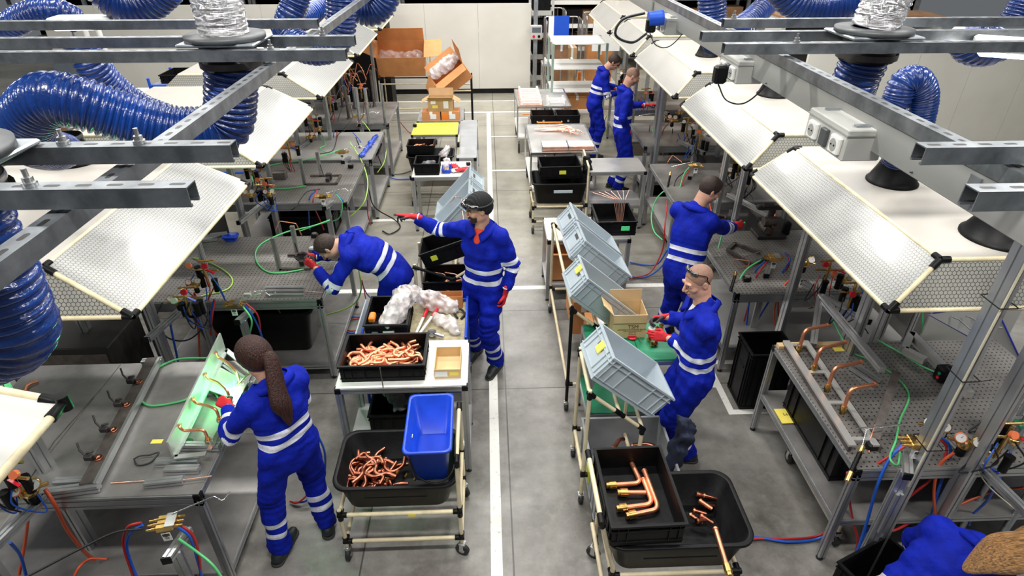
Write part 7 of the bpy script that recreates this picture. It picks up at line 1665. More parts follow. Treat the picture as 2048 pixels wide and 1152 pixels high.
t = pipe_frame('pipe_rack', 'pipe rack with black joints under the black tilted crate', 'rack', (-.42, 5.2, 0), [((-.30, -.22, .12), (-.30, -.22, .98)), ((.27, -.22, .12), (.27, -.22, .80)), ((-.30, .22, .12), (-.30, .22, .98)), ((.27, .22, .12), (.27, .22, .80)), ((-.30, -.22, .55), (.27, -.22, .55)), ((-.30, .22, .55), (.27, .22, .55)), ((-.30, -.22, .26), (.27, -.22, .26)), ((-.30, .22, .26), (.27, .22, .26)), ((-.30, -.24, .96), (.05, -.24, .82), 'black_plastic'), ((.05, -.24, .82), (.20, -.24, .92))],
   [((-.30, -.24, .96), ((1, 0, -.4),)), ((.05, -.24, .82), ((-1, 0, .4), (1, 0, .6))), ((-.30, -.22, .55), ((1, 0, 0),)), ((.27, -.22, .55), ((-1, 0, 0),))], [(-.30, -.22, 0), (.27, -.22, 0), (-.30, .22, 0), (.27, .22, 0)], R=.038)
# low far table with gloves etc.
table('low aluminium table with gloves and black crate in the far left aisle', -1.04, -.25, 7.64, 8.22, .80, 'white_paint', None, 'aluminium_table', cat='table', apron=0)
crate('black crate on the low far table', (-.83, 7.86, .80), .34, .34, .16)
blob('plastic_bag', 'clear bag lying in the black crate on the low far table', 'plastic bag', [(-.88, 7.85, .88, .05), (-.78, 7.9, .89, .05)], 'clear_film')
tub('small blue tray of brass parts on the low far table', (-.575, 7.84, .80), .13, .22, .06, 'blue_plastic', rad=.02, name='parts_tray', cat='tray', rim=.005)
blob('plastic_bag', 'clear bag of brass parts in the small blue tray', 'plastic bag', [(-.59, 7.86, .86, .05), (-.575, 7.96, .90, .05)], 'poly_bag')
for i in range(9):
    p = Vector((-.60+.02*(i % 3), 7.78+.03*(i//3), .84+.004*(i % 2))); m = MB(); m.cyl(p, p+Vector((.01, .008, .012)), .009, 6); tag(m.build('brass_nut', 'brass'), 'small brass nut in the blue tray on the low far table', 'nut', 'brass nuts in the blue tray')
def glove_flat(p, rz, label, mt='glove_white', mt2='glove_red'):
    p = Vector(p); f = Field([np.arange(p[i]-.16, p[i]+.16, .007) for i in range(3)]); c, s = math.cos(rz), math.sin(rz)
    q = lambda x, y, z=0: p+Vector((x*c-y*s, x*s+y*c, z))
    f.cone(q(0, -.07), q(0, .02), .036, .042, .02, (0, 0, 1), .45)
    for k in (-.03, -.01, .01, .03): f.cone(q(k, .03), q(k*1.5, .10-abs(k)*.6), .012, .010, .01)
    f.cone(q(.03, -.02), q(.065, .03), .014, .011, .01); f.wrinkle(.003, .04, 3)
    o = thing('work_glove', label, 'glove', tuple(p)); g_ = field_obj('knit', f, mt, o); return o
glove_flat((-.43, 7.82, .825), 2.0, 'white glove with red palm lying on the low far table'); glove_flat((-.36, 7.80, .845), -1.2, 'red-fingered glove lying on the white one, low far table', 'glove_red'); glove_flat((-.40, 7.98, .825), .6, 'second white glove on the low far table'); glove_flat((-.48, 7.95, .83), .3, 'dark red glove by the blue tray on the low far table', 'glove_red')
tape_roll((-.29, 8.05, .80), 'green and black block at the corner of the low far table', .03)
# yellow top stand + cart
t = table('stand with bright yellow-green top in the far left aisle', -1.20, -.48, 9.24, 9.88, .86, 'yellow_top', .3, 'yellow_topped_stand', .035, 'stand', apron=0)
table('narrow aluminium frame table right of the yellow-green top', -.47, -.18, 8.35, 10.2, .80, 'tote_grey', .3, 'aluminium_table', cat='table', apron=0)
tub('black tub with yellow tag below the yellow-green top', (-.86, 8.72, .50), .70, .42, .26, rad=.06); m = MB(); m.box((-.80, 8.50, .62), (.06, .004, .06)); tag(m.build('yellow_tag', 'yellow_paper'), 'yellow tag on the black tub below the yellow-green top', 'tag')
crate('black crate of bright copper scraps on the far black tub', (-1.0, 8.78, .765), .40, .32, .13)
heap((-1.0, 8.78), .24, .18, .78, 24, 3, 'bright copper offcut in the far black crate', 'copper offcuts in the far crate', .7, 21)
blob('plastic_bag', 'clear bag in the black tub below the yellow-green top', 'plastic bag', [(-.68, 8.75, .72, .06), (-.62, 8.8, .78, .05)], 'poly_bag')
pipe_frame('pipe_cart', 'cream pipe cart carrying the far black tub', 'cart', (-.84, 8.72, 0), [((-.32, -.20, .14), (-.32, -.20, .46)), ((.40, -.20, .14), (.40, -.20, .95)), ((-.32, .20, .14), (-.32, .20, .46)), ((.40, .20, .14), (.40, .20, .95)), ((-.32, -.20, .46), (.40, -.20, .46)), ((-.32, .20, .46), (.40, .20, .46)), ((.40, -.20, .95), (.40, .20, .95)), ((-.32, -.2, .46), (-.32, .2, .46))],
   [((.40, -.20, .46), ((-1, 0, 0), (0, 0, -1))), ((-.32, -.20, .46), ((1, 0, 0), (0, 0, -1))), ((.40, -.20, .95), ((0, 1, 0), (0, 0, -1)))], [(-.32, -.20, 0), (.40, -.20, 0), (-.32, .20, 0), (.40, .20, 0)], R=.04)
table('table stacked with small cartons beyond the yellow-green top', -1.20, -.42, 10.15, 10.9, .80, 'tote_grey', None, 'aluminium_table', cat='table', apron=0)
carton('closed carton with labels, lower left of the far stack', (-.955, 10.32, .80), .30, .30, .14, mt='cardboard_orange', open_=False); carton('closed carton with labels, lower right of the far stack', (-.63, 10.32, .80), .30, .30, .14, mt='cardboard_orange', open_=False)
t = carton('open carton with paper labels on top of the far stack', (-.79, 10.34, .945), .42, .28, .20, mt='cardboard', flaps=(('+x', 120, .13), ('-x', 120, .13), ('-y', 60, .10), ('+y', 20, .12)))
for i, (x, z, w_, h_, mt_) in enumerate(((-.12, .15, .08, .05, 'paper'), (-.09, .08, .09, .05, 'yellow_paper'), (.09, .11, .08, .12, 'paper'))):
    m = MB(); m.bb((x-w_/2, -.1415, z-h_/2), (x+w_/2, -.140, z+h_/2)); m.build('paper_label', mt_, t, False)
for i, (x, mt_) in enumerate(((-.92, 'paper'), (-.72, 'orange_paint'), (-.60, 'paper'))):
    m = MB(); m.bb((x-.05, 10.168, .83), (x+.05, 10.169, .91)); tag(m.build('paper_label', mt_), ['white label on the lower left carton of far stack', 'orange label on the lower right carton of far stack', 'white label on the lower right carton of far stack'][i], 'label')
t = carton('big tipped-open carton leaning above the far carton stack', (-.58, 11.55, 1.10), .62, .40, .36, mt='cardboard_orange', flaps=(('+x', 20, .28), ('-x', 130, .25), ('-y', 100, .18), ('+y', 50, .15)), rot=(.35, -.62, .15))
blob('plastic_bag', 'clear film spilling out of the big tipped carton', 'plastic bag', [(-.95, 11.4, 1.3, .10), (-.72, 11.45, 1.45, .12), (-.58, 11.5, 1.55, .08)], 'poly_bag', .014, (.014, .1))
pipe_frame('pipe_cart', 'black-legged pipe cart carrying the tipped carton', 'cart', (-.65, 11.6, 0), [((-.35, -.25, .1), (-.35, -.25, 1.0)), ((.35, -.25, .1), (.35, -.25, 1.2), 'black_plastic'), ((-.35, .25, .1), (-.35, .25, 1.0)), ((.35, .25, .1), (.35, .25, 1.2), 'black_plastic'), ((-.35, -.25, 1.0), (.35, -.25, 1.0)), ((-.35, .25, 1.0), (.35, .25, 1.0))], [((-.35, -.25, 1.0), ((1, 0, 0), (0, 0, -1)))], [(-.35, -.25, 0), (.35, -.25, 0), (-.35, .25, 0), (.35, .25, 0)], R=.04)
t = carton('large brown carton lined with clear film before the white partition', (-1.75, 13.2, 1.02), .95, .55, .45, mt='cardboard_orange', flaps=(('+x', 85, .35), ('+y', -5, .30), ('-x', 60, .35)), rot=(.45, 0, .03))
blob('plastic_bag', 'clear film lining the large brown carton', 'plastic bag', [(-2.1, 13.05, 1.3, .10), (-1.75, 13.1, 1.22, .12), (-1.4, 13.05, 1.3, .10)], 'clear_film', .016, (.016, .12))
pipe_frame('pipe_cart', 'pipe trolley with black deck under the large brown carton', 'cart', (-1.7, 13.1, 0), [((-.5, -.35, .12), (-.5, -.35, .92)), ((.5, -.35, .12), (.5, -.35, 1.25)), ((-.5, .35, .12), (-.5, .35, .92)), ((.5, .35, .12), (.5, .35, 1.25)), ((-.5, -.35, .92), (.5, -.35, .92), 'black_plastic'), ((-.5, .35, .92), (.5, .35, .92), 'black_plastic'), ((-.5, -.35, .80), (.5, -.35, .80)), ((-.5, -.35, .3), (.5, -.35, .3)), ((.5, -.35, .92), (.5, .35, .92), 'black_plastic'), ((-.5, -.35, .92), (-.5, .35, .92), 'black_plastic')],
   [((.5, -.35, .92), ((-1, 0, 0), (0, 0, -1))), ((.5, -.35, .3), ((-1, 0, 0), (0, 0, 1))), ((-.5, -.35, .92), ((1, 0, 0), (0, 0, -1)))], [(-.5, -.35, 0), (.5, -.35, 0), (-.5, .35, 0), (.5, .35, 0)], R=.05)
# ================================================================ aisle, right side
table('narrow grey table under the farthest grey tilted bins', .61, 1.52, 5.80, 6.38, .78, 'bright_sheet', .22, 'aluminium_table', cat='table', apron=0)
carton('orange-brown carton on the shelf of the narrow grey table', (.80, 6.02, .24), .26, .30, .34, mt='cardboard_orange', flaps=(('+x', 100, .1), ('-y', 70, .12)))
carton('brown carton under the far grey tilted bins', (1.12, 6.05, .24), .26, .30, .26, mt='cardboard_orange', open_=False)
carton('brown carton on the lower deck of the right pipe rack', (.86, 4.95, .335), .20, .50, .36, mt='cardboard_orange', open_=False); carton('second brown carton on the lower deck of the right pipe rack', (.98, 4.45, .335), .26, .34, .30, mt='cardboard_orange', open_=False)
t = crate('black crate with green label and thin copper tubes', (1.37, 6.12, .782), .44, .50, .17, lab=[('-y', .09, .09, .09, .05, 'green_label')], hand='y')
for i in range(7):
    b0 = Vector((1.42+.01*i, 6.12, .84)); bent([b0, b0+Vector((-.05+.012*i, .06, .24)), b0+Vector((-.28+.06*i, .12+.01*i, .30))], .004, 'thin pale copper tube standing in the green-labelled crate', 'copper_pale', bend=.01, group='thin copper tubes in the green-labelled crate', seg=6)
heap((1.36, 6.05), .26, .2, .79, 8, 1, 'small copper piece in the green-labelled crate', 'copper pieces in the green-labelled crate', .5, 31, mt='copper_pale')
rod((.78, 5.95, .79), (.86, 5.9, .83), .005, 'copper_dark', 'short copper pin on the narrow grey table')
bpy.context.view_layer.update()
for bn, (lx, ly), lb in (('farthest of the grey', (.14, -.10), 'copper coupling in the farthest grey tilted bin'), ('grey tilted bin in the middle', (.10, .06), 'copper coupling in the middle grey tilted bin'), ('nearest grey tilted', (.02, -.08), 'copper coupling in the nearest grey tilted bin')):
    bo = [o for o in bpy.data.objects if str(o.get('label', '')).startswith(bn)][0]; mw = bo.matrix_world
    m = MB(); m.tube([mw @ Vector((lx, ly, .031)), mw @ Vector((lx+.05, ly+.02, .031))], .022, 14, caps=False); m.tube([mw @ Vector((lx+.05, ly+.02, .031)), mw @ Vector((lx+.06, ly+.024, .031))], .025, 14); tag(m.build('copper_coupling', 'copper'), lb, 'copper coupling')
# green bench with carton
t = table('green-topped bench where the bald worker assembles fittings', .74, 1.42, 3.60, 4.10, .88, 'green_top', .34, 'green_bench', .035, 'bench', apron=0, shelfmat='green_top', caps=False, th=.016)
m = MB(); m.bb((1.128, 3.61, .8801), (1.132, 4.09, .8812)); tag(m.build('tabletop_seam', 'black_matt'), 'dark seam between the two green boards', 'seam')
t = carton('open TSM carton standing on the green bench', (1.085, 4.0, .882), .27, .22, .22, mt='cardboard_light', flaps=(('+y', 4, .10), ('-x', 42, .12), ('-y', 172, .07)))
mm = Matrix.Translation((0, -.1125, 0)) @ Matrix.Rotation(PI/2, 4, 'X')
for s_, z_, sz in (('TSM', .093, .048), ('FORGING & MACHINING SDN BHD', .076, .0155), ('PLOT 12 JALAN PERUSAHAAN', .063, .011), ('PHONE  FAX', .047, .011), ('www.tsm.com', .031, .011)):
    text(t, s_, Matrix.Translation((.03, -.1125, z_)) @ Matrix.Rotation(PI/2, 4, 'X'), sz)
def fitting(p, label, tilt=(0, 0, 1)):
    p = Vector(p); d = Vector(tilt).normalized(); t = thing('brass_fitting', label, 'fitting', p); m = MB(); m.cyl(p+Vector((0, 0, .014)), p+Vector((0, 0, .014))+d*.014, .020, 6); m.cyl(p+Vector((0, 0, .014))-d*.01, p+Vector((0, 0, .014)), .016, 14); m.build('nut', 'brass', t)
    m = MB(); m.cyl(p+Vector((0, 0, .014))+d*.014, p+Vector((0, 0, .014))+d*.0145, .011, 14); m.build('bore', 'copper_dark', t)
for (x, y), lb in zip(((1297, 682), (1310, 690), (1303, 692), (1322, 654), (1313, 660)), ('leftmost brass fitting under the gloved hand', 'brass fitting at the front below the gloves', 'brass fitting between the other two under the hand', 'brass fitting lying behind the gloves on the green bench', 'second brass fitting behind the gloves')): fitting(at(x, y, .882), lb, (.5, -.5, .8))
m = MB(); p = at(1304, 656, 1.04); m.cyl(p-Vector((0, 0, .05)), p, .028, 14); m.cyl(p, p+Vector((0, 0, .05)), .008, 10); tag(m.build('plastic_bottle', 'poly_bag'), 'small clear bottle held between the red gloves', 'bottle')
m = MB(); p = at(1264, 676, .885); m.lathe([(0, 0), (.035, 0), (.037, .012), (.030, .016), (0, .016)], Matrix.Translation(p), 20); tag(m.build('red_cap', 'red_plastic'), 'round red cap on the green bench', 'cap')
rod(at(1277, 668, .89), at(1281, 685, .89), .004, 'chrome', 'small bright tool by the seam of the green bench')
# grey tote, black crate with fittings, tub, cart
crate('grey tote on the floor behind the black fitting crate', (.98, 3.08, .13), .62, .70, .34, 'tote_grey', hand='y', lab=[('-x', -.05, .18, .09, .12, 'yellow_top')])
pipe_frame('pipe_cart', 'low cream pipe dolly under the grey tote', 'cart', (.98, 3.08, 0), [((-.28, -.3, .11), (.28, -.3, .11)), ((-.28, .3, .11), (.28, .3, .11)), ((-.28, -.3, .11), (-.28, .3, .11)), ((.28, -.3, .11), (.28, .3, .11))], [((-.28, -.3, .11), ((1, 0, 0), (0, 1, 0)))], [(-.28, -.3, -.03), (.28, -.3, -.03), (-.28, .3, -.03), (.28, .3, -.03)], R=.03)
for i, (a, b_) in enumerate((((-.26, -.05), (-.05, .05)), ((-.27, -.15), (-.23, -.28)), ((.02, .02), (.2, -.05)), ((.05, .15), (.24, .1)), ((-.1, .1), (.0, .2)), ((.0, -.12), (.15, -.2)))):
    A_ = Vector((.98+a[0], 3.08+a[1], .36+.02*(i % 3))); B_ = Vector((.98+b_[0], 3.08+b_[1], .38)); bent([A_, A_.lerp(B_, .6)+Vector((0, .02, .02)), B_], .016, 'thick copper tube in the grey tote', 'copper_dark', bend=.05, group='thick copper tubes in the grey tote', ends=('ring', None))
crate('black crate holding four copper pipes with brass ends', (.815, 2.335, .835), .57, .42, .17, rot=(0, 0, PI/2+.02), lab=[('+x', .0, .155, .07, .022, 'yellow_top'), ('+x', -.13, .155, .06, .02, 'yellow_top')], t=.005)
zc = .87
def F4(*a): return [at(x, y, zc) for x, y in a]
for pts, ends, lb in ((F4((1262, 923), (1282, 966), (1222, 970)), ('ring', 'nut'), 'copper elbow pipe nearest the back of the black crate'), (F4((1291, 985), (1245, 985)), (None, 'nut'), 'short straight copper pipe in the black crate'),
    (F4((1286, 957), (1305, 1008), (1243, 1016)), ('ring', 'nut'), 'L-shaped copper pipe in the middle of the black crate'), (F4((1288, 940), (1318, 1018), (1262, 1030)), ('ring', 'nut'), 'longest L-shaped copper pipe at the front of the black crate')):
    bent(pts, .0145, lb, bend=.045, ends=ends, seg=14)
tub('black tub of copper fittings beside the black fitting crate', (1.03, 2.31, .56), .84, .54, .26)
random.seed(3)
for i, (x, y) in enumerate(((1388, 975), (1392, 987), (1398, 1000), (1380, 967), (1400, 975), (1405, 990), (1385, 1020), (1400, 1030), (1392, 1042), (1410, 1010), (1378, 1028))):
    A_ = at(x, y, .66+.01*(i % 3)); bent([A_, A_+Vector((random.uniform(.03, .09), random.uniform(-.06, .03), -.02))], .013, 'copper pipe end lying in the near black tub', 'copper_dark' if i > 4 else 'copper', group='copper pipe ends in the near black tub', ends=('ring', None))
bent([at(1430, 1055, .84), at(1456, 1140, .80)], .014, 'copper pipe with brass nut hanging over the tub corner', 'copper', ends=('ring', 'nut'), seg=14)
x0, x1, y0, y1 = .66, 1.40, 2.08, 2.56; cx, cy = (x0+x1)/2, (y0+y1)/2; a, b_ = (x1-x0)/2, (y1-y0)/2
pipe_frame('pipe_cart', 'cream pipe cart under the black crate and tub, lower right aisle', 'cart', (cx, cy, 0),
 [((-a, -b_, .14), (-a, -b_, .60)), ((a, -b_, .14), (a, -b_, .54)), ((-a, b_, .14), (-a, b_, .60)), ((a, b_, .14), (a, b_, .54)), ((-a, -b_, .53), (a, -b_, .53)), ((-a, b_, .53), (a, b_, .53)), ((-a-.10, -b_, 1.02), (-a-.10, b_, 1.02)), ((-a-.10, -b_, 1.02), (-a, -b_, .60)), ((-a-.10, b_, 1.02), (-a, b_, .60)), ((-a, -b_, .53), (-a, b_, .53)), ((-a, -b_, .20), (a, -b_, .20)), ((-a, -b_, .20), (-a, b_, .20)), ((a, -b_, .53), (a, b_, .53)), ((-a-.03, -b_, .36), (-a-.03, b_, .36))],
 [((-a, -b_, .53), ((1, 0, 0), (0, 1, 0), (0, 0, 1), (0, 0, -1))), ((a, -b_, .53), ((-1, 0, 0), (0, 1, 0), (0, 0, -1))), ((-a, b_, .53), ((1, 0, 0), (0, -1, 0), (0, 0, 1), (0, 0, -1))), ((-a-.10, -b_, 1.02), ((0, 1, 0), (.2, 0, -1))), ((-a-.10, b_, 1.02), ((0, -1, 0), (.2, 0, -1))), ((-a, -b_, .20), ((1, 0, 0), (0, 1, 0), (0, 0, 1))), ((-a, b_, .20), ((0, -1, 0), (0, 0, 1)))],
 [(-a, -b_, 0), (a, -b_, 0), (-a, b_, 0, 1.0), (a, b_, 0)], R=.05)
blob('navy_jacket', 'navy jacket hanging beside the nearest grey tilted bin', 'jacket', [(1.30, 3.02, .80, .045), (1.33, 3.0, .72, .06), (1.29, 3.0, .55, .06), (1.27, 3.0, .36, .05)], 'cloth_navy', .009, (.010, .07))
# far right aisle: carts and tables
table('plain aluminium table in front of the tall worker', 1.30, 2.10, 7.60, 8.14, .85, 'bright_sheet', .36, 'aluminium_table', cat='table', apron=0)
def trolley(label, x0, x1, y0, y1, z, zl=.32, topmt='bright_sheet'):
    t = thing('flat_trolley', label, 'trolley', ((x0+x1)/2, (y0+y1)/2, 0)); X, Y = (x1-x0)/2, (y1-y0)/2
    m = MB(); m.bb((-X, -Y, z-.02), (X, Y, z)); m.build('top_deck', topmt, t, False)
    m = MB()
    for c, d in (((-X, -Y), (X, -Y)), ((X, -Y), (X, Y)), ((X, Y), (-X, Y)), ((-X, Y), (-X, -Y))): m.bar((*c, z+.0), (*d, z+.0), .025, .03)
    m.build('rim', 'steel', t, False)
    m = MB(); m.bb((-X, -Y, zl-.03), (X, Y, zl)); m.build('lower_deck', 'white_paint', t, False)
    for sx in (-1, -.3, 1):
        for sy in (-1, 1):
            m = MB(); m.bar((sx*X, sy*Y, zl), (sx*X, sy*Y, z), .025, .025); m.build('upright', 'steel', t, False)
    for sx in (-1, 1):
        for sy in (-1, 1): caster(t, (sx*(X-.03), sy*(Y-.08), 0), .085)
trolley('flat trolley with pale copper strips and flat packs', .60, 1.55, 8.35, 9.70, .85); trolley('flat trolley loaded with white capped tubes', .52, 1.46, 10.75, 11.98, .85)
random.seed(9)
for i in range(26):
    a_ = Vector((.80+random.uniform(-.1, .1), 9.45+random.uniform(-.12, .1), .87+.004*i/3)); m = MB()
    if i < 12: q = [a_, a_+Vector((.45, random.uniform(-.05, .05), .01))]
    else: a_ = Vector((1.05+random.uniform(0, .2), 9.25+random.uniform(-.15, .2), .875+.003*i/3)); q = round_path([a_, a_+Vector((random.uniform(.05, .2), random.uniform(-.15, .1), .02)), a_+Vector((random.uniform(.1, .25), random.uniform(-.25, .0), .01))], .05)
    m.tube(q, .008, 6); tag(m.build('copper_strip', 'copper_pale'), 'pale copper tube in the loose bundle on the trolley deck', 'copper tube', 'copper tubes bundled on the trolley')
for i, (x, lb) in enumerate(((.95, 'left flat pack of copper fins with white top at trolley front'), (1.33, 'right flat pack of copper fins with white top at trolley front'))):
    t = thing('fin_pack', lb, 'heat exchanger', (x, 8.55, .866)); m = MB(); m.bb((-.18, -.13, 0), (.18, .13, .05)); m.build('fins', 'copper_pale', t, False); m = MB(); m.bb((-.18, -.11, .051), (.18, .13, .056)); m.build('top_sheet', 'paper', t, False)
    for s in (-1, 1): m = MB(); m.box((s*.185, 0, .03), (.012, .27, .06)); m.build('end_plate', 'steel', t, False)
def white_tube(x, y, ln, z=.868):
    t = thing('capped_tube', 'white tube with round end caps in the rows on the trolley', 'tube', (x, y, z), group='white capped tubes on the far trolley')
    m = MB(); m.tube([(0, 0, .03), (ln, 0, .03)], .010, 8); m.build('tube', 'paper', t, False)
    for e in (0, ln): m = MB(); m.cyl((e, 0, 0), (e, 0, .075), .021, 10); m.build('cap', 'white_paint', t, False)
    return t
for i in range(11): white_tube(.60, 10.86+i*.10, .34)
for i in range(4): white_tube(1.08, 10.86+i*.10, .28)
m = MB(); m.bb((.56, 10.80, .862), (.98, 11.95, .868)); tag(m.build('copper_plate', 'copper_pale'), 'copper coloured sheet beneath the white tube rows', 'plate')
trolley('orange-handled trolley carrying the twin black crate', .70, 1.56, 9.86, 10.5, .74)
for sx, lb in ((-.01, 'left'), (.40, 'right')):
    crate('%s half of the twin black crates full of copper on the far trolley' % lb, (.92+sx, 10.12, .76), .40, .36, .17, lab=[('-y', .0, .08, .03, .03, 'tote_grey')])
heap((.91, 10.12), .24, .16, .77, 14, 4, 'orange copper bend in the left twin crate', 'copper bends in the left twin crate', .9, 41, mt='copper'); heap((1.32, 10.12), .22, .16, .77, 18, 4, 'pale copper bend in the right twin crate', 'copper bends in the right twin crate', .8, 42, mt='copper_pale')
for a_, b_2, lb in (((.60, 10.5, .80), (.95, 10.5, .80), 'orange push handle of the far trolley'), ((.80, 9.80, .86), (1.20, 9.80, .86), 'orange bar between the two far trolleys')):
    m = MB(); m.tube(round_path([Vector(a_)+Vector((0, .05, 0)), a_, b_2, Vector(b_2)+Vector((0, .05, 0))], .02), .012, 8); tag(m.build('orange_rail', 'orange_paint'), lb, 'rail')
crate('empty black crate stacked on the black tub in the far right aisle', (.95, 7.86, .74), .56, .42, .17, lab=[('-y', .02, .09, .09, .05, 'yellow_top')], rot=(0, 0, .03)); tub('black tub with blue label under the stacked empty crate', (.94, 7.78, .42), .76, .52, .30, rad=.05)
m = MB(); m.bb((.85, 7.50, .60), (1.10, 7.505, .64)); tag(m.build('blue_label', 'bin_grey'), 'pale blue label on the far black tub', 'label')
pipe_frame('pipe_cart', 'cream pipe cart carrying the stacked black tub and crate', 'cart', (.94, 7.78, 0), [((-.36, -.26, .13), (-.36, -.26, .48)), ((.36, -.26, .13), (.36, -.26, .95)), ((-.36, .26, .13), (-.36, .26, .48)), ((.36, .26, .13), (.36, .26, 1.0)), ((-.36, -.26, .40), (.36, -.26, .40)), ((-.36, .26, .40), (.36, .26, .40)), ((-.36, -.26, .42), (-.36, .26, .42)), ((.36, -.26, .42), (.36, .26, .42)), ((.36, .26, 1.0), (.36, -.26, .95)), ((-.36, -.26, .18), (.36, -.26, .18)), ((-.36, .26, .18), (.36, .26, .18))],
 [((-.36, -.26, .40), ((1, 0, 0), (0, 1, 0), (0, 0, -1))), ((.36, -.26, .40), ((-1, 0, 0), (0, 1, 0), (0, 0, 1))), ((-.36, .26, .42), ((0, -1, 0), (0, 0, -1))), ((-.36, -.26, .18), ((1, 0, 0), (0, 0, 1))), ((.36, -.26, .18), ((-1, 0, 0), (0, 0, 1)))], [(-.36, -.26, 0), (.36, -.26, 0), (-.36, .26, 0), (.36, .26, 0)], R=.045)
blob('work_cloth', 'black cloth draped over the handle of the far pipe cart', 'cloth', [(1.30, 7.75, .98, .05), (1.32, 7.72, .85, .06), (1.33, 7.70, .72, .05)], 'black_matt', .010, (.008, .06))
# white shelf unit, roll cages, racking beyond
t = thing('shelf_unit', 'tall pale green-framed shelf unit beside the leaning worker', 'shelf', (1.72, 12.2, 0)); X, Y = .50, .42
for z in (1.72, 1.28, .86, .46):
    m = MB(); m.bb((-X, -Y, z-.02), (X, Y, z)); m.build('shelf', 'white_paint', t, False)
mat('frame_green', (.36, .46, .40), .45, .3, .05)
for sx in (-1, 1):
    for sy in (-1, 1): m = MB(); m.profile((sx*X, sy*Y, 0), (sx*X, sy*Y, 1.72), .045); m.build('post', 'frame_green', t, False)
def roll_cage(label, x, y, h=1.7, w=.8, d=.7, rz=0):
    t = rt('roll_cage', label, 'roll cage', (x, y, 0), (0, 0, rz)); m = MB(); m.bb((-w/2, -d/2, .16), (w/2, d/2, .19)); m.build('base', 'white_paint', t, False)
    for s in (-1, 1):
        m = MB(); m.tube(round_path([(s*w/2, -d/2, .18), (s*w/2, -d/2, h), (s*w/2, d/2, h), (s*w/2, d/2, .18)], .08), .014, 8)
        for k in range(1, 5): m.tube([(s*w/2, -d/2+d*k/5, .18), (s*w/2, -d/2+d*k/5, h)], .006, 6)
        for z in (.6, 1.1, 1.5): m.tube([(s*w/2, -d/2, z), (s*w/2, d/2, z)], .007, 6)
        m.build('side_grid', 'steel', t, False)
    m = MB(); m.tube(round_path([(-w/2, d/2, .18), (-w/2, d/2, h), (w/2, d/2, h), (w/2, d/2, .18)], .08), .014, 8)
    for k in range(1, 6): m.tube([(-w/2+w*k/6, d/2, .18), (-w/2+w*k/6, d/2, h)], .006, 6)
    m.build('back_grid', 'steel', t, False)
    for sx in (-1, 1):
        for sy in (-1, 1): caster(t, (sx*(w/2-.06), sy*(d/2-.06), -.01), .05)
    return t
roll_cage('wire roll cage with blue sheet hung on it at the back', 1.75, 14.9); roll_cage('second wire roll cage behind the first at the back', 2.75, 15.6); roll_cage('wire roll cage near the steel column at the back', 1.55, 16.4)
m = MB(); m.bb((1.50, 14.50, 1.28), (1.84, 14.515, 1.82)); tag(m.build('blue_sheet', 'blue_paint'), 'blue sheet hanging on the roll cage at the back', 'sheet')
m = MB(); m.bb((1.38, 14.50, 1.28), (1.50, 14.512, 1.80)); tag(m.build('white_sheet', 'paper'), 'white sheet beside the blue one on the roll cage', 'sheet')
m = MB(); m.bb((2.45, 14.9, 1.0), (3.1, 14.92, 1.75)); tag(m.build('white_board', 'paper'), 'white board on the second roll cage at the back', 'panel')
t = thing('flat_trolley', 'orange-ended flat cart with thin bars at the back right', 'trolley', (1.55, 13.5, 0)); m = MB(); m.bb((-.40, -.45, .28), (.36, .45, .31)); m.build('deck', 'cream_box', t, False); m = MB(); m.bar((-.36, -.5, .30), (.36, -.5, .30), .05, .07); m.bar((.36, -.5, .25), (.36, -.5, .95), .06, .04); m.bar((-.36, .46, .30), (.36, .46, .30), .05, .05); m.build('end_frame', 'orange_paint', t, False)
for k in range(4): m = MB(); m.tube([(-.38+.18*k, -.40, .31), (-.38+.18*k, -.40, 1.25)], .010, 6); m.build('bar', 'steel', t, False)
for sx in (-1, 1):
    for sy in (-1, 1): caster(t, (sx*.33, sy*.38, 0), .09)
t = thing('white_tube_rack', 'trolley stacked with pale copper tubes before the roll cages', 'rack', (1.62, 14.2, 0)); m = MB(); m.bb((-.4, -.22, .86), (.4, .22, .9)); m.build('deck', 'tote_grey', t, False)
for sx in (-1, 1):
    for sy in (-1, 1): m = MB(); m.bar((sx*.38, sy*.2, 0), (sx*.38, sy*.2, .87), .03, .03); m.build('leg', 'steel', t, False)
for i in range(7): white_tube(1.30, 14.03+.05*i, .6, .905)
for o in list(bpy.data.objects):
    if o.get('group') == 'white capped tubes on the far trolley' and o.location.y > 14: o['label'] = 'pale capped tube stacked on the rack before the roll cages'; o['group'] = 'pale capped tubes on the back rack'
t = thing('steel_column', 'perforated steel column with control box at the end of the partition', 'column', (1.13, 15.0, 0)); m = MB(); m.bb((-.045, -.04, 0), (.045, .04, 3.3)); m.build('post', 'galvanised', t, False)
t = thing('control_box', 'grey control box with dark display on the perforated column', 'control box', (1.14, 14.9, 1.42)); m = MB(); m.bb((-.13, -.06, -.15), (.13, .06, .15), ch=.01); m.build('housing', 'cream_box', t, False); m = MB(); m.bb((-.10, -.062, -.0), (.10, -.0605, .11)); m.build('display', 'screen_panel', t, False)
for x, mt_ in ((-.06, 'red_plastic'), (.06, 'black_plastic')): m = MB(); m.cyl((x, -.061, -.08), (x, -.075, -.08), .03, 14); m.build('knob', mt_, t, False)
random.seed(13)
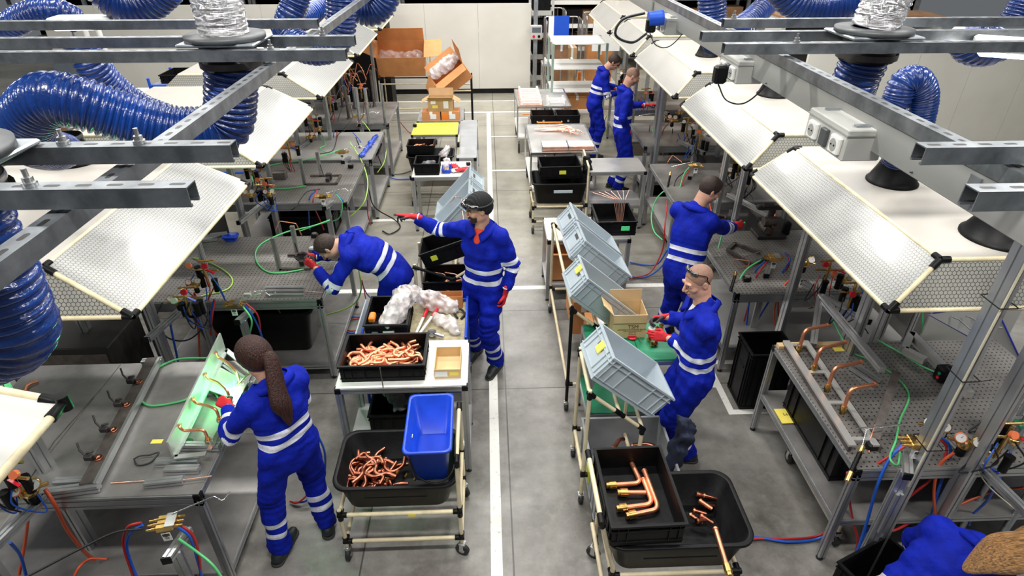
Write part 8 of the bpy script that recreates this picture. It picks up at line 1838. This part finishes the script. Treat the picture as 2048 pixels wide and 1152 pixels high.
def racking(label, x0, x1, y, zs, depth=.8, fill=True, n=5, tint=('cardboard', 'cardboard_light', 'cardboard_orange', 'black_plastic', 'tote_grey', 'wood_brown')):
    t = thing('shelving_rack', label, 'shelving', ((x0+x1)/2, y, 0)); X = (x1-x0)/2; top = zs[-1]+.6
    for sx in (-1, 1):
        for sy in (0, 1): m = MB(); m.bb((sx*X-.04, sy*depth-.04, 0), (sx*X+.04, sy*depth+.04, top)); m.build('upright', 'galvanised', t, False)
    for z in zs:
        m = MB(); m.bb((-X, -.03, z-.10), (X, .03, z)); m.bb((-X, depth-.03, z-.10), (X, depth+.03, z)); m.build('beam', 'white_paint', t, False)
        m = MB(); m.bb((-X, 0, z-.02), (X, depth, z)); m.build('shelf_board', 'cream_box', t, False)
    return t
BX = 0
ORD = ['first from left', 'second from left', 'third from left', 'fourth from left', 'fifth from left', 'sixth from left', 'seventh from left', 'eighth from left', 'ninth from left', 'tenth from left', 'eleventh from left', 'twelfth from left', 'thirteenth from left']
WH = ['top', 'middle', 'lower', 'bottom', 'upper']
def boxes_on(x0, x1, y, z, hmax, place, tint, w0=.35, w1=.6):
    global BX
    x = x0+.05; k = 0
    while x < x1-.3:
        w_ = random.uniform(w0, w1); h_ = random.uniform(hmax*.6, hmax); mt_ = random.choice(tint)
        BX += 1; k += 1
        nm = {'cardboard': 'brown', 'cardboard_light': 'pale brown', 'cardboard_orange': 'orange-brown', 'wood_brown': 'dark brown', 'black_plastic': 'black', 'tote_grey': 'grey'}[mt_]
        carton('%s storage box, %s, %s' % (nm, ORD[k-1], place), (x+w_/2, y+.32, z), w_, .5, h_, mt=mt_, open_=False, name='storage_box', tape=mt_.startswith('card'))
        x += w_+random.uniform(.01, .1)
tin = ('cardboard', 'cardboard_light', 'cardboard_orange', 'wood_brown')
for i, (a_, b_2) in enumerate(((-10, -6.2), (-6.1, -2.3), (-2.2, 1.3))):
    racking('racking behind the white partition, bay %s' % ['at far left', 'in the middle', 'above the white wall end'][i], a_, b_2, 17.0, (1.2, 2.15)); boxes_on(a_+.1, b_2-.1, 17.0, 2.15, .6, ['far left racking bay', 'middle racking bay', 'racking bay near aisle end'][i], tin)
racking('racking of dark crates right of the steel column', 1.45, 3.6, 18.2, (.5, 1.1, 1.7, 2.3)); racking('racking in the far right background', 3.8, 7.0, 17.5, (.5, 1.2, 1.9))
dk = ('black_plastic', 'black_plastic', 'wood_brown', 'tote_grey')
for z, nm in ((.5, 'lowest'), (1.1, 'second'), (1.7, 'third'), (2.3, 'top')): boxes_on(1.5, 3.5, 18.2, z, .42, '%s shelf right of column' % nm, dk if z < 2 else tin)
for z, nm in ((.5, 'lowest'), (1.2, 'middle'), (1.9, 'top')): boxes_on(3.9, 6.9, 17.5, z, .5, '%s shelf at far right' % nm, tin)
t = thing('pallet_rack', 'white shelf rack at the very back beside the column', 'shelving', (.9+.9, 16.0, 0))
for z in (.25, .75, 1.25, 1.75): m = MB(); m.bb((-.75, -.2, z-.1), (-.2, .3, z)); m.build('shelf', 'cream_box', t, False)
for x in (-.75, -.2): m = MB(); m.bb((x-.03, -.2, 0), (x+.03, -.14, 2.2)); m.build('upright', 'cream_box', t, False)
for i, z in enumerate((.25, .75, 1.25, 1.75)): crate('black bin on shelf %s of the white rack beside the column' % ['one', 'two', 'three', 'four'][i], (1.33, 16.05, z), .45, .35, .3)
# beyond the right panels
t = thing('desk', 'dark desk with clutter beyond the right partition', 'desk', (7.3, 12.8, 0)); m = MB(); m.bb((-1.6, -.4, 2.02), (1.6, .4, 2.06)); m.build('top', 'wood_brown', t, False)
for s in (-1, 1): m = MB(); m.bb((s*1.55-.04, -.38, 0), (s*1.55+.04, .38, 2.02)); m.build('side', 'cream_box', t, False)
m = MB(); m.bb((-1.5, .3, .5), (1.5, .34, 2.0)); m.build('back', 'shelf_dark', t, False)
blob('yellow_cloth', 'yellow cloth heap on the desk beyond the right partition', 'cloth', [(7.1, 12.6, 2.12, .09), (7.6, 12.65, 2.12, .1), (8.0, 12.6, 2.1, .07)], 'cloth_yellow', .02, (.02, .15))
racking('racking beyond the right partition', 3.9, 9.5, 14.3, (1.5, 2.25)); boxes_on(4.0, 9.4, 14.3, 2.25, .5, 'racking beyond right partition', dk+tin)
# behind the right hoods
for i, (x, y) in enumerate(((4.7, 6.5), (4.9, 7.8), (4.6, 9.1), (4.6, 5.0))):
    t = thing('machine_cabinet', 'pale machine cabinet behind the right row, %s' % ['second from near', 'second from far', 'farthest', 'nearest'][i], 'cabinet', (x, y, 0)); m = MB(); m.bb((-.45, -.4, .1), (.45, .4, 1.1), ch=.01); m.build('body', 'cream_box', t, False); m = MB(); m.bb((-.452, -.3, .25), (-.451, .3, .95)); m.build('door', 'trunk_grey', t, False)
    m = MB(); m.bb((-.42, -.37, 0), (.42, .37, .1)); m.build('plinth', 'black_matt', t, False)
# ---- left background
for i, (a_, b_2) in enumerate(((175, 192), (195, 215), (217, 240))):
    p = at(b_2, 190, 1.6); q = p+Vector((0, 0, 1.0)); m = MB(); m.tube([p-Vector((0, 0, 1.6)), q], .035 if i else .025, 14); tag(m.build('vertical_pipe', 'white_paint' if i else 'steel'), ['thin steel pipe left of the two white pipes', 'left thick white pipe behind the struts', 'right thick white pipe behind the struts'][i], 'pipe')
t = thing('side_bench', 'long bench with brown lower panel before the white wall at left', 'bench', (-5.9, 11.3, 0)); m = MB(); m.bb((-1.9, -.5, .96), (1.9, .5, 1.0)); m.build('top', 'white_paint', t, False); m = MB(); m.bb((-1.85, -.42, .3), (1.85, -.40, .95)); m.build('panel', 'wood_brown', t, False)
for s in (-1, 1): m = MB(); m.profile((s*1.85, -.42, 0), (s*1.85, -.42, .96), .05); m.build('leg', 'aluminium', t, False); m = MB(); m.profile((s*1.85, .42, 0), (s*1.85, .42, .96), .05); m.build('leg', 'aluminium', t, False)
t = thing('monitor', 'dark panel standing on the left side bench', 'monitor', (-7.1, 11.4, 1.0)); m = MB(); m.bb((-.5, -.02, .05), (.5, .02, .65)); m.build('screen', 'screen_panel', t, False); m = MB(); m.bb((-.1, -.08, 0), (.1, .08, .06)); m.build('stand', 'dark_grey_plastic', t, False)
t = thing('blue_rack', 'blue tube rack holding cartons behind the left hoods', 'rack', (-4.2, 9.3, 0))
for x in (-.55, .55):
    for y in (-.35, .35): m = MB(); m.tube([(x, y, 0), (x, y, 1.8)], .02, 10); m.build('post', 'blue_paint', t, False)
for z in (.4, 1.05, 1.7):
    m = MB(); m.bb((-.55, -.35, z-.02), (.55, .35, z)); m.build('shelf', 'tote_grey', t, False); m = MB(); m.tube([(-.55, -.35, z), (.55, -.35, z)], .018, 8); m.build('crossbar', 'blue_paint', t, False)
t = carton('orange carton printed with small text on the blue rack', (-4.25, 9.25, 1.05), .62, .5, .42, mt='cardboard_orange', open_=False)
text(t, 'INGENIOUS PIPE COMPONENTS', Matrix.Translation((0, -.252, .22)) @ Matrix.Rotation(PI/2, 4, 'X'), .036); text(t, 'TEST FRAGILE 300x', Matrix.Translation((0, -.252, .14)) @ Matrix.Rotation(PI/2, 4, 'X'), .036)
carton('yellowish carton beside the printed one on the blue rack', (-3.78, 9.25, 1.05), .28, .45, .36, mt='cardboard_light', open_=False)
crate('black crate on the upper shelf of the blue rack', (-4.2, 9.3, 1.70), .9, .5, .12)
t = thing('tube_trolley', 'tall trolley of hanging copper tubes at the far left edge', 'trolley', (-5.3, 7.6, 0))
for x in (-.5, .5):
    m = MB(); m.tube(round_path([(x, -.35, .1), (x, -.35, 1.75), (x, .35, 1.75), (x, .35, .1)], .1), .02, 10); m.build('side_frame', 'blue_film', t, False)
for k in range(6): m = MB(); m.tube([(-.45+.17*k, -.2, .5), (-.43+.17*k, -.15, 1.9)], .03, 10); m.build('column', 'aluminium', t, False)
for z in (.5, .9, 1.3): m = MB(); m.bb((-.5, -.35, z-.02), (.5, .35, z)); m.build('shelf', 'tote_grey', t, False)
random.seed(17)
for i in range(16):
    p = Vector((-5.75+random.uniform(0, .9), 7.2+random.uniform(0, .3), random.choice((.92, 1.32, 1.0, 1.4)))); bent([p, p+Vector((.12, 0, .06)), p+Vector((.2, .06, -.02)), p+Vector((.05, -.06, .02))], .012, 'copper coil piece on the tall trolley at the far left edge', random.choice(['copper', 'copper_dark']), bend=.05, group='copper pieces on the left edge trolley', seg=8)
t = thing('dark_cabinet', 'black cabinet with shelf behind the upper left hoses', 'cabinet', (-3.0, 14.0, 0)); m = MB(); m.bb((-.9, -.3, .0), (.9, .3, 2.1)); m.build('body', 'black_matt', t, False); m = MB(); m.bb((-.95, -.33, 2.1), (.95, .33, 2.15)); m.build('top_shelf', 'cream_box', t, False)
for i in range(6): carton('narrow file box, %s on the black cabinet' % ['first from the left', 'second from left', 'third from left', 'fourth from left', 'fifth from left', 'sixth from left'][i], (-3.75+.3*i, 14.0, 2.15), .24, .3, .3, mt=('wood_brown', 'cardboard_light', 'tote_grey')[i % 3], open_=False, name='file_box', tape=False)

for i, (x, y, w_, h_, lb) in enumerate(((1.72, 14.95, .30, 1.2, 'tall brown carton standing in the roll cage with the blue sheet'), (1.98, 15.0, .22, .9, 'shorter brown carton in the roll cage with the blue sheet'), (2.75, 15.6, .6, .9, 'wide brown carton in the second roll cage'), (1.55, 16.4, .6, 1.0, 'brown carton in the roll cage near the column'), (2.3, 13.6, .5, .5, 'brown carton on the floor behind the shelf unit'))):
    carton(lb, (x, y, .19 if i < 4 else 0), w_, .4, h_, mt=('wood_brown', 'cardboard', 'cardboard_orange', 'cardboard', 'cardboard')[i], open_=False)
carton('orange-brown carton on the middle shelf of the pale shelf unit', (1.75, 12.2, .46), .5, .4, .25, mt='cardboard_orange', open_=False)
crate('dark crate stacked on the deck beneath the pale capped tubes', (1.62, 14.2, .905), .0+.5, .3, .0+.12, ) if False else None
